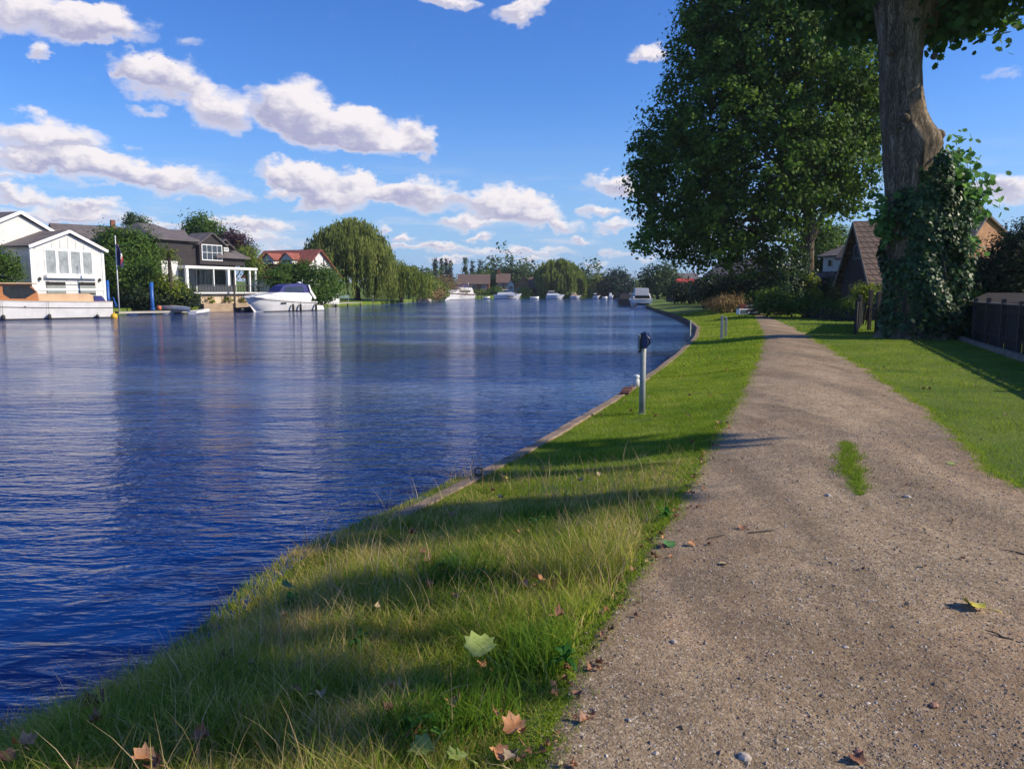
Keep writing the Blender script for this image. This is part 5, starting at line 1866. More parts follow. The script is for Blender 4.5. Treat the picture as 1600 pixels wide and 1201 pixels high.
BD = 41.0
ba = W(1316, 455, BD + 5.5); bb = W(1364, 455, BD); be = bb + Vector((.99, -.12, 0)) * 4.0
brn = empty('barn', (bb.x, bb.y, 0), ang(bb, be), 'steep roofed black boarded barn with brown tiles standing left of the huge plane trunk', 'barn')
Lb = math.hypot(be.x - bb.x, be.y - bb.y)
zr_ = W(1346, 349, BD + 2.8).z
ze_ = W(1362, 437, BD).z
Db = math.hypot(bb.x - ba.x, bb.y - ba.y) * 1.0
gable_walls(brn, Lb, Db, ze_, zr_ - .12, 'black_boards', 'x', base=0)
gable_roof(brn, Lb, Db, ze_, zr_, .30, .12, 'barn_roof', 'x', ohg=.35)
mb = MB()
for sg in (-1, 1):
    mb.bar((-.37, Db / 2 + sg * (Db / 2 + .3), ze_ - (zr_ - ze_) / (Db / 2) * .3 + .03), (-.37, Db / 2, zr_ + .03), .04, .20, up=(0, 0, 1))
mb.build('bargeboard', M['timber'], brn)
mb = MB(); mb.box(-.03, -.001, Db * .25, Db * .75, 0, 2.0); mb.build('door', M['fence_brown'], brn)
window(brn, Db * .38, Db * .62, ze_ + 1.2, ze_ + 2.0, 0, 2, 1, .06, 'glass', 'timber', axis='x')
window(brn, 1.2, 2.4, .9, 1.7, 0, 2, 1, .06, 'glass', 'timber')

HD = 50
ha = W(1500, 455, HD); hb = W(1600, 455, HD + 7.5)
bk = empty('brick_house', (ha.x, ha.y, 0), ang(ha, hb), 'warm brick house with a dark roof slope and a square chimney at the right edge', 'house')
Hw = math.hypot(hb.x - ha.x, hb.y - ha.y)
zc_ = W(1556, 334, HD).z
xp = W(1556, 455, HD + 1.5).x - ha.x
zle = W(1500, 392, HD).z
# asymmetrical gable front: long slope on the left, short on the right
mb = MB(); mb.prism([(0, 0), (Hw, 0), (Hw, zc_ - 2.0), (xp, zc_), (0, zle)], 0, 8)
mb.build('wall', M['brick'], bk)
mb = MB()
for (xa, za, xb_, zb_) in ((-.5, zle - .35, xp, zc_ + .05), (Hw + .4, zc_ - 2.35, xp, zc_ + .05)):
    vs = [(xa, -.25, za), (xb_, -.25, zb_), (xb_, 8.3, zb_), (xa, 8.3, za)]
    vs += [(p, q, r__ + .16) for p, q, r__ in vs]
    mb.add(vs, [(0, 1, 2, 3), (7, 6, 5, 4), (0, 4, 5, 1), (1, 5, 6, 2), (2, 6, 7, 3), (3, 7, 4, 0)])
mb.build('roof', M['grey_roof'], bk)
# side wing roof rising behind
mb = MB(); zt_ = W(1556, 306, HD).z
mb.box(xp - .32, xp + .36, .3, 1.2, zc_ - .4, zt_ - .12); mb.box(xp - .38, xp + .42, .24, 1.26, zt_ - .12, zt_)
ch = mb.build('chimney', M['brick_red'], bk)
mb = MB()
for dx in (-.12, .16):
    mb.lathe([(.11, 0), (.10, .3), (.12, .32), (.08, .32)], (xp + dx, .75, zt_), 10)
mb.build('chimney_pot', M['brick'], ch)
window(bk, 1.2, 2.4, 1.2, 2.6, 0, 2)
window(bk, 3.4, 4.6, 1.2, 2.6, 0, 2)
mb = MB()
for k in range(14):
    pass
mb = MB(); mb.box(-.02, Hw + .02, -.02, -.002, W(1540, 400, HD).z - .1, W(1540, 400, HD).z); mb.build('string_course', M['brick_red'], bk)

# ------------------------------------------------------------------ fences and garden edges on the right
FA, FB = Vector((8.2, 8.0, 0)), Vector((15.6, 27.0, 0))
fn = empty('garden_fence', FA, ang(FA, FB), 'dark creosoted board fence standing along the right verge', 'fence')
FL = (FB - FA).length
k = 0
x = 0.0
while x < FL - .1:
    x2 = min(x + 1.9, FL)
    mb = MB(); mb.box(x - .05, x + .05, -.02, .08, -.1, 1.32 + .04 * math.sin(k)); mb.build('post', M['timber_dark'], fn)
    mb = MB()
    nb = 12
    for j in range(nb):
        xa = x + .06 + (x2 - x - .1) * j / nb
        hh = 1.16 + .02 * math.sin(j * 2.3 + k)
        mb.box(xa, xa + (x2 - x - .1) / nb * (1.0 if j % 2 else .97), -.045 - .008 * (j % 2), -.025 - .008 * (j % 2), .0, hh)
    mb.box(x + .05, x2 - .05, -.02, .03, .3, .38)
    mb.box(x + .05, x2 - .05, -.02, .03, .98, 1.06)
    mb.build('panel', M['fence_dark'], fn)
    x = x2
    k += 1
mb = MB(); mb.box(-.1, FL, -.06, .06, 1.20, 1.235) ; mb.build('capping', M['timber'], fn)
ed = empty('timber_edging', FA - Vector((.35, 0, 0)), ang(FA, FB), 'grey timber edging board along the foot of the dark garden fence', 'edging')
x = 0
while x < FL - .5:
    mb = MB(); mb.box(x, x + 2.34, -.09, .04, -.1, .14 + .015 * math.sin(x * 3)); mb.build('board', M['timber'], ed)
    x += 2.36
# pale garden roof behind the fence
ga = W(1535, 466, 24); gb = W(1640, 464, 22)
gs = empty('cold_frame', (ga.x + .2, ga.y + 1.2, 0), ang(ga, gb), 'low dark sloping cover behind the dark garden fence', 'cover')
mb = MB(); mb.add([(0, 0, 1.20), (2.6, 0, 1.20), (2.6, .9, 1.5), (0, .9, 1.5), (0, 0, 1.14), (2.6, 0, 1.14), (2.6, .9, 1.44), (0, .9, 1.44)], [(0, 1, 2, 3), (7, 6, 5, 4), (0, 4, 5, 1), (1, 5, 6, 2), (2, 6, 7, 3), (3, 7, 4, 0)])
mb.build('cover', M['timber_dark'], gs)
mb = MB(); mb.box(.05, 2.55, .05, .85, 0, 1.16); mb.build('box', M['timber_dark'], gs)

# stakes left of the huge trunk
for i, (x_, yb, yt, D_, w_, lb) in enumerate([(1345, 508, 461, 34, .13, 'dark square stake, leftmost of the row left of the huge trunk'), (1361, 516, 452, 30.5, .12, 'dark square stake, second of the row left of the huge trunk'), (1374, 520, 455, 29.5, .16, 'dark square stake nearest the huge trunk')]):
    p = W(x_, 455, D_)
    mb = MB(); zt_ = W(x_, yt, D_).z
    mb.add([(-w_ / 2, -w_ / 2, -.2), (w_ / 2, -w_ / 2, -.2), (w_ / 2, w_ / 2, -.2), (-w_ / 2, w_ / 2, -.2), (-w_ / 2, -w_ / 2, zt_ - .05), (w_ / 2, -w_ / 2, zt_), (w_ / 2, w_ / 2, zt_ + .02), (-w_ / 2, w_ / 2, zt_ - .03)],
           [(3, 2, 1, 0), (4, 5, 6, 7), (0, 1, 5, 4), (1, 2, 6, 5), (2, 3, 7, 6), (3, 0, 4, 7)])
    o_ = mb.build('stake', M['timber_dark'], None, bevel=.01)
    o_.location = (p.x, p.y, 0)
    tag(o_, lb, 'stake', 'stakes left of the huge trunk')
# fence behind the stakes to the hedge
a = G(1258, 497); b_ = G(1342, 503)
hf = empty('low_fence', a, ang(a, b_), 'low dark board fence under the clipped hedge', 'fence')
L_ = (b_ - a).length
nP = 6
for i in range(nP + 1):
    mb = MB(); xx = L_ * i / nP; mb.box(xx - .06, xx + .06, -.05, .05, -.1, .75); mb.build('post', M['timber_dark'], hf)
for i in range(nP):
    mb = MB(); mb.box(L_ * i / nP + .07, L_ * (i + 1) / nP - .07, -.02, .02, .02, .66); mb.build('panel', M['fence_dark'], hf)
ctr = (a + b_) / 2
u_ = (b_ - a).normalized()
lb_ = []
for i in range(16):
    c = a + u_ * (L_ * (i + .5) / 16) + Vector((.1, .6, .62))
    lb_.append((c, (L_ / 24, .42, .52 + .05 * math.sin(i * 1.7))))
shrub('hedge', 'clipped green hedge on the right below the white house', a + Vector((0, .5, 0)), lb_, M['leaf_bush'], 420, 26, .11, .09, cat='hedge', stems=10)
# fence from the stakes to the barn side
a = G(1345, 506); b_ = Vector((tb.x - 1.4, tb.y + 1.8, 0))
hf = empty('dark_fence', a, ang(a, b_), 'dark close board fence between the stakes and the huge trunk', 'fence')
L_ = (b_ - a).length
for i in range(4):
    mb = MB(); mb.box(L_ * i / 4 + .04, L_ * (i + 1) / 4 - .04, .03, .06, 0, 1.15); mb.build('panel', M['fence_dark'], hf)
for i in range(5):
    mb = MB(); mb.box(L_ * i / 4 - .04, L_ * i / 4 + .04, .0, .09, -.1, 1.25); mb.build('post', M['timber_dark'], hf)

# garden hedge behind the fence, out to the right
lb_ = []
for i in range(26):
    t = (i + .5) / 26
    c = FA.lerp(FB, t) + Vector((3.8 + .3 * math.sin(i), -1.0, 1.0 + .1 * math.sin(i * 2.1)))
    lb_.append((c, (.8, .9, 1.15 + .12 * math.sin(i * 1.3))))
shrub('hedge', 'tall leafy garden hedge running behind the dark garden fence', FA + Vector((3.8, -1, 0)), lb_, M['leaf_bush'], 900, 26, .2, .12, cat='hedge', stems=14)

# ------------------------------------------------------------------ boats (local +x is the bow, z = 0 the waterline)
def hull_mesh(L, B, fs, fb, stern=.92, flare=.78, rake=.9, deck=.05, nose=.5, n=22):
    """outer shell with a flat deck; returns MB, sheer function"""
    mb = MB()
    st = []

    def sheer(t):
        return fs + (fb - fs) * t ** 1.8

    def half(t):
        if t < nose:
            return B / 2 * (stern + (1 - stern) * (t / nose))
        q = (t - nose) / (1 - nose)
        return B / 2 * max(.0, (1 - q ** 2.3)) + .02
    for i in range(n + 1):
        t = i / n
        h = half(t)
        zs = sheer(t)
        x = t * L
        xl = x - rake * max(0, (t - .6) / .4) ** 1.5
        ring = [(xl, 0, -.35), (xl, h * flare * .8, -.12), (xl, h * flare, .10), (x * .6 + xl * .4, h * (flare + (1 - flare) * .62), zs * .55), (x, h, zs - .06), (x + .01, h + .035, zs - .05), (x + .01, h + .035, zs), (x, h - .06, zs + .01), (x, 0, zs + .04)]
        st.append(ring + [(p[0], -p[1], p[2]) for p in ring[-2:0:-1]])
    m_ = len(st[0])
    vs = [p for r in st for p in r]
    fc = []
    for i in range(n):
        for k in range(m_):
            k2 = (k + 1) % m_
            fc.append((i * m_ + k, (i + 1) * m_ + k, (i + 1) * m_ + k2, i * m_ + k2))
    mb.add(vs, fc, False)
    mb.add(st[0], [tuple(range(m_))])
    mb.add(st[-1], [tuple(range(m_))[::-1]])
    return mb, sheer, half


def hull_band(L, B, z0, z1, off, half, sheer=None, n=22, rake=.9, flare=.78, t0=0.0, t1=1.0):
    mb = MB()
    for sg in (-1, 1):
        pv = None
        for i in range(n + 1):
            t = t0 + (t1 - t0) * i / n
            h = half(t) * flare + off if sheer is None else half(t) + off
            za, zb = (z0, z1) if sheer is None else (sheer(t) + z0, sheer(t) + z1)
            x = t * L - (rake * max(0, (t - .6) / .4) ** 1.5 if sheer is None else 0)
            c = [(x, sg * h, za), (x, sg * (h + .015), zb), (x, sg * (h - .03), zb), (x, sg * (h - .03), za)]
            if pv:
                mb.add(pv + c, [(0, 4, 5, 1), (1, 5, 6, 2), (2, 6, 7, 3), (3, 7, 4, 0)])
            pv = c
    return mb


def cabin(parent, prof, yw, mat, name='cabin', taper=.12):
    """side profile [(x, z)...] extruded across the beam, narrower at the top"""
    zmin = min(p[1] for p in prof); zmax = max(p[1] for p in prof)
    mb = MB()
    vs = []
    for sg in (-1, 1):
        for (x, z) in prof:
            vs.append((x, sg * (yw - taper * (z - zmin) / max(.01, zmax - zmin)), z))
    n = len(prof)
    fc = [tuple(range(n)), tuple(range(2 * n - 1, n - 1, -1))]
    for i in range(n):
        j = (i + 1) % n
        fc.append((i, i + n, j + n, j))
    mb.add(vs, fc)
    return mb.build(name, M[mat], parent, bevel=.03)


def side_panel(parent, prof, yw, mat, name, zmin, zmax, taper=.12, out=.012, sides=(-1, 1)):
    mb = MB()
    for sg in sides:
        vs = []
        for o_ in (out, -.02):
            for (x, z) in prof:
                vs.append((x, sg * (yw - taper * (z - zmin) / max(.01, zmax - zmin) + o_), z))
        n = len(prof)
        fc = [tuple(range(n)), tuple(range(2 * n - 1, n - 1, -1))]
        for i in range(n):
            j = (i + 1) % n
            fc.append((i, i + n, j + n, j))
        mb.add(vs, fc)
    return mb.build(name, M[mat], parent)


def fender(parent, x, y, ztop, zf, r=.12, l=.55, mat='black_rubber', rope=True):
    mb = MB()
    mb.lathe([(0, -l / 2), (r * .6, -l / 2 + .03), (r, -l / 2 + .12), (r, l / 2 - .12), (r * .6, l / 2 - .03), (.03, l / 2), (0, l / 2 + .02)], (x, y, zf), 12)
    f = mb.build('fender', M[mat], parent)
    mb = MB(); mb.tube([(x, y, zf + l / 2), (x, y, ztop)], .012, 5)
    mb.build('rope', M['dark_metal'], f)


def rail(parent, pts, h, r=.014, every=1, name='rail'):
    mb = MB()
    top = [(p[0], p[1], p[2] + h) for p in pts]
    mb.tube(top, r, 6)
    for p, q in list(zip(pts, top))[::every]:
        mb.tube([p, q], r, 6)
    return mb.build(name, M['galv'], parent)


def place(root, stern, bow, back=0.0):
    dv = (bow - stern).normalized()
    nv = Vector((-dv.y, dv.x, 0))
    nv = nv if nv.y > 0 else -nv
    stern = stern + nv * back
    bow = bow + nv * back
    root.location = (stern.x, stern.y, WATER_Z)
    root.rotation_euler = (0, 0, math.atan2(bow.y - stern.y, bow.x - stern.x))


# ---------------- tan canvassed wooden cabin cruiser at the left edge
s_ = W(177, 496, 1); g1 = G(177, 496.5, WATER_Z); g0 = G(0, 500.5, WATER_Z)
dirv = (g0 - g1).normalized()
tanb = empty('cabin_cruiser', (0, 0, 0), 0, 'long white wooden cruiser with varnished wheelhouse and tan canvas cover at the left edge', 'boat')
LB = 13.0
mb, sheer, half = hull_mesh(LB, 3.4, 1.34, 1.75, .96, .93, .5, nose=.55)
mb.build('hull', M['gelcoat'], tanb)
place(tanb, g1, g1 + dirv * LB, 1.55)
k_ = G(0, 500.5, WATER_Z)
ln = lambda px_: (G(px_, 496.5 + (177 - px_) * 4 / 177, WATER_Z) - g1).dot(dirv)
hull_band(LB, 3.4, -.02, .09, .012, half, flare=.93, rake=.5).build('waterline_stripe', M['dark_band'], tanb)
hull_band(LB, 3.4, -.52, -.48, .006, half, sheer).build('rubbing_strake', M['timber'], tanb)
hull_band(LB, 3.4, -.05, .02, .03, half, sheer).build('gunwale', M['tan_canvas'], tanb)
x0, x1, x2 = ln(150), ln(64), ln(-30)
cabin(tanb, [(x0, 1.3), (x1 + .1, 1.3), (x1 + .1, 1.98), (x0 + .3, 1.98), (x0, 1.85)], 1.28, 'tan_canvas', 'canvas_cover', .10)
whz0, whz1 = 1.32, 2.72
cabin(tanb, [(x1 - .05, whz0), (x2, whz0), (x2, whz1), (x1 + .45, whz1), (x1 + .02, 2.1)], 1.30, 'varnish', 'wheelhouse', .14)
side_panel(tanb, [(x1 + .1, 2.12), (x1 + .55, 2.56), (x1 + 2.3, 2.56), (x1 + 2.3, 1.95), (x1 + 1.9, 1.62), (x1 + .9, 1.6)], 1.30, 'glass_boat', 'side_window', whz0, whz1, .14)
side_panel(tanb, [(x1 + 2.75, 1.9), (x1 + 2.75, 2.56), (x1 + 3.9, 2.56), (x1 + 3.9, 1.9)], 1.30, 'glass_boat', 'side_window', whz0, whz1, .14)
mb = MB(); mb.box(x1 + .05, x2 + .2, -1.42, 1.42, whz1, whz1 + .09); mb.build('wheelhouse_roof', M['tan_canvas'], tanb, bevel=.03)
mb = MB(); mb.prism([(.25, 1.3), (x0 - .1, 1.3), (x0 - .15, 1.7), (x0 - .7, 1.8)], -1.0, 1.0); mb.build('cockpit_cover', M['blue_canvas'], tanb)
for px_, sc in ((4, 1), (76, 1), (151, .6)):
    fx = ln(px_)
    fender(tanb, fx, half(fx / LB) + .12, sheer(fx / LB) if sc == 1 else .5, .18 if sc == 1 else .16, .15, .5 * sc)
mb = MB()
for px_ in (40,):
    mb.lathe([(.0, 0), (.05, 0), (.05, .02), (0, .02)], (ln(px_), half(.3) + .0, .95), 8)
    mb.tube([(ln(px_), half(.35) - .02, 1.0), (ln(px_), half(.35) + .06, 1.0)], .05, 8)
mb.build('hull_fitting', M['dark_metal'], tanb)

# ---------------- white cruiser with the blue canvas
g0 = G(408, 487.5, WATER_Z); g1 = G(494, 485, WATER_Z)
sun_c = empty('motor_cruiser', (0, 0, 0), 0, 'white motor cruiser with a navy blue canvas top moored by the terrace', 'boat')
dirv = (g0 - g1).normalized()
LC = (g0 - g1).length + 1.3
mb, sheer, half = hull_mesh(LC, 2.7, 1.02, 1.62, .93, .74, 1.5, nose=.45)
mb.build('hull', M['gelcoat'], sun_c)
place(sun_c, g1, g1 + dirv * LC, 1.0)
hull_band(LC, 2.7, -.02, .07, .012, half, flare=.74, rake=1.5, t1=.86).build('waterline_stripe', M['dark_band'], sun_c)
hull_band(LC, 2.7, -.12, -.05, .05, half, sheer).build('rubbing_strake', M['pale_stone'], sun_c)
cabin(sun_c, [(.9, .95), (LC * .95, 1.55), (LC * .88, 1.72), (LC * .66, 1.95), (LC * .56, 2.08), (.75, 2.0), (.55, 1.5)], 1.12, 'gelcoat', 'cabin', .2)
cabin(sun_c, [(.95, 1.95), (LC * .58, 2.02), (LC * .50, 2.72), (LC * .40, 2.95), (1.7, 3.02), (1.0, 2.85), (.45, 1.7)], .98, 'blue_canvas', 'canvas_top', .22)
side_panel(sun_c, [(1.7, 2.12), (LC * .5, 2.12), (LC * .47, 2.62), (1.8, 2.72)], .98, 'glass_boat', 'clear_panel', 1.95, 3.0, .22)
mb = MB()   # white radar arch sweeping forward
for sg in (-1, 1):
    mb.bar((.15, sg * 1.1, 1.35), (.8, sg * 1.06, 2.2), .30, .06, up=(0, 1, 0))
    mb.bar((.8, sg * 1.06, 2.2), (.95, sg * .95, 2.85), .20, .06, up=(0, 1, 0))
mb.bar((.95, -.97, 2.85), (.95, .97, 2.85), .2, .08)
mb.build('radar_arch', M['gelcoat'], sun_c)
mb = MB(); mb.lathe([(0, 0), (.22, .02), (.26, .08), (.22, .16), (0, .2)], (1.5, 0, 3.03), 14); mb.tube([(1.2, .2, 3.0), (1.2, .2, 3.5)], .02, 6)
mb.build('radar_dome', M['gelcoat'], sun_c)
for x in (2.6, 3.6):
    side_panel(sun_c, [(LC * .42 + x * .3, .80), (LC * .42 + x * .3 + .5, .82), (LC * .42 + x * .3 + .42, .98), (LC * .42 + x * .3, .96)], half(.6) - .02, 'glass_boat', 'porthole', 0, 1, 0, .03)
cabin(sun_c, [(-1.2, .05), (0.05, .05), (.05, .62), (-1.1, .55)], 1.1, 'gelcoat', 'bathing_platform', .05)
rail(sun_c, [(LC * t, sg_ * (half(t) - .06), sheer(t)) for sg_ in (1,) for t in (.45, .55, .65, .75, .85, .93, .99)], .55)
rail(sun_c, [(LC * t, -(half(t) - .06), sheer(t)) for t in (.45, .55, .65, .75, .85, .93, .99)], .55)
for t in (.04, .30, .42):
    fender(sun_c, LC * t, half(t) + .12, sheer(t), .42, .13, .8)

# ---------------- yellow buoy, pontoon, blue piles, dinghies, flagpole
def buoy(label, px_, py_, r, mat):
    g = G(px_, py_, WATER_Z)
    mb = MB()
    prof = [(0, -r * .9)] + [(r * math.cos(a), r * math.sin(a)) for a in [R(v) for v in range(-60, 71, 13)]] + [(r * .2, r * 1.02), (r * .2, r * 1.25), (0, r * 1.25)]
    mb.lathe(prof, (0, 0, r * .45), 18)
    o_ = mb.build('buoy', M[mat])
    o_.location = g
    return tag(o_, label, 'buoy')


buoy('round yellow buoy floating at the stern of the long white wooden cruiser', 178.5, 497, .27, 'yellow')
pa_, pb_ = G(186, 492, WATER_Z), G(322, 489.5, WATER_Z)
pt = empty('pontoon', (pa_.x, pa_.y, WATER_Z), ang(pa_, pb_), 'low timber pontoon on floats running along the foot of the hedge', 'pontoon')
Lp = (pb_ - pa_).length
mb = MB()
nb_ = 34
for i in range(nb_):
    mb.box(Lp * i / nb_, Lp * (i + .92) / nb_, 0, 1.4, .26, .31)
mb.build('deck', M['timber'], pt)
mb = MB(); mb.box(0, Lp, -.03, .0, .12, .30); mb.box(0, Lp, 1.4, 1.43, .12, .30); mb.build('edge_beam', M['pale_stone'], pt)
for x, mt in ((Lp * .15, 'blue_paint'), (Lp * .55, 'white_trim'), (Lp * .68, 'dark_band'), (Lp * .85, 'blue_paint')):
    mb = MB(); mb.tube([(x - .45, .25, .04), (x + .45, .25, .04)], .17, 12); mb.build('float', M[mt], pt)
for (x_, yt, yb, lb) in [(168.5, 438, 478, 'shorter bright blue pile behind the stern of the long white wooden cruiser'), (237, 441, 492, 'tall bright blue mooring pile standing in the pontoon')]:
    D_ = G(x_, 494 if x_ < 200 else 490.5, WATER_Z).y + 1
    p = W(x_, 455, D_)
    zt_ = W(x_, yt, D_).z
    r_ = empty('mooring_pile', (p.x, p.y, WATER_Z), 0, lb, 'pile', 'blue mooring piles by the pontoon')
    mb = MB(); mb.tube([(0, 0, -.8), (0, 0, zt_ - WATER_Z)], .17 if x_ > 200 else .13, 14); mb.build('post', M['blue_paint'], r_)
    mb = MB(); mb.lathe([(.19, .0), (.24, .05), (.24, .15), (.19, .2)], (0, 0, .34), 14); mb.build('collar', M['blue_paint'], r_)
# small blue framed lift beside the shorter pile
p = W(158, 455, 66); mb = MB()
mb.bar((0, 0, 0), (1.0, 0, .8), .05); mb.bar((1.0, 0, .8), (1.2, 0, 0), .05); mb.bar((0, 0, 0), (1.2, 0, 0), .05); mb.bar((.5, 0, .4), (.6, 0, 0), .05)
mb.bar((1.0, 0, .8), (1.0, .6, 0), .05)
o_ = mb.build('frame', M['blue_paint']); o_.location = (p.x, p.y, .25)
tag(o_, 'small triangular blue frame between the white cruiser stern and the blue pile', 'frame')


def dinghy(label, ga_, gb_, B, mat, inner='timber', fs=.30, fb=.42):
    r_ = empty('dinghy', (0, 0, 0), 0, label, 'boat')
    L_ = (gb_ - ga_).length
    place(r_, ga_, gb_)
    n = 14
    mb = MB(); st = []
    for i in range(n + 1):
        t = i / n
        h = B / 2 * (.75 + .25 * min(1, t / .4)) * (1 if t < .45 else max(.03, 1 - ((t - .45) / .55) ** 2.2))
        zs = fs + (fb - fs) * t ** 2
        ring = [(t * L_, -h, zs), (t * L_ * .98, -h * .75, .03), (t * L_ * .97, 0, -.1), (t * L_ * .98, h * .75, .03), (t * L_, h, zs), (t * L_, h * .9, zs), (t * L_ * .98, h * .66, .10), (t * L_ * .98, 0, .04), (t * L_ * .98, -h * .66, .10), (t * L_, -h * .9, zs)]
        st.append(ring)
    vs = [p for q in st for p in q]
    fc = [(i * 10 + k, (i + 1) * 10 + k, (i + 1) * 10 + (k + 1) % 10, i * 10 + (k + 1) % 10) for i in range(n) for k in range(10)]
    mb.add(vs, fc, True)
    mb.add(st[0][:5], [(0, 1, 2, 3, 4)])
    mb.build('hull', M[mat], r_)
    for t in (.3, .6):
        mb = MB(); mb.box(L_ * t - .1, L_ * t + .1, -B * .42, B * .42, fs - .07, fs - .03); mb.build('seat', M[inner], r_)
    return r_


d1 = dinghy('upturned looking pale dinghy on the pontoon between the blue pile and the terrace', G(246, 482, -.2), G(298, 485, -.25), 1.3, 'gelcoat', fs=.45, fb=.3)
d1.location.z = -.28
dinghy('low white dinghy afloat at the right end of the pontoon', G(300, 491, WATER_Z), G(328, 488.5, WATER_Z), 1.2, 'gelcoat')
dinghy('small black inflatable boat under the bow of the white motor cruiser', G(372, 487.5, WATER_Z), G(403, 486.5, WATER_Z), 1.4, 'dark_band', 'black_rubber', .45, .55)
g = G(249, 484, -.25)
mb = MB(); mb.lathe([(0, 0), (.16, .02), (.2, .15), (.2, .35), (.12, .45), (0, .46)], (0, 0, 0), 12)
o_ = mb.build('drum', M['orange']); o_.location = (g.x, g.y, -.3)
tag(o_, 'small orange drum standing on the pontoon beside the blue pile', 'drum')

FPd = 70
fp = W(184.5, 455, FPd)
fr_ = empty('flagpole', (fp.x, fp.y, -.2), 0, 'white flagpole with a limp dark striped flag in front of the tall green bush', 'flagpole')
zt_ = W(180, 371, FPd).z + .2
dx_ = W(180, 371, FPd).x - fp.x
mb = MB(); mb.tube([(0, 0, 0), (dx_, 0, zt_)], [.055, .035], 10); mb.lathe([(0, 0), (.07, .05), (.06, .12), (0, .16)], (dx_, 0, zt_), 10)
mb.build('pole', M['white_trim'], fr_)
fl_v, cols_ = [], []
zf1, zf0 = W(180, 379, FPd).z + .2, W(180, 414, FPd).z + .2
nz_, nx_ = 16, 10
for i in range(nz_ + 1):
    t = i / nz_
    z = zf1 + (zf0 - zf1) * t
    x0 = dx_ * (z / zt_) + .04
    w_ = .22 + .28 * math.sin(min(1, t * 1.3) * math.pi * .6)
    for j in range(nx_ + 1):
        s__ = j / nx_
        fl_v.append((x0 + s__ * w_, .12 * math.sin(s__ * 12 + t * 2.5) * (s__ + .2), z - s__ * .25))
fc_r, fc_b, fc_w = [], [], []
for i in range(nz_):
    for j in range(nx_):
        f = (i * (nx_ + 1) + j, i * (nx_ + 1) + j + 1, (i + 1) * (nx_ + 1) + j + 1, (i + 1) * (nx_ + 1) + j)
        u = (i * .55 + j) % 10
        (fc_w if u in (2, 7) or 2 <= u < 3 else fc_r if 3 <= u < 5 else fc_b).append(f)
mb = MB()
n_ = len(mb.v); mb.add(fl_v, fc_b, True)
mb.cur = 1; n0 = 0
for f in fc_r:
    mb.f.append(list(f)); mb.sm.append(True); mb.mi.append(1)
for f in fc_w:
    mb.f.append(list(f)); mb.sm.append(True); mb.mi.append(2)
flag_blue = pm('flag_navy', (.015, .02, .09), (.012, .015, .07), 3, .8)
flag_red = pm('flag_red', (.35, .03, .04), (.3, .03, .03), 3, .8)
flag_white = pm('flag_white', (.7, .68, .66), (.6, .58, .56), 3, .8)
mb.build('flag', [flag_blue, flag_red, flag_white], fr_)

# ---------------- landing by the willow
a, b_ = G(505, 481, WATER_Z), G(566, 477.5, WATER_Z)
ls = empty('landing_stage', (a.x, a.y, WATER_Z), ang(a, b_), 'pale timber landing stage at the foot of the tall willow', 'landing stage')
L_ = (b_ - a).length
mb = MB()
for i in range(20):
    mb.box(L_ * i / 20, L_ * (i + .93) / 20, 0, 2.4, .45, .5)
mb.build('deck', M['pale_stone'], ls)
for x in (0.1, L_ * .3, L_ * .6, L_ * .95):
    mb = MB(); mb.box(x, x + .14, -.02, .12, -.5, .44); mb.build('leg', M['timber_dark'], ls)
for (x_, yt, mt, lb) in [(525, 456, 'white_trim', 'slim white post at the left of the landing stage'), (582, 462, 'pale_stone', 'stout pale post with a round cap under the tall willow')]:
    g = W(x_, 455, 118 if x_ < 550 else 128)
    zt_ = W(x_, yt, g.y).z
    mb = MB(); mb.lathe([(0, -.6), (.10, -.6), (.09, zt_ - .2), (.15, zt_ - .18), (.16, zt_ - .05), (.08, zt_), (0, zt_)], (0, 0, 0), 12)
    o_ = mb.build('post', M[mt]); o_.location = (g.x, g.y, 0)
    tag(o_, lb, 'post')
g = W(536, 455, 119)
bn = empty('picnic_bench', (g.x, g.y, 0), .2, 'pale green bench standing on the landing stage by the willow', 'bench')
gm = pm('pale_green_paint', (.32, .45, .40), (.25, .36, .32), 3, .6)
mb = MB(); mb.box(-.9, .9, -.2, .2, .42, .47); mb.build('seat', gm, bn)
mb = MB(); mb.box(-.9, .9, .2, .25, .55, .95); mb.build('backrest', gm, bn)
for x in (-.8, .8):
    for y in (-.15, .2):
        mb = MB(); mb.box(x - .04, x + .04, y - .03, y + .03, -.2, .42); mb.build('leg', gm, bn)
# pale edging on the bank by the willow's right flank
for (xa, xb, y_, lb) in [(615, 632, 472.5, 'low pale stone step at the water under the lower willow'), (640, 672, 470.5, 'pale strip of low stone edging right of the willows')]:
    a, b_ = G(xa, y_ , WATER_Z), G(xb, y_ - 1, WATER_Z)
    mb = MB(); mb.bar((0, 0, .2), (b_ - a) + Vector((0, 0, .2)), .8, .5)
    o_ = mb.build('stone_edging', M['pale_stone'], None, bevel=.05); o_.location = a
    tag(o_, lb, 'edging')


# ---------------- boats across the far reach
def far_cruiser(label, stern, bow, B, fs, fb, sup, strip=None, group='cruisers moored on the far reach'):
    r_ = empty('motor_cruiser', (0, 0, 0), 0, label, 'boat', group)
    L_ = (bow - stern).length
    mb, sh_, hf_ = hull_mesh(L_, B, fs, fb, .93, .8, .9, nose=.45, n=12)
    mb.build('hull', M['gelcoat'], r_)
    place(r_, stern, bow)
    hull_band(L_, B, -.02, .10, .012, hf_, flare=.8, rake=.9, n=12, t1=.9).build('waterline_stripe', M['dark_band'], r_)
    if strip:
        hull_band(L_, B, -.38, -.14, .03, hf_, sh_, n=12).build('hull_stripe', M[strip], r_)
    for (name, prof, yw, mat) in sup:
        cabin(r_, [(p[0] * L_, p[1]) for p in prof], yw * B / 2, mat, name, .12)
    return r_, L_, sh_, hf_


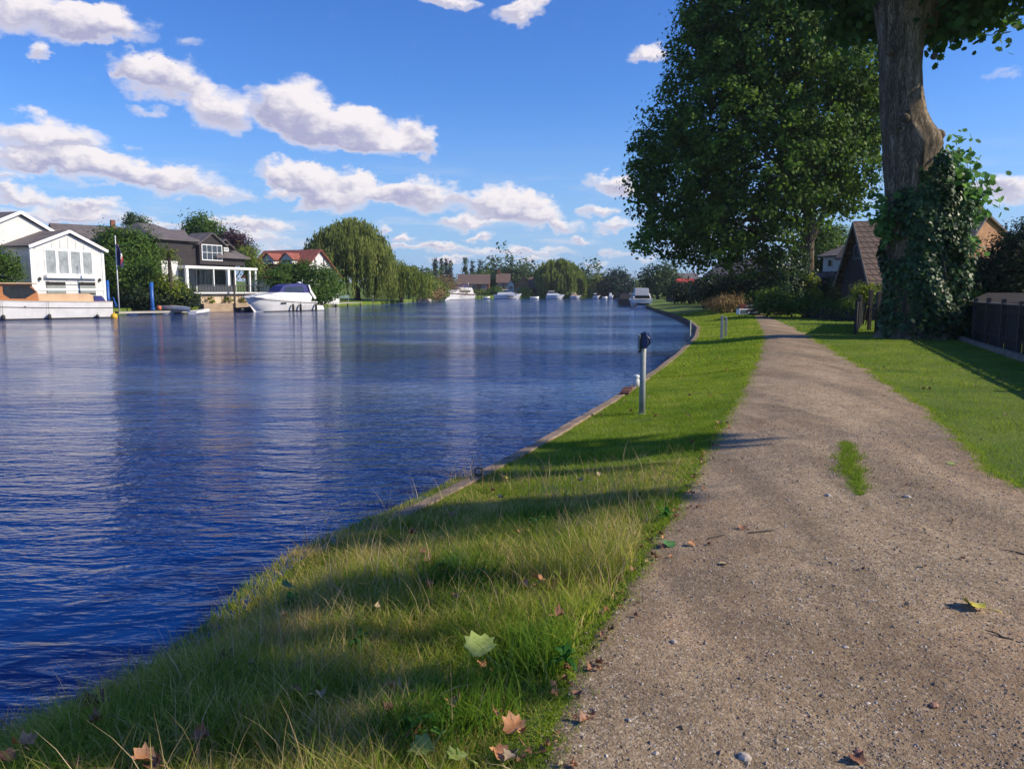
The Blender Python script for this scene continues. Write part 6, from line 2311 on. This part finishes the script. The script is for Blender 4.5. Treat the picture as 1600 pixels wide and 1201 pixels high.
s1, b1 = G(735, 467.2, WATER_Z), G(694, 468.5, WATER_Z)
fc, L_, sh_, hf_ = far_cruiser('tall white cruiser with a flybridge and maroon stripe, leftmost across the far reach', s1, b1, 3.4, 1.5, 2.0,
    [('cabin', [(.05, 1.4), (.80, 1.6), (.66, 2.6), (.08, 2.6)], .82, 'gelcoat'), ('flybridge', [(.08, 2.61), (.52, 2.61), (.56, 3.2), (.08, 3.1)], .7, 'gelcoat'), ('canvas_cover', [(.2, 3.21), (.5, 3.25), (.40, 3.9), (.25, 3.9)], .55, 'blue_canvas')], 'maroon')
side_panel(fc, [(.2 * L_, 1.9), (.62 * L_, 1.95), (.58 * L_, 2.35), (.2 * L_, 2.35)], .82 * 1.7, 'glass_boat', 'side_window', 1.4, 2.6, .12, .02)
mb = MB(); mb.tube([(.1 * L_, 0, 3.1), (.08 * L_, 0, 4.6)], .05, 6); mb.bar((.1 * L_, -.9, 3.6), (.1 * L_, .9, 3.6), .25, .08); mb.build('mast', M['gelcoat'], fc)

s1, b1 = G(772, 467, WATER_Z), G(815, 467, WATER_Z)
fc, L_, sh_, hf_ = far_cruiser('long low white sports cruiser, second from the left across the far reach', s1, b1, 3.0, 1.2, 1.5,
    [('cabin', [(.1, 1.15), (.86, 1.45), (.62, 1.95), (.15, 1.9)], .8, 'gelcoat'), ('windscreen', [(.36, 1.93), (.58, 1.93), (.5, 2.5), (.38, 2.5)], .66, 'glass_boat'), ('canopy', [(.28, 2.52), (.52, 2.52), (.5, 2.64), (.3, 2.64)], .7, 'gelcoat')])
side_panel(fc, [(.45 * L_, .55), (.72 * L_, .6), (.7 * L_, .85), (.5 * L_, .85)], hf_(.5) - .02, 'glass_boat', 'side_window', 0, 1, 0, .04)
s1, b1 = G(853, 466.8, WATER_Z), G(882, 466.8, WATER_Z)
far_cruiser('short plump white cruiser moored right of the dark open shed', s1, b1, 3.0, 1.1, 1.2,
    [('cabin', [(.04, 1.0), (.85, 1.15), (.60, 1.6), (.06, 1.6)], .8, 'gelcoat'), ('windscreen', [(.1, 1.61), (.5, 1.61), (.42, 2.1), (.14, 2.1)], .65, 'glass_boat'), ('canopy', [(.1, 2.12), (.46, 2.12), (.44, 2.24), (.12, 2.24)], .7, 'gelcoat')])
for (xa, xb, lb, mt, hh) in [(890, 908, 'white cruiser with a grey canvas hood moored under the large domed willow', 'tan_canvas', 1.9), (926, 938, 'small pale boat with a low windscreen at the far bend', 'glass_boat', 1.7),
                             (951, 959, 'small white boat end on at the far bend', 'gelcoat', 1.8)]:
    s1, b1 = G(xa, 466.6, WATER_Z), G(xb, 466.6, WATER_Z)
    far_cruiser(lb, s1, b1, 2.4, .8, .95, [('cabin', [(.06, .75), (.7, .85), (.5, hh - .3), (.1, hh - .3)], .8, mt), ('roof', [(.08, hh - .29), (.52, hh - .29), (.5, hh - .15), (.1, hh - .15)], .7, 'gelcoat')])
for (xa, xb, y_, lb, mt) in [(828, 842, 466.9, 'low dark and white open boat beside the dark open shed', 'gelcoat'), (755, 766, 467.0, 'small white rowing boat below the long low brick house', 'gelcoat'), (941, 949, 466.7, 'tiny white open boat near the far bend', 'gelcoat'), (962, 984, 469.5, 'long dark narrow boat lying before the moored white boat', 'dark_band')]:
    dinghy(lb, G(xa, y_, WATER_Z), G(xb, y_, WATER_Z), 1.6, mt, fs=.55, fb=.7)
# timber staging posts along the far bank
for k, x_ in enumerate(range(737, 760, 5)):
    p = G(x_, 466.8, WATER_Z)
    mb = MB(); mb.box(-.12, .12, -.12, .12, -.6, 1.5); o_ = mb.build('mooring_post', M['timber_dark']); o_.location = p
    tag(o_, 'dark timber mooring post in the row between the two left far cruisers', 'post', 'mooring posts on the far bank')
for k, x_ in enumerate((846, 851)):
    p = G(x_, 466.2, WATER_Z)
    mb = MB(); mb.lathe([(0, -.5), (.25, -.5), (.25, 2.9), (.1, 3.1), (0, 3.1)], (0, 0, 0), 10); o_ = mb.build('mooring_post', M['white_trim']); o_.location = p
    tag(o_, 'tall white post of the pair beside the short plump cruiser', 'post', 'pair of white posts on the far bank')

# ---------------- white boat moored stern on at the right bank
s1 = G(1003, 480.8, WATER_Z); s1.x = max(s1.x, float(XR(s1.y)) - 1.62)
rb, L_, sh_, hf_ = far_cruiser('white river cruiser seen from its stern moored to the right bank', s1, s1 + Vector((.9, 9.0, 0)), 2.9, 1.05, 1.3,
    [('cabin', [(.02, 1.0), (.8, 1.2), (.66, 1.9), (.18, 1.9), (.02, 1.35)], .84, 'gelcoat'), ('canopy', [(.05, 1.6), (.5, 1.91), (.44, 2.6), (.08, 2.55)], .68, 'curtain')], None, None)
rb['label'] = 'white river cruiser seen from its stern moored to the right bank'
mb = MB(); mb.box(-.03, -.005, -1.0, 1.0, 1.25, 1.6); mb.box(-.02, -.004, -.9, .9, .35, .6); mb.build('stern_window', M['glass_boat'], rb)
for y in (-.9, .9):
    mb = MB(); mb.lathe([(0, -.25), (.1, -.2), (.12, 0), (.1, .2), (0, .25)], (-.16, y, .35), 10); mb.build('fender', M['black_rubber'], rb)
mb = MB()
mb.tube([(-.1, -1.2, 1.05), (-.1, -1.2, 1.75), (-.1, 1.2, 1.75), (-.1, 1.2, 1.05)], .02, 6); mb.build('rail', M['galv'], rb)
s2 = Vector((float(XR(s1.y + 14)) - 2.2, s1.y + 14, WATER_Z))
r2, *_ = far_cruiser('dark hulled boat moored beyond the stern of the white river cruiser', s2, s2 + Vector((.7, 8, 0)), 2.6, 1.0, 1.2, [('cabin', [(.05, 1.0), (.7, 1.1), (.6, 1.7), (.1, 1.7)], .8, 'dark_boards')], None, None)
for c in r2.children:
    if c.name.startswith('hull'):
        c.data.materials[0] = M['dark_band']
s3 = G(976, 471.5, WATER_Z)
r3, *_ = far_cruiser('grey covered boat lying at the far end of the right bank moorings', s3, s3 + Vector((2.5, 8, 0)), 2.6, .9, 1.1, [('cabin', [(.05, .9), (.8, 1.0), (.6, 1.8), (.1, 1.8)], .8, 'dark_metal')], None, None)

# ------------------------------------------------------------------ posts on the lawn
def gz(p):
    return float(ground_z(p.x, p.y))


p = G(1003, 647, -.06)
for _i in range(6):
    p = G(1003, 647, gz(p))
Dp = p.y
z0 = gz(p)
kz = Dp / 1200
mp_ = empty('lifeline_post', (p.x, p.y, z0), R(-14), 'grey metal post on the lawn holding a dark case and a navy blue throw line', 'post')
zt_ = W(1003, 522, Dp).z - z0
mb = MB(); mb.tube([(0, 0, -.2), (0, 0, zt_ - .06)], .043, 20); mb.lathe([(.043, zt_ - .06), (.03, zt_ - .045), (0, zt_ - .04)], (0, 0, 0), 20)
mb.build('pole', M['galv'], mp_)
mb = MB()   # open case: back plate and hinged pale edge plate
mb.box(-.075, -.045, -.06, .05, zt_ - .22, zt_ - .01); mb.build('side_plate', M['galv'], mp_, bevel=.004)
mb = MB(); mb.box(-.040, .035, -.055, -.035, zt_ - .20, zt_ + .02); mb.box(-.040, .035, .02, .05, zt_ - .20, zt_ + .0); mb.box(-.050, -.03, -.05, .045, zt_ - .235, zt_ - .20)
mb.build('case', M['dark_metal'], mp_, bevel=.006)
mb = MB()
prof_ = [(.0, zt_ - .20), (.052, zt_ - .20), (.062, zt_ - .10), (.05, zt_ - .01), (.03, zt_ + .03), (.0, zt_ + .035), (-.018, zt_ + .01), (-.012, zt_ - .1)]
mb.prism(prof_, -.095, -.058)
mb.prism([(x + .0, z) for x, z in prof_], .055, .085)
mb.tube([(.03, -.07, zt_ + .0), (.085, -.05, zt_ - .06), (.09, -.03, zt_ - .12), (.06, -.02, zt_ - .17)], [.008, .016, .016, .008], 8)
mb.tube([(.06, .03, zt_ + .02), (.095, .0, zt_ - .04), (.10, .0, zt_ - .12), (.05, .0, zt_ - .18)], [.006, .012, .012, .006], 8)
mb.build('throw_line', M['navy_plastic'], mp_, bevel=.01)
mb = MB(); mb.tube([(-.055, -.03, zt_ - .25), (-.05, .03, zt_ - .25)], .018, 10); mb.build('hook', M['dark_metal'], mp_)
mb = MB(); mb.tube([(0, 0, -.02), (0, 0, .018)], .06, 16); mb.build('collar', M['galv'], mp_)

for i, (x_, yb, yt, lb) in enumerate([(1127.5, 530, 494, 'left post of the pair of pale grey posts on the lawn'), (1134, 526, 496, 'right post of the pair of pale grey posts on the lawn')]):
    p = G(x_, yb, -.05)
    for _i in range(6):
        p = G(x_, yb, gz(p))
    zz = gz(p)
    r_ = empty('post', (p.x, p.y, zz), 0, lb, 'post', 'pair of grey posts on the lawn')
    h_ = W(x_, yt, p.y).z - zz
    w_ = .045 if i == 0 else .035
    mb = MB(); mb.box(-w_, w_, -w_, w_, -.2, h_); mb.build('shaft', M['galv'], r_, bevel=.006)
    mb = MB(); mb.add([(-w_ * 1.15, -w_ * 1.15, h_), (w_ * 1.15, -w_ * 1.15, h_), (w_ * 1.15, w_ * 1.15, h_), (-w_ * 1.15, w_ * 1.15, h_), (0, 0, h_ + .035)], [(3, 2, 1, 0), (0, 1, 4), (1, 2, 4), (2, 3, 4), (3, 0, 4)]); mb.build('cap', M['galv'], r_)

# depth board pole in the water by the lawn, mooring block and ring on the kerb
p = G(1087, 534, WATER_Z)
p.x = float(XR(p.y)) - .25
mb = MB(); mb.tube([(0, 0, -.6), (.02, 0, .95)], .035, 10); o_ = mb.build('marker_pole', M['galv']); o_.location = p
tag(o_, 'thin grey pole standing in the water against the bend of the kerb', 'pole')
p = G(991, 604, KERB_Z)
mb = MB(); mb.lathe([(0, 0), (.07, 0), (.065, .14), (.045, .17), (.07, .2), (.05, .235), (0, .24)], (0, 0, 0), 14)
o_ = mb.build('bollard', M['white']); o_.location = (float(XR(p.y)) + .12, p.y, KERB_Z - .01)
tag(o_, 'small off white bollard on the kerb behind the grey lifeline post', 'bollard')
mb = MB()
for k in range(9):
    mb.box(-.05 + .02 * math.sin(k), .1, -.42 + k * .09, -.34 + k * .09, 0, .05 + .02 * math.sin(k * 2.2))
o_ = mb.build('broken_bricks', pm('dull_old_brick', (.17, .075, .05), (.10, .05, .035), 9, .9)); o_.location = (float(XR(p.y - .7)) + .05, p.y - .75, KERB_Z)
o_.rotation_euler = (0, 0, -.25)
tag(o_, 'short run of crumbling red bricks in the kerb beside the white bollard', 'bricks')
p = G(727, 745, KERB_Z)
mr = empty('mooring_ring', (float(XR(p.y)) + .10, p.y, KERB_Z + .01), .4, 'rusty iron mooring ring standing on the kerb', 'ring')
mb = MB(); mb.tube([(.038 * math.cos(a), 0, .045 + .038 * math.sin(a)) for a in [i * math.pi / 9 for i in range(19)]], .007, 8, caps=False); rust = pm('rusty_iron', (.10, .045, .03), (.05, .025, .02), 14, .85); mb.build('ring', rust, mr)
mb = MB(); mb.box(-.03, .03, -.025, .025, -.012, .018); mb.build('bracket', rust, mr)

# boxed notice and timbers at the end of the path
p = G(1163, 492, 0)
nb = empty('notice_box', (p.x, p.y, 0), .1, 'small white framed box with a grey blue panel at the end of the path', 'box')
kz = p.y / 1200
w_ = 17 * kz; h_ = 9.5 * kz
mb = MB(); mb.box(-w_ / 2, w_ / 2, 0, .5, .03, h_); mb.build('box', M['white_trim'], nb, bevel=.01)
mb = MB(); mb.box(-w_ * .36, w_ * .36, -.012, -.002, h_ * .2, h_ * .82); mb.build('panel', pm('grey_blue_panel', (.10, .15, .19), (.06, .09, .12), 6, .5), nb)
mb = MB(); mb.prism([(-w_ * .42, 0), (w_ * .40, 0), (w_ * .26, h_ * .62), (0, h_ * .78), (-w_ * .36, h_ * .6)], .05, .45)
o_ = mb.build('folded_cover', pm('rust_red_cover', (.26, .06, .02), (.14, .03, .015), 8, .7), None, bevel=.02); o_.location = (p.x, p.y, h_ + .004)
tag(o_, 'rust red bundle lying on top of the white framed box', 'bundle')
q = G(1192, 493, 0)
gm2 = pm('grey_painted_boards', (.17, .16, .18), (.09, .085, .095), 5, .8)
for i, (y0_, y1_, dz) in enumerate(((0, .3, .05), (.35, .7, .32), (.75, 1.15, .58))):
    mb = MB(); mb.bar((-.95, y0_, dz * .8), (.55 + .1 * i, y0_, dz + .25), .42, .10, up=(0, .3, 1))
    o_ = mb.build('leaning_board', gm2, None, bevel=.01); o_.location = (q.x, q.y, .04)
    tag(o_, ['lowest', 'middle', 'uppermost'][i] + ' grey board of the stack leaning right of the white framed box', 'board', 'stacked grey boards at the end of the path')
# slim dark post behind it
q = W(1156, 455, 60)
mb = MB(); mb.box(-.05, .05, -.05, .05, -.1, 1.45); o_ = mb.build('post', M['dark_metal']); o_.location = (q.x, q.y, 0)
tag(o_, 'slim dark post behind the white framed box', 'post')

# ------------------------------------------------------------------ fallen leaves, each one its own mesh
def curled(name, loc, size, rot, mat, curl=.5, shape=MAPLE, tilt=.3, seed=0):
    rr = random.Random(seed)
    pts = [(x * rr.uniform(.88, 1.1), y * rr.uniform(.88, 1.1)) for x, y in shape]
    vs = [(0, 0, 0)]
    outer = [(x * size, y * size, 0) for x, y in pts]
    mid = [(x * size * .5, y * size * .5, 0) for x, y in pts]
    ca = rr.uniform(0, 6.28)

    def bend(p):
        x, y, _ = p
        u = x * math.cos(ca) + y * math.sin(ca)
        r2 = (x * x + y * y) / (size * size)
        return (x * (1 - .35 * curl * r2), y * (1 - .35 * curl * r2), curl * (u * u / size * 1.3 + size * .22 * r2 * math.sin(5 * math.atan2(y, x) + ca)) + .002)
    vs = [bend(p) for p in vs + mid + outer]
    n = len(pts)
    fc = []
    for i in range(n):
        j = (i + 1) % n
        fc.append((0, 1 + i, 1 + j))
        fc.append((1 + i, 1 + n + i, 1 + n + j, 1 + j))
    mb = MB()
    mb.add(vs, fc, True)
    mb.tube([(0, -.5 * size, .004), (.05 * size, -.8 * size, .01), (.15 * size, -1.05 * size, .006)], .0016 + size * .006, 5)
    o_ = mb.build(name, mat)
    o_.location = loc
    o_.rotation_euler = (rr.uniform(-tilt, tilt), rr.uniform(-tilt, tilt), rot)
    return o_


def leaf_surface(name, c1, c2, c3):
    m, nt, b = new_mat(name)
    v = coords(nt)
    n = noise_tex(nt, v, 22, 5, .65)
    nt.links.new(ramp(nt, n.outputs[0], [(.3, c1), (.5, c2), (.7, c3)]), b.inputs['Base Color'])
    b.inputs['Roughness'].default_value = .6
    nt.links.new(bump(nt, noise_tex(nt, v, 60, 3).outputs[0], .6, .003), b.inputs['Normal'])
    return m


LM = {'tan': leaf_surface('dry_tan_leaf', (.30, .12, .04), (.46, .21, .085), (.58, .32, .16)), 'brown': leaf_surface('dry_brown_leaf', (.13, .055, .03), (.24, .10, .05), (.34, .17, .09)),
      'yellow': leaf_surface('yellow_leaf', (.40, .34, .02), (.58, .50, .04), (.70, .62, .18)), 'green': leaf_surface('green_leaf', (.15, .20, .04), (.22, .28, .06), (.30, .36, .10)),
      'teal': leaf_surface('dark_green_leaf', (.03, .10, .02), (.05, .15, .03), (.10, .22, .06)), 'pale': leaf_surface('pale_leaf', (.24, .17, .09), (.34, .25, .14), (.44, .33, .20)),
      'stone': leaf_surface('pale_stone', (.30, .25, .2), (.42, .36, .30), (.5, .44, .38)), 'redstone': leaf_surface('reddish_stone', (.20, .09, .06), (.30, .15, .10), (.36, .2, .14))}
LEAVES = [
    (750, 1008, 'green', .115, .5, .45, 'large pale green leaf resting on the foreground grass', .14), (752, 1038, 'tan', .04, 1, .9, 'small orange leaf just below the large pale green leaf', .06),
    (838, 903, 'tan', .065, 2.2, 1.0, 'upright curled tan leaf beside the straw stalks in the foreground grass', .11), (818, 912, 'tan', .05, 1.2, 1.0, 'flatter tan leaf left of the upright curled one', .08),
    (690, 842, 'tan', .06, .3, 1.0, 'pale orange leaf caught in the grass above the green tuft', .09), (660, 862, 'brown', .045, 2, .9, 'small brown leaf left of the pale orange one above the green tuft', .07),
    (804, 1135, 'tan', .075, .2, 1.0, 'bright orange brown curled leaf by the path edge at the bottom', .04), (778, 1178, 'tan', .06, 1.5, 1.0, 'folded tan leaf at the bottom of the picture left of its pale neighbour', .04), (797, 1182, 'pale', .045, 2.5, .9, 'pale pinkish leaf at the bottom beside the folded tan leaf', .04),
    (36, 1162, 'tan', .075, .6, 1.0, 'orange leaf in the shade at the bottom left corner', .1), (10, 1185, 'brown', .06, 2.6, 1.0, 'dark brown leaf at the very bottom left corner', .08), (225, 1185, 'tan', .075, 1.4, 1.0, 'orange leaf standing at the bottom edge left of the dry stalks', .1),
    (615, 1075, 'tan', .065, 2.0, 1.0, 'orange brown leaf sunk in the foreground grass', .09), (675, 1105, 'brown', .045, .4, 1.0, 'small brown leaf right of the orange brown one sunk in the grass', .08),
    (465, 1042, 'tan', .045, .9, 1.0, 'small orange leaf between the two shadows on the foreground grass', .08), (462, 1080, 'brown', .05, 1.9, 1.0, 'dim brown leaf inside the larger foreground shadow', .08),
    (1045, 845, 'teal', .075, 1.3, .45, 'dark green fresh leaf lying at the edge of the gravel', .012), (1080, 848, 'tan', .042, 2.9, .6, 'pale orange leaf right of the dark green fresh leaf', .012),
    (1124, 660, 'tan', .075, .2, .9, 'pale orange leaf standing at the lawn edge above the path shadow', .02), (1520, 955, 'yellow', .10, 1.1, .8, 'bright yellow curled leaf alone on the gravel', .012),
    (1130, 883, 'pale', .040, 1.9, .4, 'thin pale leaf on the gravel below the dark green leaf', .006), (1160, 827, 'brown', .045, .7, .6, 'reddish brown leaf lying on the gravel among twigs', .006),
    (1487, 727, 'green', .06, 1.57, .3, 'flat grey green leaf on the right part of the gravel', .006), (1337, 1195, 'brown', .05, .4, .8, 'reddish brown leaf at the bottom edge on the gravel', .006),
    (450, 915, 'teal', .075, .8, .5, 'bluish green leaf in the shade near the water edge', .08), (660, 1165, 'green', .07, 2.1, .4, 'grey green leaf half hidden in grass at the bottom', .08), (715, 1180, 'green', .06, .9, .4, 'second grey green leaf at the bottom beside the path edge', .06), (590, 947, 'pale', .03, .5, .8, 'tiny pale leaf on the sunny foreground grass', .1),
    (935, 740, 'pale', .04, 1.2, .8, 'pale leaf on the lawn above the tall straw grass', .05), (790, 746, 'yellow', .035, 2.2, .8, 'tiny yellow leaf on the lawn near the kerb', .05), (1100, 700, 'tan', .035, 1, .8, 'tiny orange leaf in the path edge shadow', .02),
]
for i, (x_, y_, mt, sz, rot, cu, lb, dz) in enumerate(LEAVES):
    g = G(x_, y_, 0)
    onp = XL(g.y) < g.x < XP(g.y)
    zz = float(path_z(g.x, g.y)) if onp else gz(g)
    if not onp:
        g = G(x_, y_, zz + dz)
    o_ = curled('fallen_leaf', (g.x, g.y, zz + dz), sz * 1.25, rot, LM[mt], cu, tilt=.25 if onp else .5, seed=i + 3)
    tag(o_, lb, 'leaf')
# leaf litter along the path's left edge: look-alikes sharing meshes
src = []
for i, mt in enumerate(['tan', 'brown', 'brown', 'pale', 'tan', 'brown']):
    o_ = curled('fallen_leaf', (0, 0, -50), .042 + .004 * (i % 3), 0, LM[mt], 1.5, tilt=.3, seed=50 + i)
    src.append(o_)
used = set()
LL = 'small dry brown leaf in the litter along the left edge of the gravel'
LR = 'small fallen leaf scattered on the grass of the lawns'
LP_ = 'small dry leaf lying loose out on the gravel'
k = 0
def put_leaf(x, y, z, lb, grp, s):
    global k
    so = src[k % 6]
    o_ = so if so.name not in used else so.copy()
    if so.name in used:
        COL.objects.link(o_)
    used.add(so.name)
    o_.location = (x, y, z)
    o_.scale = (s, s, s)
    o_.rotation_euler = (random.uniform(-.4, .4), random.uniform(-.4, .4), random.uniform(0, 6.28))
    tag(o_, lb, 'leaf', grp)
    k += 1
for i in range(130):
    y = 2.3 + 7 * random.random() ** 1.5
    x = float(XL(y)) + random.gauss(.02, .09)
    put_leaf(x, y, float(ground_z(x, y)) + .016, LL, 'leaf litter along the left edge of the gravel', random.uniform(.45, 1.0))
for i in range(46):
    y = 5.5 + 16 * random.random() ** 1.4
    if random.random() < .5:
        x = float(XL(y)) - random.uniform(.1, 2.0)
        if x < XR(y) + .3:
            continue
    else:
        x = float(XP(y)) + random.uniform(.05, 2.6)
    put_leaf(x, y, float(ground_z(x, y)) + .045, LR, 'leaves scattered on the lawns', random.uniform(.8, 1.5))
for i in range(34):
    y = 2.6 + 12 * random.random() ** 1.4
    x = float(XL(y)) + random.uniform(.2, min(4.2, .7 * y))
    put_leaf(x, y, float(path_z(x, y)) + .006, LP_, 'dry leaves loose on the gravel', random.uniform(.4, .8))

for i in range(34):
    y = 2.4 + 4.2 * random.random() ** 1.2
    x = float(XL(y)) - random.uniform(.1, 2.2)
    if x < XR(y) + .1:
        continue
    put_leaf(x, y, float(ground_z(x, y)) + random.uniform(.05, .13), 'dry brown leaf caught in the rough foreground grass', 'brown leaves caught in the rough grass', random.uniform(1.0, 1.7))

# twigs and a few larger stones
def twig(x_, y_, L_, a_, lb):
    g = G(x_, y_, 0); zz = float(path_z(g.x, g.y))
    mb = MB()
    pts = [(math.cos(a_) * L_ * t + .01 * math.sin(t * 7), math.sin(a_) * L_ * t, .006 + .004 * math.sin(t * 5)) for t in (-.5, -.2, .1, .3, .5)]
    mb.tube(pts, [.004, .005, .004, .003, .0015], 6)
    mb.tube([pts[2], (pts[2][0] + math.cos(a_ + .7) * L_ * .25, pts[2][1] + math.sin(a_ + .7) * L_ * .25, .012)], [.003, .001], 5)
    o_ = mb.build('twig', M['timber_dark']); o_.location = (g.x, g.y, zz)
    tag(o_, lb, 'twig')


twig(1560, 998, .11, 2.3, 'dark twig on the gravel below the yellow leaf')
twig(1190, 834, .20, .2, 'long reddish twig lying across the gravel right of the reddish leaf')
twig(1120, 838, .16, .5, 'short twig at the left of the reddish brown leaf on the gravel')
twig(1590, 870, .18, 2.6, 'curved dark twig at the right edge of the gravel')
twig(1572, 590, .4, .1, 'pale stick lying in the shade by the dark garden fence')


def rock(x_, y_, r, mt, lb):
    g = G(x_, y_, 0); zz = float(path_z(g.x, g.y))
    rr = random.Random(int(x_))
    bm_v = []
    mb = MB()
    prof_n = 7
    for i, (rad, z) in enumerate(((.55, 0), (1, .25), (.9, .6), (.45, .85), (.0, .9))):
        for k_ in range(prof_n):
            a_ = 2 * math.pi * k_ / prof_n
            q = rr.uniform(.82, 1.15)
            bm_v.append((r * rad * q * math.cos(a_), r * rad * q * .75 * math.sin(a_), r * z * .8))
    fc = []
    for i in range(4):
        for k_ in range(prof_n):
            k2 = (k_ + 1) % prof_n
            fc.append((i * prof_n + k_, i * prof_n + k2, (i + 1) * prof_n + k2, (i + 1) * prof_n + k_))
    mb.add(bm_v, fc)
    o_ = mb.build('stone', LM[mt]); o_.location = (g.x, g.y, zz - .003); o_.rotation_euler = (0, 0, rr.uniform(0, 6))
    tag(o_, lb, 'stone')


rock(1459, 1107, .024, 'redstone', 'reddish pink stone on the gravel below the yellow leaf')
rock(1163, 1187, .026, 'stone', 'pale flat stone at the bottom edge of the gravel')
rock(1417, 781, .030, 'stone', 'small white stone right of the grass strip in the gravel')
rock(1294, 779, .030, 'stone', 'small pale stone left of the foot of the grass strip')
rock(1053, 1003, .020, 'stone', 'pale pebble near the left edge of the gravel')
rock(1342, 1180, .018, 'redstone', 'small brown stone near the bottom edge right of the pale flat stone')
# tall seed stalks leaning over the water
stk = empty('seed_stalks', (G(470, 860, -.3).x, G(470, 860, -.3).y, -.28), 0, 'few tall bent seed stalks leaning over the water left of the kerb', 'stalks')
mb = MB()
for (x_, y_, tx_, ty_) in [(485, 862, 455, 800), (480, 868, 418, 828), (452, 872, 437, 850), (500, 850, 520, 812), (540, 835, 556, 812), (470, 866, 472, 838)]:
    a_ = G(x_, y_, -.28); b_ = W(tx_, ty_, a_.y - .05)
    rel = lambda v: Vector(v) - stk.location
    m_ = (a_ + b_) / 2 + Vector((.02, 0, .03))
    mb.tube([rel(a_), rel(m_), rel(b_)], [.0028, .0022, .0012], 5)
mb.build('stalk', M['straw'], stk)

# broad leaved weeds rooted in the rough grass
M['weed'] = leaf_mat('weed_leaves', [(0, (.03, .11, .02)), (.6, (.06, .20, .03)), (1, (.11, .28, .05))], trans=.4)
for i, (x_, y_, r_, lb) in enumerate([(700, 885, .15, 'lush weed with arching leaves just below the pale orange leaf'), (745, 905, .13, 'dark green weed at the middle of the foreground grass'), (455, 918, .12, 'shaded weed close to the water edge'),
                                      (655, 1172, .12, 'bright weed at the bottom edge by the grey green leaf'), (885, 1070, .10, 'small weed near the gravel edge'), (1040, 825, .11, 'weed at the gravel edge above the dark green leaf'), (560, 1000, .09, 'small weed between two patches of shade'), (840, 812, .14, 'tall weed in the shade at the top of the rough grass')]):
    g = G(x_, y_, -.08)
    zz = gz(g)
    rr = random.Random(i)
    vs_, var_ = [], []
    for k_ in range(22):
        a_ = rr.uniform(0, 6.28); L_ = r_ * rr.uniform(.6, 1.15); w_ = L_ * .13; el_ = rr.uniform(.5, 1.25)
        for s_ in range(4):
            t0_, t1_ = s_ / 4, (s_ + 1) / 4
            def pt(t, sg):
                rad = L_ * t * math.cos(el_); h_ = L_ * (t * math.sin(el_) * 1.6 - .9 * t * t) + .05
                ww_ = w_ * math.sin(math.pi * min(.97, .12 + t * .86))
                return (math.cos(a_) * rad - math.sin(a_) * ww_ * sg, math.sin(a_) * rad + math.cos(a_) * ww_ * sg, h_)
            vs_ += [pt(t0_, -1), pt(t0_, 1), pt(t1_, 1), pt(t1_, -1)]
            var_.append(rr.random())
    o_ = poly_mesh('weed', np.array(vs_), 4, M['weed'], None, var=var_)
    o_.location = (g.x, g.y, zz)
    tag(o_, lb, 'weed')

# ------------------------------------------------------------------ summer haze over the reach
hz = MB()
hz.box(-2400, 2400, -500, 3400, -3.4, 46)
hm = bpy.data.materials.new('summer_haze')
hm.use_nodes = True
nt = hm.node_tree
nt.nodes.remove(nt.nodes['Principled BSDF'])
pv_ = nt.nodes.new('ShaderNodeVolumePrincipled')
pv_.inputs['Color'].default_value = (.86, .92, 1.0, 1)
pv_.inputs['Density'].default_value = .0002
pv_.inputs['Anisotropy'].default_value = .2
nt.links.new(pv_.outputs[0], nt.nodes['Material Output'].inputs['Volume'])
tag(hz.build('haze', hm), 'thin summer haze over the river', None, None, 'stuff')
